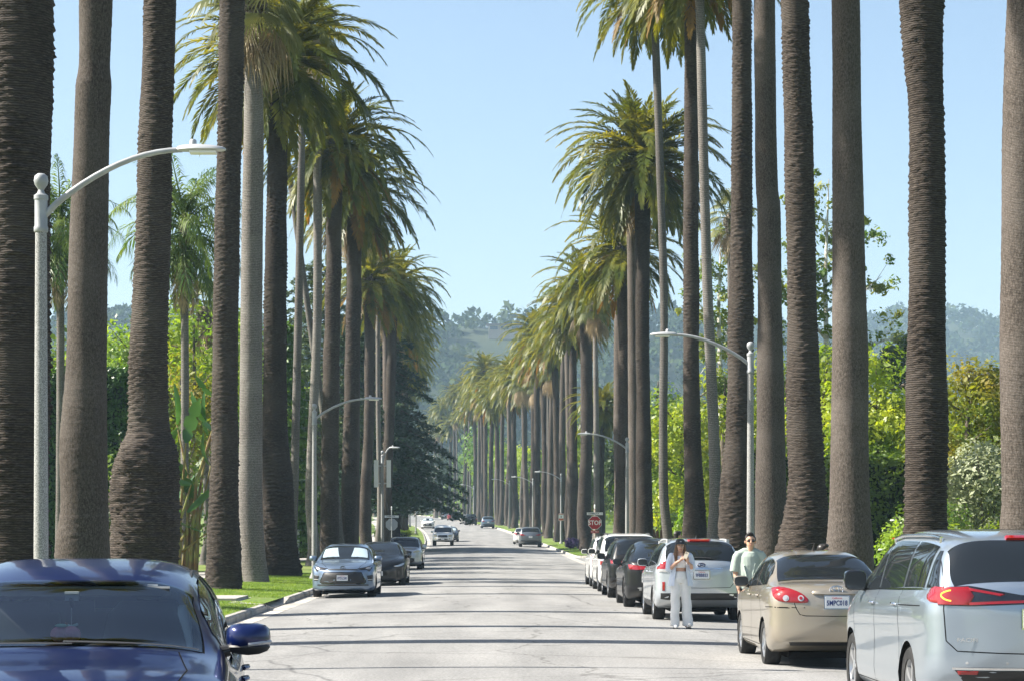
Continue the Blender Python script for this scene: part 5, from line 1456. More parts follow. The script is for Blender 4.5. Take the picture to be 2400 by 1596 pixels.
M_CLEAR = mat("clear_lens", (0.40, 0.40, 0.41), 0.08, 0.3, 1.0)
M_HEAD = mat("headlight_lens", (0.42, 0.44, 0.46), 0.06, 0.5, 1.0)
M_HEADY = mat("aged_headlight_lens", (0.52, 0.46, 0.30), 0.25, 0.2, 0.6)
M_AMBER = mat("amber_lens", (0.7, 0.22, 0.02), 0.15, 0, 1.0)
M_LIT = mat("lit_amber_lamp", (0.8, 0.3, 0.03), 0.2, emit=(1.0, 0.42, 0.05), emit_s=0.9)
M_LITR = mat("lit_red_lamp", (0.5, 0.02, 0.01), 0.2, emit=(1.0, 0.06, 0.02), emit_s=0.35)
M_PLATE = mat("number_plate", (0.72, 0.73, 0.74), 0.45)
M_PTXT = mat("plate_blue_text", (0.02, 0.04, 0.16), 0.5)
M_PRED = mat("plate_red_text", (0.5, 0.03, 0.05), 0.5)
M_INT = mat("car_interior", (0.02, 0.022, 0.025), 0.8)
M_INTL = mat("car_interior_light", (0.32, 0.33, 0.33), 0.85)
M_UNDER = mat("underbody", (0.01, 0.01, 0.01), 0.95, spec=0.1)

SIDE = [(0.0, None), (0.05, 0.975), (0.14, 0.995), (0.28, 1.0), (0.45, 0.992), (0.62, 0.996), (0.76, 1.0), (0.88, 0.985), (0.95, 0.955), (1.0, 0.90)]
TH = [90 * (0.5 - 0.5 * math.cos(math.pi * i / 16)) for i in range(17)]

class Car:
    def __init__(self, sp):
        self.sp = sp
        g = lambda k: pchip([p[0] for p in sp[k]], [p[1] for p in sp[k]])
        self.zcl, self.zb, self.w, self.zbot = g('zcl'), g('zb'), g('w'), g('zbot')
        self.L = sp['L']; self.tum = sp.get('tum', 0.20); self.wbr = sp.get('wbr', 0.915)
        self.ncab = sp.get('ncab', 4.6); self.nhood = sp.get('nhood', 2.7)
    def cab(self, t):
        h = self.zcl(t) - self.zb(t)
        return float(np.clip((h - 0.12) / 0.30, 0, 1))
    def upper(self, t, q):
        """q in 0..1 (fraction of theta) -> x, z"""
        h = float(self.zcl(t) - self.zb(t)); c = self.cab(t)
        e = 2.0 / (self.nhood + (self.ncab - self.nhood) * c)
        th = q * math.pi / 2
        sn = math.sin(th) ** e; cs = max(0.0, math.cos(th)) ** e if q < 0.9999 else 0.0
        a = float(self.w(t)) * self.wbr
        return a * cs * (1 - self.tum * sn * c), float(self.zb(t)) + h * sn
    def side_x(self, t, z):
        h = float(self.zcl(t) - self.zb(t)); c = self.cab(t)
        e = 2.0 / (self.nhood + (self.ncab - self.nhood) * c)
        s_ = min(0.9999, max(0.0, (z - float(self.zb(t))) / max(h, 1e-4)))
        th = math.asin(min(1, s_ ** (1 / e)))
        return float(self.w(t)) * self.wbr * math.cos(th) ** e * (1 - self.tum * s_ * c)
    def section(self, t):
        w = float(self.w(t)); zb = float(self.zb(t)); z0 = float(self.zbot(t))
        half = []
        for (f, xm) in reversed(SIDE):
            half.append((w * (self.wbr if xm is None else xm), zb + (z0 - zb) * f))
        half = [(0.0, z0)] + [(half[0][0] * 0.6, z0)] + half
        up = [self.upper(t, q / 90.0) for q in TH][1:]
        return half + up            # from bottom centre to top centre, x >= 0
    def stations(self, step=0.07):
        ts = np.linspace(0, self.L, 600); z = self.zcl(ts)
        s = np.concatenate([[0], np.cumsum(np.hypot(np.diff(ts), np.diff(z)))])
        n = int(s[-1] / step)
        return np.interp(np.linspace(0, s[-1], n + 1), s, ts)
    def shell(self, step):
        ts = self.stations(step)
        V = []; rings = []
        def ring(pts, yf):
            idx = []
            full = pts + [(-x, z) for (x, z) in reversed(pts[1:-1])]
            for (x, z) in full:
                V.append((x, yf(x, z), z)); idx.append(len(V) - 1)
            rings.append(idx)
        secs = [self.section(t) for t in ts]
        dr, df = self.sp.get('dome_r', 0.07), self.sp.get('dome_f', 0.12)
        bowr, bowf = self.sp.get('bow_r', 0.10), self.sp.get('bow_f', 0.16)
        def ybow(t, x):
            kf = max(0.0, 1 - (self.L - t) / 0.9) ** 2; kr = max(0.0, 1 - t / 0.7) ** 2
            u = (x / max(float(self.w(t)), .1)) ** 2
            return t - bowf * u * kf + bowr * u * kr
        s0 = secs[0]
        zc = (s0[0][1] + s0[-1][1]) / 2
        for r in (0.02, 0.35, 0.62, 0.82, 0.94):
            ring([(x * r, zc + (z - zc) * r) for (x, z) in s0], lambda x, z, r=r: ybow(0, x) - dr * (1 - r ** 3.2))
        for t, s_ in zip(ts, secs):
            ring(s_, lambda x, z, t=t: ybow(t, x))
        s1 = secs[-1]; zc1 = (s1[0][1] + s1[-1][1]) / 2
        for r in (0.94, 0.82, 0.62, 0.35, 0.02):
            ring([(x * r, zc1 + (z - zc1) * r) for (x, z) in s1], lambda x, z, r=r: ybow(self.L, x) + df * (1 - r ** 3.2))
        n = len(rings[0]); F = []
        for a, b in zip(rings[:-1], rings[1:]):
            for k in range(n):
                F.append((a[k], a[(k + 1) % n], b[(k + 1) % n], b[k]))
        F.append(tuple(reversed(rings[0]))); F.append(tuple(rings[-1]))
        return V, [tuple(reversed(f)) for f in F], ts, n

def patch(P, name, material, parent, off=0.004, both=False):
    """P: grid (rows x cols) of points -> sheet pushed off along its own normals"""
    P = np.asarray(P, float); n, m = P.shape[:2]
    du = np.gradient(P, axis=0); dv = np.gradient(P, axis=1)
    N = np.cross(du, dv); N /= np.linalg.norm(N, axis=2)[:, :, None] + 1e-12
    c = P.reshape(-1, 3).mean(0)
    ref = np.array([0, c[1], 0.6])
    flip = (N.reshape(-1, 3) * (P.reshape(-1, 3) - ref)).sum() < 0
    if flip: N = -N
    Q = P + N * off
    id_ = np.arange(n * m).reshape(n, m)
    F = np.stack([id_[:-1, :-1].ravel(), id_[:-1, 1:].ravel(), id_[1:, 1:].ravel(), id_[1:, :-1].ravel()], 1)
    if not flip: F = F[:, ::-1].copy()
    return mesh_obj(name, Q.reshape(-1, 3), F, material, parent, smooth=True)

def chaikin(poly, it):
    for _ in range(it):
        out = []
        for a, b in zip(poly, poly[1:] + poly[:1]):
            out += [(a[0] * .75 + b[0] * .25, a[1] * .75 + b[1] * .25), (a[0] * .25 + b[0] * .75, a[1] * .25 + b[1] * .75)]
        poly = out
    return poly

class Build:
    def __init__(self, spec, paint_mat, name, step=0.08, cut=None):
        self.c = Car(spec); self.sp = spec; self.L = spec['L']
        V, F, ts, n = self.c.shell(step)
        me = mesh_data("body", V, F, [paint_mat, M_UNDER], smooth=True)
        self.root = empty(name)
        # wheel wells
        cb = MB()
        r, tr, tf, tw = spec['wheel']
        for t in (tr, tf):
            for s in (-1, 1):
                x0 = s * (float(self.c.w(t)) - 0.34); x1 = s * (float(self.c.w(t)) + 0.2)
                cb.lathe([(r * 1.13, min(x0, x1)), (r * 1.13, max(x0, x1))], 30, (0, t, r * 1.0), 'X')
        cme = bpy.data.meshes.new("cut"); cme.from_pydata(cb.v, [], cb.f); cme.update()
        bmx = bmesh.new(); bmx.from_mesh(cme); bmesh.ops.recalc_face_normals(bmx, faces=bmx.faces); bmx.to_mesh(cme); bmx.free()
        cme.materials.append(paint_mat); cme.materials.append(M_UNDER)
        cme.polygons.foreach_set("material_index", np.ones(len(cme.polygons), dtype=np.int32))
        bmx = bmesh.new(); bmx.from_mesh(me); bmesh.ops.recalc_face_normals(bmx, faces=bmx.faces); bmx.to_mesh(me); bmx.free()
        bo = bpy.data.objects.new("b", me); co = bpy.data.objects.new("c", cme)
        COL.objects.link(bo); COL.objects.link(co)
        md = bo.modifiers.new("m", 'BOOLEAN'); md.object = co; md.operation = 'DIFFERENCE'; md.solver = 'EXACT'
        dg = bpy.context.evaluated_depsgraph_get()
        out = bpy.data.meshes.new_from_object(bo.evaluated_get(dg))
        bpy.data.objects.remove(bo); bpy.data.objects.remove(co); bpy.data.meshes.remove(me); bpy.data.meshes.remove(cme)
        bm = bmesh.new(); bm.from_mesh(out)
        self.bvh = BVHTree.FromBMesh(bm)
        if cut is not None:
            dead = [f for f in bm.faces if cut(f.calc_center_median(), f.normal)]
            bmesh.ops.delete(bm, geom=dead, context='FACES')
        for f in bm.faces: f.smooth = True
        bm.to_mesh(out); bm.free()
        out.set_sharp_from_angle(angle=R(38))
        out.name = name + "_body"
        self.body = link(bpy.data.objects.new("body", out), self.root)
        self.paint = paint_mat
        self.wheels()
    # -- projection of flat outlines on to the shell
    def hit(self, view, u, v):
        if view == 'rear': o, d = Vector((u, -3, v)), Vector((0, 1, 0))
        elif view == 'front': o, d = Vector((u, self.L + 3, v)), Vector((0, -1, 0))
        elif view == 'left': o, d = Vector((-3, u, v)), Vector((1, 0, 0))
        elif view == 'right': o, d = Vector((3, u, v)), Vector((-1, 0, 0))
        else: o, d = Vector((u, v, 4)), Vector((0, 0, -1))
        h = self.bvh.ray_cast(o, d)
        if h[0] is None:
            h = self.bvh.find_nearest(o + d * (3 if view != 'top' else 2.5))
        return h[0], (h[1] if h[1].dot(d) < 0 else -h[1])
    def decal(self, name, poly, view, material, off=0.005, smooth=0, parent=None, mirror=False, skirt=0.02):
        if smooth: poly = chaikin(list(poly), smooth)
        pts = []
        for a, b in zip(poly, list(poly[1:]) + [poly[0]]):
            n = max(1, int(math.hypot(b[0] - a[0], b[1] - a[1]) / 0.05))
            pts += [(a[0] + (b[0] - a[0]) * k / n, a[1] + (b[1] - a[1]) * k / n) for k in range(n)]
        cx = sum(p[0] for p in pts) / len(pts); cy = sum(p[1] for p in pts) / len(pts)
        outs = []
        for mir in ([1, -1] if mirror else [1]):
            V = []; F = []; n = len(pts)
            view_ = view
            for ri, (r, of) in enumerate(((1.0, -skirt), (1.0, off * 0.6), (0.94, off), (0.6, off), (0.25, off))):
                for (u, v) in pts:
                    uu, vv = cx + (u - cx) * r, cy + (v - cy) * r
                    if view_ in ('rear', 'front', 'top'): p, nn = self.hit(view_, uu * mir, vv)
                    else: p, nn = self.hit(view_ if mir == 1 else ('right' if view_ == 'left' else 'left'), uu, vv)
                    V.append(p + nn * of)
            k0 = len(V)
            if view_ in ('rear', 'front', 'top'): p, nn = self.hit(view_, cx * mir, cy)
            else: p, nn = self.hit(view_ if mir == 1 else ('right' if view_ == 'left' else 'left'), cx, cy)
            V.append(p + nn * off)
            for r in range(4):
                for k in range(n):
                    F.append((r * n + k, r * n + (k + 1) % n, (r + 1) * n + (k + 1) % n, (r + 1) * n + k))
            for k in range(n):
                F.append((4 * n + k, 4 * n + (k + 1) % n, k0))
            outs.append(mesh_obj(name, [tuple(v) for v in V], F, material, parent or self.root, smooth=True))
            outs[-1].data.set_sharp_from_angle(angle=R(50))
        return outs
    def seam(self, lines, name="panel_gap", material=None, w=0.005, off=0.0015, parent=None, mirror=True):
        V = []; F = []
        for (view, pl) in lines:
            for mir in ([1, -1] if mirror else [1]):
                pts = []
                for a, b in zip(pl[:-1], pl[1:]):
                    n = max(1, int(math.hypot(b[0] - a[0], b[1] - a[1]) / 0.04))
                    pts += [(a[0] + (b[0] - a[0]) * k / n, a[1] + (b[1] - a[1]) * k / n) for k in range(n)]
                pts.append(pl[-1])
                Q = []
                for (u, v) in pts:
                    if view in ('rear', 'front', 'top'): h = self.hit(view, u * mir, v)
                    else: h = self.hit(view if mir == 1 else ('right' if view == 'left' else 'left'), u, v)
                    Q.append(h)
                b0 = len(V)
                for i, (p, nn) in enumerate(Q):
                    d = Q[min(i + 1, len(Q) - 1)][0] - Q[max(i - 1, 0)][0]
                    s = nn.cross(d)
                    s = s.normalized() * w if s.length > 1e-9 else Vector((0, 0, 0))
                    V += [tuple(p + nn * off + s), tuple(p + nn * off - s)]
                for i in range(len(Q) - 1):
                    F.append((b0 + 2 * i, b0 + 2 * i + 1, b0 + 2 * i + 3, b0 + 2 * i + 2))
        return mesh_obj(name, V, F, material or M_SEAM, parent or self.root)
    # -- glass
    def top_glass(self, name, t0, t1, q0=0.44, nt=14, material=None, off=0.004, inset=0.02):
        c = self.c; P = []
        ts = np.linspace(t0, t1, 200); zz = c.zcl(ts); s = np.concatenate([[0], np.cumsum(np.hypot(np.diff(ts), np.diff(zz)))])
        ts = np.interp(np.linspace(0, s[-1], nt), s, ts)
        for t in ts:
            row = []
            qs = list(np.linspace(q0, 1.0, 9))
            pts = [c.upper(t, q) for q in qs]
            full = [(x, z) for (x, z) in pts] + [(-x, z) for (x, z) in reversed(pts[:-1])]
            for (x, z) in full:
                bf, br = self.sp.get('bow_f', .16), self.sp.get('bow_r', .10)
                kf = max(0.0, 1 - (self.L - t) / 0.9) ** 2; kr = max(0.0, 1 - t / 0.7) ** 2
                u = (x / float(c.w(t))) ** 2
                row.append((x, t - bf * u * kf + br * u * kr, z))
            P.append(row)
        return patch(P, name, material or M_GLASS, self.root, off)
    def side_glass(self, spans, zpad=0.035, top=0.10, material=None, off=0.004, name="side_window"):
        c = self.c
        for (t0, t1) in spans:
            for s in (1, -1):
                P = []
                for t in np.linspace(t0, t1, 12):
                    zl = float(c.zb(t)) + zpad; zh = max(zl + 0.012, float(c.zcl(t)) - top)
                    row = []
                    for z in np.linspace(zl, zh, 7):
                        kr = max(0.0, 1 - t / 0.7) ** 2; x = c.side_x(t, z)
                        row.append((s * x, t + self.sp.get('bow_r', .10) * kr * (x / float(c.w(t))) ** 2, z))
                    P.append(row)
                patch(P, name, material or M_GLASS, self.root, off)
    def wheels(self):
        r, tr, tf, tw = self.sp['wheel']; c = self.c
        key = (round(r, 3), round(tw, 3), self.sp.get('rim', 'alloy'))
        if key not in WHEEL_CACHE:
            ty = MB().lathe([(r * 0.66, -tw / 2), (r * 0.9, -tw / 2 - 0.008), (r * 0.975, -tw / 2 + 0.02), (r, -tw / 4), (r, tw / 4), (r * 0.975, tw / 2 - 0.02), (r * 0.9, tw / 2 + 0.008), (r * 0.66, tw / 2)], 32, (0, 0, 0), 'X', False).build("tyre", M_TYRE, None, True)
            rm = MB(); Rm = r * 0.67
            rm.lathe([(Rm, -tw * 0.4), (Rm, tw * 0.46), (Rm * 0.94, tw * 0.47), (Rm * 0.90, tw * 0.30), (Rm * 0.86, -tw * 0.1)], 28, (0, 0, 0), 'X', False)
            ns = {'alloy': 5, 'dark': 10, 'cap': 7}[key[2]]
            for k in range(ns):
                a = 2 * math.pi * k / ns; da = 0.17 if ns == 5 else 0.10
                def pt(rr, aa, x): return (x, rr * math.cos(aa), rr * math.sin(aa))
                rm.add([pt(Rm * .16, a - da * 1.8, tw * .40), pt(Rm * .16, a + da * 1.8, tw * .40), pt(Rm * .95, a + da, tw * .44), pt(Rm * .95, a - da, tw * .44),
                        pt(Rm * .16, a - da * 1.8, tw * .28), pt(Rm * .16, a + da * 1.8, tw * .28), pt(Rm * .95, a + da, tw * .32), pt(Rm * .95, a - da, tw * .32)],
                       [(0, 1, 2, 3), (0, 4, 5, 1), (1, 5, 6, 2), (3, 2, 6, 7), (0, 3, 7, 4)])
            rm.lathe([(Rm * .2, tw * .2), (Rm * .2, tw * .42), (Rm * .12, tw * .45), (0, tw * .455)], 14, (0, 0, 0), 'X')
            ro = rm.build("rim", M_RIMD if key[2] == 'dark' else M_RIM, None, True)
            dk = MB().lathe([(Rm * .88, -tw * .1), (0, -tw * .1)], 24, (0, 0, 0), 'X').build("brake_disc", M_UNDER, None)
            WHEEL_CACHE[key] = (ty.data, ro.data, dk.data)
            for o in (ty, ro, dk): bpy.data.objects.remove(o)
        me = WHEEL_CACHE[key]
        for t in (tr, tf):
            for s in (1, -1):
                w = link(bpy.data.objects.new("wheel", me[0]), self.root)
                w.location = (s * (float(c.w(t)) - tw / 2 - 0.025), t, r)
                if s < 0: w.rotation_euler = (0, 0, math.pi)
                for nm, m_ in (("rim", me[1]), ("brake_disc", me[2])):
                    link(bpy.data.objects.new(nm, m_), w)
        # dark floor between the wheels
        MB().box((0, (tr + tf) / 2, float(c.zbot((tr + tf) / 2)) - 0.03), (1.1, tf - tr + 0.9, 0.08)).build("underbody", M_UNDER, self.root)
    def mirrors(self, t, z, size=(0.24, 0.13, 0.16), material=None, reach=0.16, tilt=0.0):
        c = self.c
        for s in (1, -1):
            x = s * (c.side_x(t, max(z, float(c.zb(t)) + 0.02)) + reach)
            V = []; F = []
            prof = [(-0.5, 0.55, 0.75), (-0.42, 0.92, 0.97), (-0.1, 1.0, 1.0), (0.2, 0.85, 0.9), (0.42, 0.55, 0.62), (0.5, 0.12, 0.15)]
            for (q, kx, kz) in prof:
                for k in range(14):
                    a = 2 * math.pi * k / 14
                    ca, sa = math.cos(a), math.sin(a)
                    V.append((x + size[0] / 2 * kx * math.copysign(abs(ca) ** 0.6, ca), t + size[1] * q, z + size[2] / 2 * kz * math.copysign(abs(sa) ** 0.6, sa)))
            for i in range(len(prof) - 1):
                for k in range(14):
                    F.append((i * 14 + k, i * 14 + (k + 1) % 14, (i + 1) * 14 + (k + 1) % 14, (i + 1) * 14 + k))
            F += [tuple(range(13, -1, -1)), tuple(range(14 * 5, 14 * 6))]
            o = mesh_obj("mirror", V, F, material or self.paint, self.root, smooth=True); o.data.set_sharp_from_angle(angle=R(60))
            pts = []
            for k in range(16):
                a = 2 * math.pi * k / 16; ca, sa = math.cos(a), math.sin(a)
                pts.append((x + size[0] * .44 * math.copysign(abs(ca) ** .6, ca), t - size[1] * 0.5 - 0.004, z + size[2] * .42 * math.copysign(abs(sa) ** .6, sa)))
            mesh_obj("mirror_glass", pts, [tuple(range(16))], M_GLASS2, o)
            MB().tube([(x - s * reach * 0.3, t, z - size[2] * .35), (x - s * (reach + 0.05), t + 0.02, z - size[2] * .5)], 0.03, 8, squash=0.7).build("mirror_arm", M_PLAST, o)
    def plate(self, z, view='rear', txt=None, x=0.0, state=True, size=(0.305, 0.152)):
        p, n = self.hit(view, x, z)
        sg = -1 if view == 'rear' else 1
        y = p.y + sg * 0.02
        t = MB().box((x, y, z), (size[0] + .03, 0.012, size[1] + .03)).build("plate_frame", M_CHROME if view == 'rear' else M_PLAST, self.root)
        pl = MB().box((x, y + sg * 0.008, z), (size[0], 0.006, size[1])).build("number_plate", M_PLATE, self.root)
        rot = (R(90), 0, 0 if view == 'rear' else math.pi)
        if txt:
            text_mesh(txt, 0.092, M_PTXT, pl, (x, y + sg * 0.012, z - 0.012), rot, name="plate_number", bold=0.0025, xs=0.74)
        if state:
            text_mesh("California", 0.034, M_PRED, pl, (x, y + sg * 0.012, z + 0.054), rot, name="plate_state")
        return pl
    def handles(self, pts, material=None):
        for (t, z) in pts:
            for s in ('left', 'right'):
                p, n = self.hit(s, t, z)
                MB().tube([p + Vector((0, -0.09, 0)) + n * 0.005, p + Vector((0, -0.05, 0)) + n * 0.03, p + Vector((0, 0.05, 0)) + n * 0.03, p + Vector((0, 0.09, 0)) + n * 0.005], 0.014, 6).build("door_handle", material or self.paint, self.root, True)
    def done(self, label, x, y, yaw=0.0, group="cars parked along the kerb", category="car", dz=0.0, front_first=False):
        """y is the end nearest the camera"""
        tag(self.root, label, category, group)
        place(self.root, x, y, yaw, self.L, front_first, dz)
        return self.root
WHEEL_CACHE = {}
def place(root, x, y, yaw, L, front_first, dz=0.0):
    if front_first:
        root.rotation_euler = (0, 0, math.pi + yaw)
        yy = y + L
        root.location = (x - L * math.sin(yaw) * 0, yy, road_z(x, y + L / 2) + dz)
    else:
        root.rotation_euler = (0, 0, yaw)
        root.location = (x, y, road_z(x, y + L / 2) + dz)

# ============ tan sedan
TAN = paint("tan_paint", (0.33, 0.29, 0.23), 0.55, 0.34)
sp = dict(L=4.45, zcl=[(0, 0.990), (.05, 1.060), (.3, 1.115), (.72, 1.145), (1.05, 1.330), (1.4, 1.480), (1.8, 1.535), (2.2, 1.545), (2.75, 1.490), (3.15, 1.270), (3.5, 1.090), (4.0, 0.990), (4.3, 0.860), (4.45, 0.720)],
          zb=[(0, 0.945), (.3, 1.045), (.7, 1.060), (1.6, 1.030), (3.1, 0.980), (3.5, 0.960), (4.1, 0.860), (4.45, 0.660)],
          w=[(0, .735), (.1, .80), (.35, .838), (.9, .85), (3.6, .85), (4.1, .81), (4.35, .70), (4.45, .60)],
          zbot=[(0, .36), (.25, .30), (.6, .2), (3.8, .19), (4.45, .26)], wheel=(.31, .93, 3.53, .2), tum=.2, dome_r=.05, bow_r=.13, rim='cap')
b = Build(sp, TAN, "tan_sedan", .07)
b.top_glass("rear_window", .76, 1.42, .42); b.top_glass("windshield", 2.78, 3.45, .42)
b.side_glass([(1.05, 1.28), (1.33, 2.05), (2.13, 3.25)])
b.decal("tail_light", [(.38, .865), (.56, .865), (.72, .88), (.79, .93), (.80, 1.03), (.74, 1.075), (.62, 1.06), (.47, 1.01), (.38, .94), (.355, .89)], 'rear', M_TAIL, .014, 1, mirror=True)
for xx in (.455, .64):
    ring = [(xx + .040 * math.cos(a), .925 + .040 * math.sin(a)) for a in np.arange(0, 6.28, .45)]
    b.decal("reversing_lens", ring, 'rear', M_CLEAR, .02, 0, mirror=True)
    b.decal("lens_ring", [(xx + .022 * math.cos(a), .925 + .022 * math.sin(a)) for a in np.arange(0, 6.28, .6)], 'rear', M_TAIL if xx < .5 else M_CLEAR, .026, 0, mirror=True)
b.seam([('rear', [(.57, 1.08), (.565, .95), (.52, .80), (.47, .715), (.40, .70), (0, .695)]), ('rear', [(.60, .80), (.82, .805)]), ('left', [(.0, .805), (.25, .81), (.60, .80)]),
        ('left', [(1.30, 1.42), (1.28, 1.0), (1.05, .72), (1.2, .5), (1.3, .3)]), ('left', [(2.09, 1.4), (2.1, 1.0), (2.1, .3)]), ('left', [(3.18, .95), (3.2, .6), (3.12, .3)]), ('left', [(1.3, .27), (3.1, .27)])])
b.decal("garnish", [(-.31, .985), (-.30, 1.02), (.30, 1.02), (.31, .985), (.29, .968), (-.29, .968)], 'rear', TAN, .03, 1)
b.decal("plate_recess", [(-.29, .965), (.29, .965), (.24, .80), (-.24, .80)], 'rear', M_SEAM if False else TAN, .0035, 1)
b.plate(.877, 'rear', "5MPC018")
# emblem: three ovals
p, nn = b.hit('rear', 0, 1.03)
em = MB()
for (rx, rz, cz) in ((.085, .056, 0), (.03, .05, -.002), (.058, .022, .022)):
    em.tube([(rx * math.cos(a), 0, cz + rz * math.sin(a)) for a in np.linspace(0, 2 * math.pi, 25)], .007, 6, False)
e = em.build("emblem", M_CHROME, b.root, True); e.location = (0, p.y - .04, 1.035)
text_mesh("COROLLA", .035, M_CHROME, b.root, (.43, b.hit('rear', .43, .925)[0].y - .012, .925), (R(90), 0, 0), name="model_name") if False else None
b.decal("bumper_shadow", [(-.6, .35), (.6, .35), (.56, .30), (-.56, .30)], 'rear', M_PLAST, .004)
b.mirrors(3.05, 1.09, (.22, .14, .16), TAN, .14)
b.handles([(1.42, .93), (2.28, .92)])
MB().tube([(0, 1.95, 1.53), (0, 1.93, 1.57), (0, 1.86, 1.64)], [.03, .015, .004], 8).build("antenna", M_PLAST, b.root, True)
b.decal("headlight", [(.42, .62), (.70, .60), (.78, .70), (.70, .80), (.5, .78)], 'front', M_HEAD, .01, 1, mirror=True)
b.decal("grille", [(-.32, .62), (.32, .62), (.36, .74), (-.36, .74)], 'front', M_PLAST, .006, 1)
tan_car = b.done("tan sedan parked behind the silver minivan", 4.57, 27.8)

# ============ silver minivan
VAN = paint("silver_blue_paint", (0.36, 0.42, 0.48), 0.75, 0.3)
sp = dict(L=5.15, zcl=[(0, 1.31), (.03, 1.345), (.10, 1.44), (.26, 1.63), (.38, 1.72), (.55, 1.765), (1.5, 1.815), (2.4, 1.82), (3.0, 1.77), (3.5, 1.57), (4.1, 1.27), (4.5, 1.16), (4.9, 1.02), (5.15, .84)],
          zb=[(0, 1.22), (.15, 1.25), (.6, 1.25), (2.5, 1.20), (3.8, 1.15), (4.3, 1.06), (4.9, .92), (5.15, .72)],
          w=[(0, .83), (.1, .885), (.35, .935), (.9, .96), (4.2, .96), (4.8, .89), (5.0, .79), (5.15, .64)],
          zbot=[(0, .50), (.2, .40), (.7, .22), (4.6, .21), (5.15, .30)], wheel=(.365, 1.08, 4.17, .24), tum=.17, ncab=5.4, dome_r=.06, bow_r=.16, wbr=.94)
b = Build(sp, VAN, "silver_minivan", .07)
b.top_glass("rear_window", .035, .37, .34); b.top_glass("windshield", 3.05, 4.0, .42)
b.side_glass([(.62, 1.48), (1.56, 2.72), (2.80, 3.72)], top=.115)
b.decal("quarter_glass", [(.22, 1.29), (.54, 1.285), (.54, 1.62), (.46, 1.62)], 'left', M_GLASS, .006, 0, mirror=True)
b.seam([('left', [(.5, 1.275), (1.5, 1.25), (2.8, 1.225), (3.75, 1.19)])], "window_trim", M_CHROME, .010, .004)
b.decal("tail_light_bar", [(-.855, 1.220), (-.845, 1.295), (-.60, 1.310), (-.30, 1.240), (0, 1.225), (.30, 1.240), (.60, 1.310), (.845, 1.295), (.855, 1.220), (.85, 1.135), (.6, 1.130), (0, 1.155), (-.6, 1.130), (-.85, 1.135)], 'rear', M_GLOSSB, .010)
b.decal("tail_light", [(.60, 1.300), (.845, 1.295), (.855, 1.225), (.85, 1.140), (.60, 1.140), (.56, 1.220)], 'rear', M_TAIL, .018, mirror=True)
b.decal("tail_light_strip", [(.30, 1.235), (.62, 1.293), (.62, 1.270), (.34, 1.220)], 'rear', M_TAIL, .016, mirror=True)
b.decal("tail_light_strip", [(0, 1.190), (.62, 1.165), (.62, 1.140), (0, 1.167)], 'rear', M_TAIL, .016, mirror=True)
for s in (1, -1):
    cs = MB(); pts = []
    for a in np.linspace(R(-80), R(80), 14):
        u, v = s * (.73 + .09 * math.cos(a)), 1.22 + .045 * math.sin(a)
        pp, nn = b.hit('rear', u, v); pts.append(pp + nn * .016)
    o = cs.tube(pts, .007, 6).build("lit_lamp", M_LIT if s < 0 else M_TAIL, b.root, True)
b.decal("side_tail_light", [(.10, 1.145), (.33, 1.165), (.42, 1.235), (.36, 1.305), (.12, 1.295)], 'left', M_TAIL, .012, 1, mirror=True)
b.seam([('rear', [(.76, 1.70), (.80, 1.35), (.81, 1.1), (.79, .82), (.70, .73), (.3, .715), (0, .71)]),
        ('left', [(1.52, 1.68), (1.52, 1.05), (1.46, .7), (1.42, .3)]), ('left', [(2.76, 1.6), (2.76, 1.05), (2.74, .28)]), ('left', [(3.95, 1.05), (3.9, .6), (3.78, .28)]), ('left', [(.55, 1.12), (1.52, 1.10)]), ('left', [(1.45, .29), (3.8, .29)])])
b.decal("bumper_insert", [(-.72, .56), (.72, .56), (.62, .44), (-.62, .44)], 'rear', M_PLAST, .006)
b.seam([('rear', [(-.74, .575), (.74, .575)])], "chrome_strip", M_CHROME, .010, .006, mirror=False)
b.decal("reflector", [(.52, .555), (.70, .555), (.69, .525), (.53, .525)], 'rear', M_TAIL, .012, mirror=True)
for xx in (.28, .62):
    b.decal("parking_sensor", [(xx + .013 * math.cos(a),   .625 + .013 * math.sin(a)) for a in np.arange(0, 6.28, .8)], 'rear', M_SILVER, .003, mirror=True)
b.plate(1.02, 'rear', None)
pp = b.hit('rear', -.58, .83)[0]
tx = text_mesh("PACIFICA", .052, M_CHROME, b.root, (-.58, pp.y - .012, .83), (R(90), 0, R(-6)), name="model_lettering", depth=.003, xs=1.25)
b.mirrors(3.62, 1.29, (.25, .15, .22), M_GLOSSB, .15)
b.handles([(1.66, 1.10), (2.86, 1.08)], M_CHROME)
for s in (1, -1):
    pts = [(s * .70, t, b.hit('top', s * .70, t)[0].z) for t in np.linspace(.75, 2.9, 12)]
    MB().tube([(p[0], p[1], p[2] + .035) for p in pts], .018, 8).tube([(pts[0][0], pts[0][1], pts[0][2] - .03), (pts[0][0], pts[0][1], pts[0][2] + .035)], .018, 8).tube([(pts[-1][0], pts[-1][1], pts[-1][2] - .06), (pts[-1][0], pts[-1][1], pts[-1][2] + .035)], .018, 8).build("roof_rail", M_CHROME, b.root, True)
b.decal("roof_glass", [(-.42, 1.6), (.42, 1.6), (.42, 2.5), (-.42, 2.5)], 'top', M_GLASS, .004, 1)
b.decal("brake_light", [(-.2, 1.735), (.2, 1.735), (.2, 1.715), (-.2, 1.715)], 'rear', M_TAIL, .03)
b.decal("side_marker", [(4.86, .50), (4.90, .50), (4.92, .72), (4.88, .72)], 'left', M_AMBER, .01, mirror=True)
b.decal("headlight", [(.40, .74), (.85, .70), (.92, .80), (.80, .88), (.45, .82)], 'front', M_HEAD, .01, 1, mirror=True)
b.done("silver minivan with lit tail lamp at the right edge of the road", 4.90, 18.9, category="minivan", group=None)

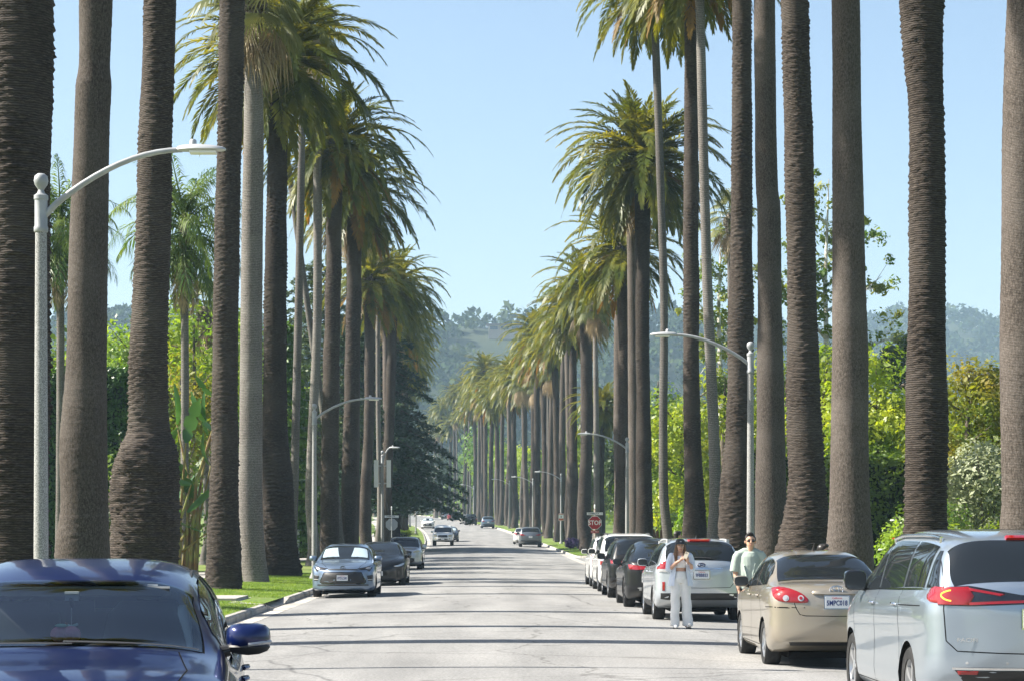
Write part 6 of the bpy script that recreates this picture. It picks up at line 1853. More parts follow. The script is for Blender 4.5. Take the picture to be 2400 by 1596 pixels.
# ============ silver wagon
SUB = paint("ice_silver_paint", (0.48, 0.52, 0.56), 0.6, 0.33)
sp = dict(L=4.80, zcl=[(0, 1.16), (.04, 1.22), (.14, 1.34), (.36, 1.55), (.54, 1.635), (.9, 1.665), (1.8, 1.68), (2.4, 1.665), (2.85, 1.60), (3.2, 1.42), (3.68, 1.16), (4.2, 1.08), (4.6, .94), (4.8, .76)],
          zb=[(0, 1.10), (.2, 1.15), (.6, 1.12), (2.4, 1.06), (3.4, 1.03), (3.8, 1.0), (4.5, .88), (4.8, .66)],
          w=[(0, .80), (.1, .86), (.35, .905), (.9, .915), (3.9, .91), (4.4, .86), (4.65, .76), (4.8, .62)],
          zbot=[(0, .48), (.2, .40), (.7, .26), (4.2, .25), (4.8, .32)], wheel=(.34, 1.0, 3.74, .22), tum=.19, ncab=5.0, dome_r=.05, bow_r=.14, wbr=.93)
b = Build(sp, SUB, "silver_wagon", .07)
b.top_glass("rear_window", .05, .47, .38); b.top_glass("windshield", 2.9, 3.62, .42)
b.side_glass([(.62, 1.22), (1.28, 2.12), (2.2, 3.38)], top=.10)
b.decal("tail_light", [(.56, 1.04), (.62, 1.10), (.68, 1.21), (.84, 1.21), (.87, 1.05), (.80, 1.02)], 'rear', M_TAIL, .014, 0, mirror=True)
b.decal("reversing_lens", [(.57, 1.0), (.58, 1.055), (.85, 1.06), (.85, 1.0)], 'rear', M_CLEAR, .02, 0, mirror=True)
b.decal("plate_recess", [(-.37, 1.05), (.37, 1.05), (.27, .83), (-.27, .83)], 'rear', SUB, .003, 1)
b.seam([('rear', [(-.42, 1.065), (.42, 1.065)])], "chrome_strip", M_CHROME, .011, .01, mirror=False)
b.plate(.945, 'rear', "9FBB833")
p, nn = b.hit('rear', 0, 1.135)
e = MB().lathe([(0.0, 0.012), (.5, .012), (.95, .006), (1.0, 0.0)], 24).build("emblem", mat("emblem_blue", (.02, .03, .12), .2, .2, 1), b.root, True)
e.matrix_basis = Matrix.Translation((0, p.y - .004, 1.135)) @ Matrix.Rotation(R(90), 4, 'X') @ Matrix.Diagonal((.085, .048, 1, 1))
st = MB()
for (sx, sz, sr) in ((-.045, .008, .02), (-.005, .018, .011), (.03, .012, .011), (.05, -.003, .011), (.0, -.018, .011), (.03, -.02, .010)):
    st.ball((sx, -.014, sz), (sr, .004, sr * .8), 6, 4)
st.tube([(.088 * math.cos(a), -.01, .051 * math.sin(a)) for a in np.linspace(0, 6.283, 24)], .005, 5, False)
o = st.build("emblem_stars", M_CHROME, b.root); o.location = (0, p.y - .004, 1.135)
b.seam([('rear', [(.68, 1.58), (.72, 1.25), (.58, 1.06), (.66, .78), (.58, .69), (0, .68)]), ('left', [(1.24, 1.5), (1.22, 1.0), (1.12, .75), (1.35, .3)]), ('left', [(2.16, 1.5), (2.16, .3)]), ('left', [(3.42, .98), (3.36, .4)])])
b.decal("bumper_plastic", [(-.80, .575), (.80, .575), (.80, .46), (.66, .44), (-.66, .44), (-.80, .46)], 'rear', M_PLAST, .012)
b.decal("reflector", [(.72, .80), (.77, .80), (.77, .62), (.72, .62)], 'rear', M_TAIL, .012, mirror=True)
b.decal("sill_cladding", [(1.5, .40), (3.2, .40), (3.2, .26), (1.5, .26)], 'left', M_PLAST, .012, mirror=True)
b.decal("brake_light", [(-.24, 1.625), (.24, 1.625), (.2, 1.60), (-.2, 1.60)], 'rear', M_TAIL, .035)
b.seam([('rear', [(-.35, 1.26), (-.05, 1.285), (.2, 1.27)])], "rear_wiper", M_PLAST, .012, .015, mirror=False)
for s in (1, -1):
    pts = [(s * .60, t, b.hit('top', s * .60, t)[0].z + .035) for t in np.linspace(.7, 2.75, 12)]
    MB().tube(pts, .018, 8).build("roof_rail", M_SILVER, b.root, True)
    for t in (.72, 2.7):
        MB().box((s * .60, t + .04, b.hit('top', s * .60, t + .04)[0].z + .01), (.06, .24, .09)).build("rail_foot", M_SILVER, b.root)
MB().add([(-.012, 1.05, 1.65), (.012, 1.05, 1.65), (.012, 1.25, 1.66), (-.012, 1.25, 1.66), (0, 1.02, 1.74), (0, 1.08, 1.735)], [(0, 1, 4), (1, 2, 5, 4), (2, 3, 5), (3, 0, 4, 5)]).build("fin_antenna", M_PLAST, b.root)
b.mirrors(3.28, 1.16, (.22, .14, .16), SUB, .14)
b.handles([(1.36, .99), (2.3, .98)])
b.decal("headlight", [(.45, .72), (.80, .74), (.84, .84), (.6, .86)], 'front', M_HEAD, .01, 1, mirror=True)
wagon = b.done("silver wagon with roof rails behind the woman in white", 4.32, 42.7)

# ============ black fastback crossover, ahead of the wagon
BLK = paint("black_paint", (0.004, 0.0045, 0.006), 0.0, 0.4, 0.55)
sp = dict(L=4.75, zcl=[(0, 1.02), (.05, 1.10), (.25, 1.17), (.8, 1.40), (1.3, 1.54), (1.9, 1.615), (2.4, 1.61), (2.9, 1.53), (3.4, 1.28), (3.8, 1.06), (4.3, .96), (4.6, .82), (4.75, .66)],
          zb=[(0, .96), (.25, 1.07), (.8, 1.06), (2.4, 1.0), (3.4, .96), (3.8, .94), (4.5, .80), (4.75, .56)],
          w=[(0, .79), (.1, .86), (.35, .93), (.9, .96), (3.9, .95), (4.4, .90), (4.6, .80), (4.75, .66)],
          zbot=[(0, .44), (.2, .36), (.7, .2), (4.2, .19), (4.75, .26)], wheel=(.355, .98, 3.87, .25), tum=.22, dome_r=.06, bow_r=.16, rim='dark')
b = Build(sp, BLK, "black_crossover", .08)
b.top_glass("rear_window", .28, 1.2, .42); b.top_glass("windshield", 2.75, 3.72, .42)
b.side_glass([(.95, 1.45), (1.5, 2.2), (2.28, 3.42)])
b.decal("tail_light", [(.42, .93), (.70, .91), (.86, .93), (.88, 1.04), (.70, 1.02), (.44, .985)], 'rear', M_TAIL, .012, mirror=True)
b.decal("diffuser", [(-.7, .52), (.7, .52), (.6, .40), (-.6, .40)], 'rear', M_SILVER, .008, 1)
b.plate(.74, 'rear', None)
b.seam([('rear', [(.62, 1.08), (.64, .9), (.5, .60), (0, .57)]), ('left', [(1.48, 1.5), (1.42, .9), (1.3, .3)]), ('left', [(2.24, 1.5), (2.24, .3)]), ('left', [(3.5, .98), (3.4, .3)])])
b.mirrors(3.35, 1.07, (.22, .13, .15), M_GLOSSB, .13)
b.handles([(1.6, .95), (2.4, .94)], M_GLOSSB)
b.decal("headlight", [(.5, .70), (.82, .74), (.86, .82), (.62, .80)], 'front', M_HEAD, .01, 1, mirror=True)
fast = b.done("glossy black fastback crossover just ahead of the silver wagon", 4.25, 50.1)

# ============ boxier suv used for several parked cars
def make_suv(name, pm, L=4.7, H=1.70, W=.94, rim='alloy', boxy=0.0, rails=True, tail='wide', step=.09):
    k = H / 1.70
    sp = dict(L=L, zcl=[(0, 1.0), (.04, 1.12), (.18, 1.32 * k), (.38 - .1 * boxy, 1.56 * k), (.52, 1.635 * k), (.9, 1.675 * k), (1.8, 1.70 * k), (L * .52, 1.685 * k), (L * .60, 1.62 * k), (L * .68, 1.40 * k), (L * .76, 1.15 * k), (L * .9, 1.06 * k), (L - .14, .96), (L, .74)],
              zb=[(0, .97), (.2, 1.06 * k), (.6, 1.09 * k), (L * .5, 1.04 * k), (L * .72, 1.02 * k), (L * .8, 1.0 * k), (L - .2, .86), (L, .62)],
              w=[(0, W - .12), (.1, W - .05), (.35, W - .01), (.9, W), (L - .85, W), (L - .35, W - .06), (L - .14, W - .15), (L, W - .28)],
              zbot=[(0, .48), (.2, .40), (.7, .25), (L - .6, .24), (L, .34)], wheel=(.37, .98, L - .92, .25), tum=.17 - .04 * boxy, ncab=5.2 + boxy, dome_r=.05, bow_r=.12, wbr=.94, rim=rim)
    b = Build(sp, pm, name, step)
    b.top_glass("rear_window", .12, .42, .38); b.top_glass("windshield", L * .605, L * .752, .42)
    b.side_glass([(.62, 1.25), (1.32, 2.1), (2.18, L * .70)], top=.11)
    if tail == 'wide':
        b.decal("tail_light", [(.40, .95), (.66, .93), (W - .06, .96), (W - .05, 1.08), (.64, 1.04)], 'rear', M_TAIL, .012, mirror=True)
    else:
        b.decal("tail_light", [(W - .24, .82), (W - .06, .82), (W - .05, 1.12), (W - .2, 1.12)], 'rear', M_TAIL, .014, mirror=True)
        b.decal("reversing_lens", [(W - .23, .94), (W - .07, .94), (W - .06, 1.0), (W - .22, 1.0)], 'rear', M_CLEAR, .02, mirror=True)
    b.plate(.82, 'rear', None)
    b.seam([('rear', [(W - .27, 1.5 * k), (W - .25, 1.1), (W - .28, .66), (0, .62)]), ('left', [(1.28, 1.5 * k), (1.26, .9), (1.4, .3)]), ('left', [(2.14, 1.5 * k), (2.14, .3)]), ('left', [(L * .72, 1.05), (L * .7, .3)])])
    b.decal("bumper_plastic", [(-W + .16, .56), (W - .16, .56), (W - .22, .44), (-W + .22, .44)], 'rear', M_PLAST, .01)
    b.mirrors(L * .68, 1.16 * k, (.23, .14, .18), pm, .14)
    b.handles([(1.45, .98), (2.3, .97)])
    if rails:
        for s in (1, -1):
            MB().tube([(s * .64, t, b.hit('top', s * .64, t)[0].z + (.03 if .8 < t < L * .56 else -.01)) for t in np.linspace(.7, L * .58, 12)], .018, 6).build("roof_rail", M_PLAST, b.root, True)
    b.decal("headlight", [(.42, .80), (W - .16, .84), (W - .12, .94), (.55, .92)], 'front', M_HEAD, .01, 1, mirror=True)
    b.decal("grille", [(-.36, .70), (.36, .70), (.42, .92), (-.42, .92)], 'front', M_PLAST, .006, 1)
    b.decal("lower_grille", [(-.5, .44), (.5, .44), (.55, .58), (-.55, .58)], 'front', M_PLAST, .006, 1)
    b.decal("front_plate_mount", [(-.15, .60), (.15, .60), (.15, .68), (-.15, .68)], 'front', M_PLATE, .012)
    return b
SUV_L = 4.75
b = make_suv("black_suv", BLK, SUV_L, 1.66, .95, rails=True)
suv_a = b.done("black suv parked between the black fastback and the white suv", 4.27, 57.4)
WHITE = paint("white_paint", (0.72, 0.72, 0.70), 0.0, 0.35)
b = make_suv("white_suv", WHITE, 4.80, 1.78, .95, rails=True, boxy=1.0, tail='tall')
suv_b = b.done("white suv with red tail lamps, second car behind the stop sign", 4.32, 63.6)
def copy_car(src, name, label, x, y, L, pm, front_first=False, group="cars parked along the kerb", scale=(1, 1, 1), category="car", yaw=0.0, dz=0.0):
    src_paint = src["paint"]
    c = copy_tree(src, None, {bpy.data.materials[src_paint]: pm} if pm else None)
    c.name = name
    tag(c, label, category, group)
    c.scale = scale
    place(c, x, y, yaw, L * scale[1], front_first, dz)
    return c
suv_a["paint"] = BLK.name; suv_b["paint"] = WHITE.name; tan_car["paint"] = TAN.name; wagon["paint"] = SUB.name; fast["paint"] = BLK.name
for q in (suv_a, suv_b, wagon, fast, tan_car): q["group"] = "cars parked along the right kerb"
GRp, GLp = "cars parked along the right kerb", "cars parked along the left kerb"
GREY = paint("grey_paint", (0.16, 0.18, 0.20), 0.6); SLATE = paint("slate_blue_paint", (0.14, 0.20, 0.27), 0.5); NAVY = paint("navy_paint", (0.02, 0.03, 0.06), 0.4); REDP = paint("red_paint", (0.3, 0.02, 0.02), 0.2); SILV = paint("silver_paint", (0.5, 0.51, 0.52), 0.6)
copy_car(suv_b, "white_suv", "white suv parked frontmost, beside the stop sign post", 4.37, 69.6, 4.8, WHITE, group=GRp, scale=(1, .96, .95))
copy_car(suv_a, "grey_suv", "dark grey suv parked alone beyond the purple flowers", 3.9, 185, SUV_L, GREY, group=GRp, scale=(1.05, 1.03, 1.06))
copy_car(suv_a, "blue_suv", "slate blue suv far down on the right, before the bend", 0.35, 294, SUV_L, SLATE, group=GRp, scale=(.98, .97, 1.0), yaw=R(2))
copy_car(suv_b, "black_suv", "black boxy suv parked ahead of the slate blue one", -2.25, 333, 4.8, BLK, group=GRp, yaw=R(2.5))
copy_car(suv_b, "navy_suv", "large navy suv near the bend of the street", -5.55, 417, 4.8, NAVY, group=GRp, scale=(1.06, 1.1, 1.06), yaw=R(3))
copy_car(tan_car, "white_sedan", "white sedan half hidden left of the dark grey suv", 3.45, 199, 4.45, WHITE, group=GRp)
copy_car(tan_car, "white_sedan", "white sedan left of the black boxy suv near the bend", -3.3, 350, 4.45, WHITE, group=GRp, yaw=R(2.5))
copy_car(tan_car, "red_sedan", "red sedan peeping out left of the large navy suv", -7.0, 438, 4.45, REDP, group=GRp, yaw=R(3))
copy_car(suv_a, "silver_suv", "silver suv parked farthest off, at the bend", -8.5, 462, SUV_L, SILV, group=GRp, yaw=R(4))
c = copy_car(suv_a, "black_suv", "black suv on the side street behind the stop sign", 8.2, 130.5, SUV_L, BLK, group=None)
c.rotation_euler = (0, 0, R(-90)); c.location = (7.6, 131, gz(131))

# ============ blue-grey sedan facing the camera (left kerb)
BLUG = paint("blue_grey_paint", (0.16, 0.22, 0.31), 0.6, 0.3)
sp = dict(L=4.62, zcl=[(0, 1.060), (.06, 1.120), (.45, 1.160), (.8, 1.230), (1.3, 1.420), (1.8, 1.490), (2.3, 1.495), (2.8, 1.440), (3.2, 1.260), (3.62, 1.050), (4.1, 0.970), (4.45, 0.860), (4.62, 0.720)],
          zb=[(0, 0.980), (.4, 1.060), (1.6, 1.010), (3.2, 0.970), (3.7, 0.940), (4.3, 0.820), (4.62, 0.620)],
          w=[(0, .76), (.15, .83), (.5, .88), (.9, .89), (3.8, .89), (4.2, .86), (4.48, .77), (4.62, .64)],
          zbot=[(0, .36), (.25, .30), (.6, .19), (3.9, .18), (4.62, .24)], wheel=(.32, .98, 3.68, .22), tum=.2, dome_f=.06, bow_f=.22, rim='dark')
b = Build(sp, BLUG, "blue_grey_sedan", .07)
b.top_glass("rear_window", .7, 1.35, .42); ws = b.top_glass("windshield", 2.86, 3.56, .42)
b.side_glass([(1.1, 1.35), (1.4, 2.1), (2.18, 3.3)])
# silver sunshade behind the windscreen glass, seen as two bright crinkled panels
for s in (1, -1):
    P = []
    for t in np.linspace(2.98, 3.44, 8):
        row = []
        for q in np.linspace(.50, .94, 8):
            x, z = b.c.upper(t, q); row.append((s * x, t, z + .004 * math.sin(q * 60) * math.sin(t * 40)))
        P.append(row)
    patch(P, "sunshade", mat("sunshade_foil%d" % s, (.62, .74, .76), .25, .5, .6), b.root, .007)
b.decal("headlight", [(.40, 0.810), (.62, 0.845), (.80, 0.910), (.81, 0.830), (.74, 0.730), (.70, 0.725), (.70, 0.775), (.5, 0.770)], 'front', M_GLOSSB, .008, mirror=True)
b.decal("headlight_lens", [(.60, 0.810), (.74, 0.865), (.76, 0.810), (.70, 0.780)], 'front', M_CLEAR, .014, 1, mirror=True)
b.decal("nose_slot", [(-.42, 0.795), (.42, 0.795), (.40, 0.770), (-.40, 0.770)], 'front', M_PLAST, .007)
b.decal("grille", [(-.50, 0.695), (.50, 0.695), (.62, 0.450), (.56, 0.400), (-.56, 0.400), (-.62, 0.450)], 'front', M_PLAST, .010)
b.seam([('front', [(-.51, 0.700), (-.63, 0.445), (-.57, 0.395), (.57, 0.395), (.63, 0.445), (.51, 0.700), (-.51, 0.700)])], "grille_frame", M_GLOSSB, .014, .012, mirror=False)
b.decal("fog_lamp_recess", [(.66, 0.610), (.82, 0.630), (.80, 0.470), (.70, 0.470)], 'front', M_PLAST, .008, mirror=True)
b.seam([('front', [(.67, 0.505), (.80, 0.510)])], "fog_lamp_trim", M_SILVER, .010, .014)
b.seam([('front', [(-.70, 0.355), (.70, 0.355)])], "splitter", M_PLAST, .018, .012, mirror=False)
b.plate(.555, 'front', "8TDL280", state=True)
p, nn = b.hit('front', 0, .83)
em = MB()
for (rx, rz, cz) in ((.07, .046, 0), (.025, .042, -.002), (.048, .018, .018)):
    em.tube([(rx * math.cos(a), 0, cz + rz * math.sin(a)) for a in np.linspace(0, 2 * math.pi, 21)], .006, 6, False)
e = em.build("emblem", M_GLOSSB, b.root, True); e.location = (0, p.y + .03, .83)
b.seam([('top', [(.62, 3.62), (.60, 4.1), (.45, 4.42)]), ('left', [(1.38, 1.35), (1.3, .9), (1.3, .3)]), ('left', [(2.14, 1.38), (2.14, .3)]), ('left', [(3.3, .9), (3.2, .3)])])
b.seam([('top', [(-.62, 3.58), (-.1, 3.64)]), ('top', [(.0, 3.60), (.55, 3.62)])], "wiper", M_PLAST, .012, .012, mirror=False)
b.mirrors(3.2, 1.08, (.23, .13, .15), BLUG, .14)
b.handles([(1.5, .86), (2.3, .85)])
b.decal("tail_light", [(.40, .86), (.80, .86), (.80, .96), (.45, .93)], 'rear', M_TAIL, .01, 1, mirror=True)
sed = b.done("blue-grey sedan with silver sunshade parked facing the camera", -3.94, 58.7, group=GLp, front_first=True)
sed["paint"] = BLUG.name

# ============ black sedan behind it
sp = dict(L=4.69, zcl=[(0, 1.020), (.06, 1.100), (.4, 1.140), (1.0, 1.340), (1.6, 1.460), (2.1, 1.485), (2.6, 1.460), (3.1, 1.290), (3.65, 1.020), (4.15, 0.920), (4.5, 0.800), (4.69, 0.660)],
          zb=[(0, 0.960), (.4, 1.040), (1.6, 0.990), (3.1, 0.940), (3.7, 0.910), (4.35, 0.780), (4.69, 0.560)],
          w=[(0, .77), (.15, .85), (.5, .91), (.9, .925), (3.9, .92), (4.3, .88), (4.55, .78), (4.69, .62)],
          zbot=[(0, .36), (.25, .28), (.6, .18), (4.0, .17), (4.69, .2)], wheel=(.335, 1.0, 3.87, .23), tum=.22, dome_f=.07, bow_f=.24, rim='dark')
b = Build(sp, BLK, "black_sedan", .08)
b.top_glass("rear_window", .5, 1.5, .42); b.top_glass("windshield", 2.72, 3.58, .42)
b.side_glass([(1.1, 1.5), (1.56, 2.2), (2.28, 3.3)])
b.decal("headlight", [(.46, .655), (.66, .70), (.84, .78), (.86, .72), (.70, .64)], 'front', M_HEAD, .010, 1, mirror=True)
b.decal("lower_intake", [(-.50, .30), (.50, .30), (.44, .22), (-.44, .22)], 'front', M_PLAST, .006, 1)
b.plate(.42, 'front', "FJVIN1")
b.mirrors(3.2, 1.0, (.22, .12, .14), M_GLOSSB, .14)
b.seam([('top', [(.66, 3.6), (.62, 4.1), (.40, 4.45), (0, 4.52)]), ('left', [(2.24, 1.38), (2.24, .3)]), ('left', [(1.52, 1.35), (1.4, .3)])])
b.decal("emblem", [(-.035, .70), (.035, .70), (.012, .69), (0, .635), (-.012, .69)], 'front', M_CHROME, .01)
b.decal("tail_light", [(.40, .86), (.80, .86), (.80, .96), (.45, .93)], 'rear', M_TAIL, .01, 1, mirror=True)
blk_sed = b.done("glossy black sedan parked behind the blue-grey sedan", -3.6, 71.5, group=GLp, front_first=True)
blk_sed["paint"] = BLK.name

# ============ silver crossover with a roof basket (left kerb)
b = make_suv("silver_crossover", SILV, 4.45, 1.58, .90, rails=True)
rk = MB()
for t in (1.3, 2.4): rk.tube([(-.62, t, 1.66), (.62, t, 1.66)], .025, 6)
for s in (-.56, 0, .56): rk.tube([(s, .8, 1.72), (s, 2.75, 1.72)], .018, 6)
for t in (.8, 1.45, 2.1, 2.75): rk.tube([(-.58, t, 1.72), (.58, t, 1.72)], .016, 6)
rk.tube([(-.58, .8, 1.80), (.58, .8, 1.80), (.58, 2.75, 1.80), (-.58, 2.75, 1.80), (-.58, .8, 1.80)], .016, 6)
rk.build("roof_basket", M_PLAST, b.root, True)
cross = b.done("silver crossover with a black roof basket on the left", -3.88, 100.5, group=GLp, front_first=True)
cross["paint"] = SILV.name
b.decal("lower_fascia", [(-.55, .34), (.55, .34), (.48, .62), (-.48, .62)], 'front', M_PLAST, .012, 1)
for ch in list(cross.children):
    if ch.name.startswith("headlight"): ch.data.materials[0] = M_HEADY

# ============ white pickup with a camper shell
sp = dict(L=5.2, zcl=[(0, 1.0), (.03, 1.2), (.08, 1.75), (.25, 1.86), (1.9, 1.88), (2.0, 1.80), (2.1, 1.74), (2.9, 1.76), (3.25, 1.66), (3.7, 1.32), (3.95, 1.17), (4.6, 1.10), (5.0, 1.0), (5.2, .80)],
          zb=[(0, .97), (.3, 1.12), (2.0, 1.12), (3.6, 1.08), (4.0, 1.05), (4.9, .95), (5.2, .70)],
          w=[(0, .90), (.1, .93), (.5, .945), (4.4, .945), (4.85, .92), (5.08, .86), (5.2, .78)],
          zbot=[(0, .6), (.3, .5), (4.6, .42), (5.2, .48)], wheel=(.39, 1.15, 4.35, .26), tum=.13, ncab=6.5, dome_f=.05, bow_f=.12, bow_r=.03, wbr=.95)
b = Build(sp, WHITE, "white_pickup", .09)
b.top_glass("windshield", 3.28, 3.88, .40); b.side_glass([(2.15, 2.75), (2.82, 3.7)], top=.14); b.side_glass([(.5, 1.7)], top=.22, zpad=.18, name="camper_window")
b.decal("grille", [(-.40, .74), (.40, .74), (.44, .84), (.38, .95), (-.38, .95), (-.44, .84)], 'front', M_PLAST, .010)
b.seam([('front', [(-.42, .745), (-.46, .84), (-.40, .955), (.40, .955), (.46, .84), (.42, .745)])], "grille_frame", M_SILVER, .014, .012, mirror=False)
b.decal("headlight", [(.48, .80), (.78, .80), (.84, .92), (.80, 1.02), (.50, .98)], 'front', M_HEADY, .012, 1, mirror=True)
b.decal("bumper_opening", [(-.42, .52), (.42, .52), (.46, .64), (-.46, .64)], 'front', M_PLAST, .008, 1)
b.decal("fog_lamp", [(.62 + .06 * math.cos(a), .63 + .06 * math.sin(a)) for a in np.arange(0, 6.28, .6)], 'front', M_HEADY, .01, 0, mirror=True)
b.plate(.60, 'front', None)
b.mirrors(3.55, 1.25, (.20, .13, .22), WHITE, .16)
b.seam([('left', [(2.0, 1.86), (2.0, .5)]), ('left', [(2.78, 1.6), (2.78, .5)]), ('left', [(3.8, 1.15), (3.75, .5)])])
b.done("white pickup with camper shell parked facing the camera on the left", -3.85, 191.5, group=GLp, front_first=True, category="pickup truck")
copy_car(sed, "dark_sedan", "dark sedan just beyond the white pickup", -3.55, 211, 4.62, NAVY, True, GLp)
copy_car(sed, "white_sedan", "white sedan under the cedar boughs on the far left", -7.9, 290, 4.62, WHITE, True, GLp)

# ============ blue crossover coming towards the camera: open glass and a furnished cabin
BLUE = paint("deep_blue_paint", (0.002, 0.010, 0.072), 0.4, 0.28, 0.8)
sp = dict(L=4.5, zcl=[(0, 1.0), (.04, 1.1), (.2, 1.3), (.45, 1.54), (.65, 1.60), (1.1, 1.637), (1.65, 1.647), (2.1, 1.61), (2.45, 1.535), (2.8, 1.375), (3.15, 1.205), (3.4, 1.165), (4.0, 1.09), (4.35, .96), (4.5, .80)],
          zb=[(0, .97), (.2, 1.06), (.6, 1.08), (2.4, 1.06), (3.1, 1.07), (3.4, 1.05), (4.2, .95), (4.5, .68)],
          w=[(0, .80), (.1, .86), (.35, .91), (.9, .925), (3.7, .925), (4.1, .88), (4.38, .76), (4.5, .62)],
          zbot=[(0, .46), (.2, .38), (.7, .23), (3.9, .22), (4.5, .30)], wheel=(.345, .9, 3.58, .23), tum=.21, ncab=5.0, bow_f=.18, wbr=.93)
cc = Car(sp)
def ws_region(c, q0, t0, t1):
    if not (t0 < c.y < t1): return False
    x, z = cc.upper(c.y, q0)
    return abs(c.x) < x - .002 and c.z > z - .012
SW = [(.62, 1.0), (1.06, 1.72), (1.80, 2.82)]
def sw_region(c, pad=0.0):
    if c.z < float(cc.zb(c.y)) + .045 or c.z > float(cc.zcl(c.y)) - .125: return False
    return any(a + .02 < c.y < b_ - .04 for a, b_ in SW)
b = Build(sp, BLUE, "blue_crossover", .05, cut=lambda c, n: ws_region(c, .47, 2.53, 3.08) or sw_region(c))
for poly in b.body.data.polygons:                      # black ceramic border under the edge of the glass
    c = poly.center
    if c.z > .98 and (ws_region(c, .425, 2.45, 3.14)): poly.material_index = 1
GLW = clear_glass("windscreen_glass", (.68, .78, .80)); GLS = clear_glass("door_glass", (.45, .52, .52))
b.top_glass("windshield", 2.455, 3.145, .425, 18, GLW); b.top_glass("rear_window", .12, .44, .38)
b.side_glass(SW, top=.115, material=GLS)
# cabin
cab = MB().box((0, 1.7, .62), (1.5, 2.4, .5)).build("cabin_floor", M_INT, b.root)
db = MB(); V = []; F = []
for i, t in enumerate(np.linspace(2.62, 3.16, 7)):
    for j, x in enumerate(np.linspace(-.76, .76, 15)):
        V.append((x, t, 1.085 + .085 * (i / 6) - .03 * (x / .76) ** 2 - (.22 if i == 0 else 0)))
for i in range(6):
    for j in range(14): F.append((i * 15 + j, i * 15 + j + 1, (i + 1) * 15 + j + 1, (i + 1) * 15 + j))
dash = db.add(V, F).build("dashboard", mat("dash_grey", (.05, .06, .065), .75), b.root, True)
MB().add(*(lambda P: (P, [tuple(range(len(P) // 2))] + [(k, k + 1, k + 1 + len(P) // 2, k + len(P) // 2) for k in range(len(P) // 2 - 1)]))([(-.37 + .20 * math.cos(a), 2.90, 1.075 + .105 * math.sin(a)) for a in np.linspace(0, math.pi, 15)] + [(-.37 + .20 * math.cos(a), 2.66, 1.06 + .105 * math.sin(a)) for a in np.linspace(0, math.pi, 15)])).build("instrument_hood", mat("hood_grey", (.10, .115, .12), .8), dash, True)
sw = MB().tube([(-.37 + .185 * math.cos(a), 2.52 + .06 * math.sin(a), 1.0 + .17 * math.sin(a)) for a in np.linspace(0, 2 * math.pi, 25)], .016, 6, False).tube([(-.54, 2.52, 1.0), (-.20, 2.52, 1.0)], .02, 6).tube([(-.37, 2.52, 1.0), (-.37, 2.9, .9)], .03, 6).build("steering_wheel", M_INT, b.root, True)
for x in (-.37, .37):
    sb = MB()
    prof = [(0.0, .22, .08), (.1, .26, .10), (.35, .27, .10), (.55, .23, .08), (.62, .16, .05)]
    V = []; F = []
    for (h, w_, d_) in prof:
        for k in range(16):
            a = 2 * math.pi * k / 16; ca, sa = math.cos(a), math.sin(a)
            V.append((x + w_ * math.copysign(abs(ca) ** .6, ca), 1.95 - .25 * h + d_ * math.copysign(abs(sa) ** .7, sa), .78 + h))
    for i in range(4):
        for k in range(16): F.append((i * 16 + k, i * 16 + (k + 1) % 16, (i + 1) * 16 + (k + 1) % 16, (i + 1) * 16 + k))
    F.append(tuple(range(64, 80)))
    st = sb.add(V, F).build("seat", M_INT, b.root, True)
    MB().ball((x, 1.78, 1.49), (.135, .055, .085), 14, 8).tube([(x - .05, 1.79, 1.35), (x - .05, 1.78, 1.5)], .008, 5).tube([(x + .05, 1.79, 1.35), (x + .05, 1.78, 1.5)], .008, 5).build("headrest", M_INT, st, True)
MB().box((0, .95, 1.02), (1.35, .16, .62)).ball((-.38, .93, 1.40), (.13, .05, .08)).ball((.38, .93, 1.40), (.13, .05, .08)).build("rear_bench", M_INT, b.root, True)
for s in (1, -1):
    pts = []
    for t in np.linspace(2.50, 3.08, 7):
        x, z = cc.upper(t, .40); pts.append((s * (x - .055), t - .02, z - .045))
    MB().tube(pts, .034, 8, squash=.5).build("pillar_trim", mat("pillar_trim%d" % s, (.62, .66, .64), .7), b.root, True)
MB().box((0, 2.47, 1.475), (1.05, .14, .012), Matrix.Rotation(R(18), 3, 'X')).build("sun_visor", M_INTL, b.root)
rv = MB().box((0, 2.56, 1.395), (.24, .03, .065)).tube([(0, 2.58, 1.40), (0, 2.66, 1.435)], .012, 6).build("rear_view_mirror", M_INT, b.root)
MB().box((0.0, 2.60, 1.452), (.075, .06, .05)).build("camera_sensor", mat("sensor_grey", (.35, .38, .38), .6), rv)
MB().box((-.43, 2.50, 1.500), (.055, .03, .022)).build("toll_tag", M_PLATE, b.root)
for (x0, x1, bend) in ((-.05, .66, .02), (-.70, .0, .0)):
    b.seam([('top', [(x0, 3.17), ((x0 + x1) / 2, 3.15), (x1, 3.13)])], "wiper", M_PLAST, .013, .022, mirror=False)
b.mirrors(2.9, 1.235, (.24, .15, .155), BLUE, .20)
for ch in [c for c in b.root.children if c.name.startswith("mirror")]:
    xs_ = [v.co.x for v in ch.data.vertices]; mx = sum(xs_) / len(xs_); s = 1 if mx > 0 else -1
    MB().ball((mx, 2.90, 1.185), (.118, .072, .045), 12, 6).tube([(mx - s * .10, 2.9, 1.165), (mx - s * .26, 2.92, 1.115)], .035, 8, squash=.8).build("mirror_base", M_PLAST, ch, True)
    MB().tube([(mx + s * .0, 2.973, 1.20), (mx + s * .06, 2.963, 1.207), (mx + s * .118, 2.90, 1.212)], .011, 6).build("indicator_strip", M_CLEAR, ch, True)
b.seam([('top', [(.60, 3.20), (.66, 3.7), (.60, 4.2)]), ('left', [(1.76, 1.5), (1.76, .3)]), ('left', [(1.03, 1.5), (1.0, .9), (1.15, .3)]), ('left', [(2.86, 1.08), (2.95, .9), (2.9, .3)])], w=.004)
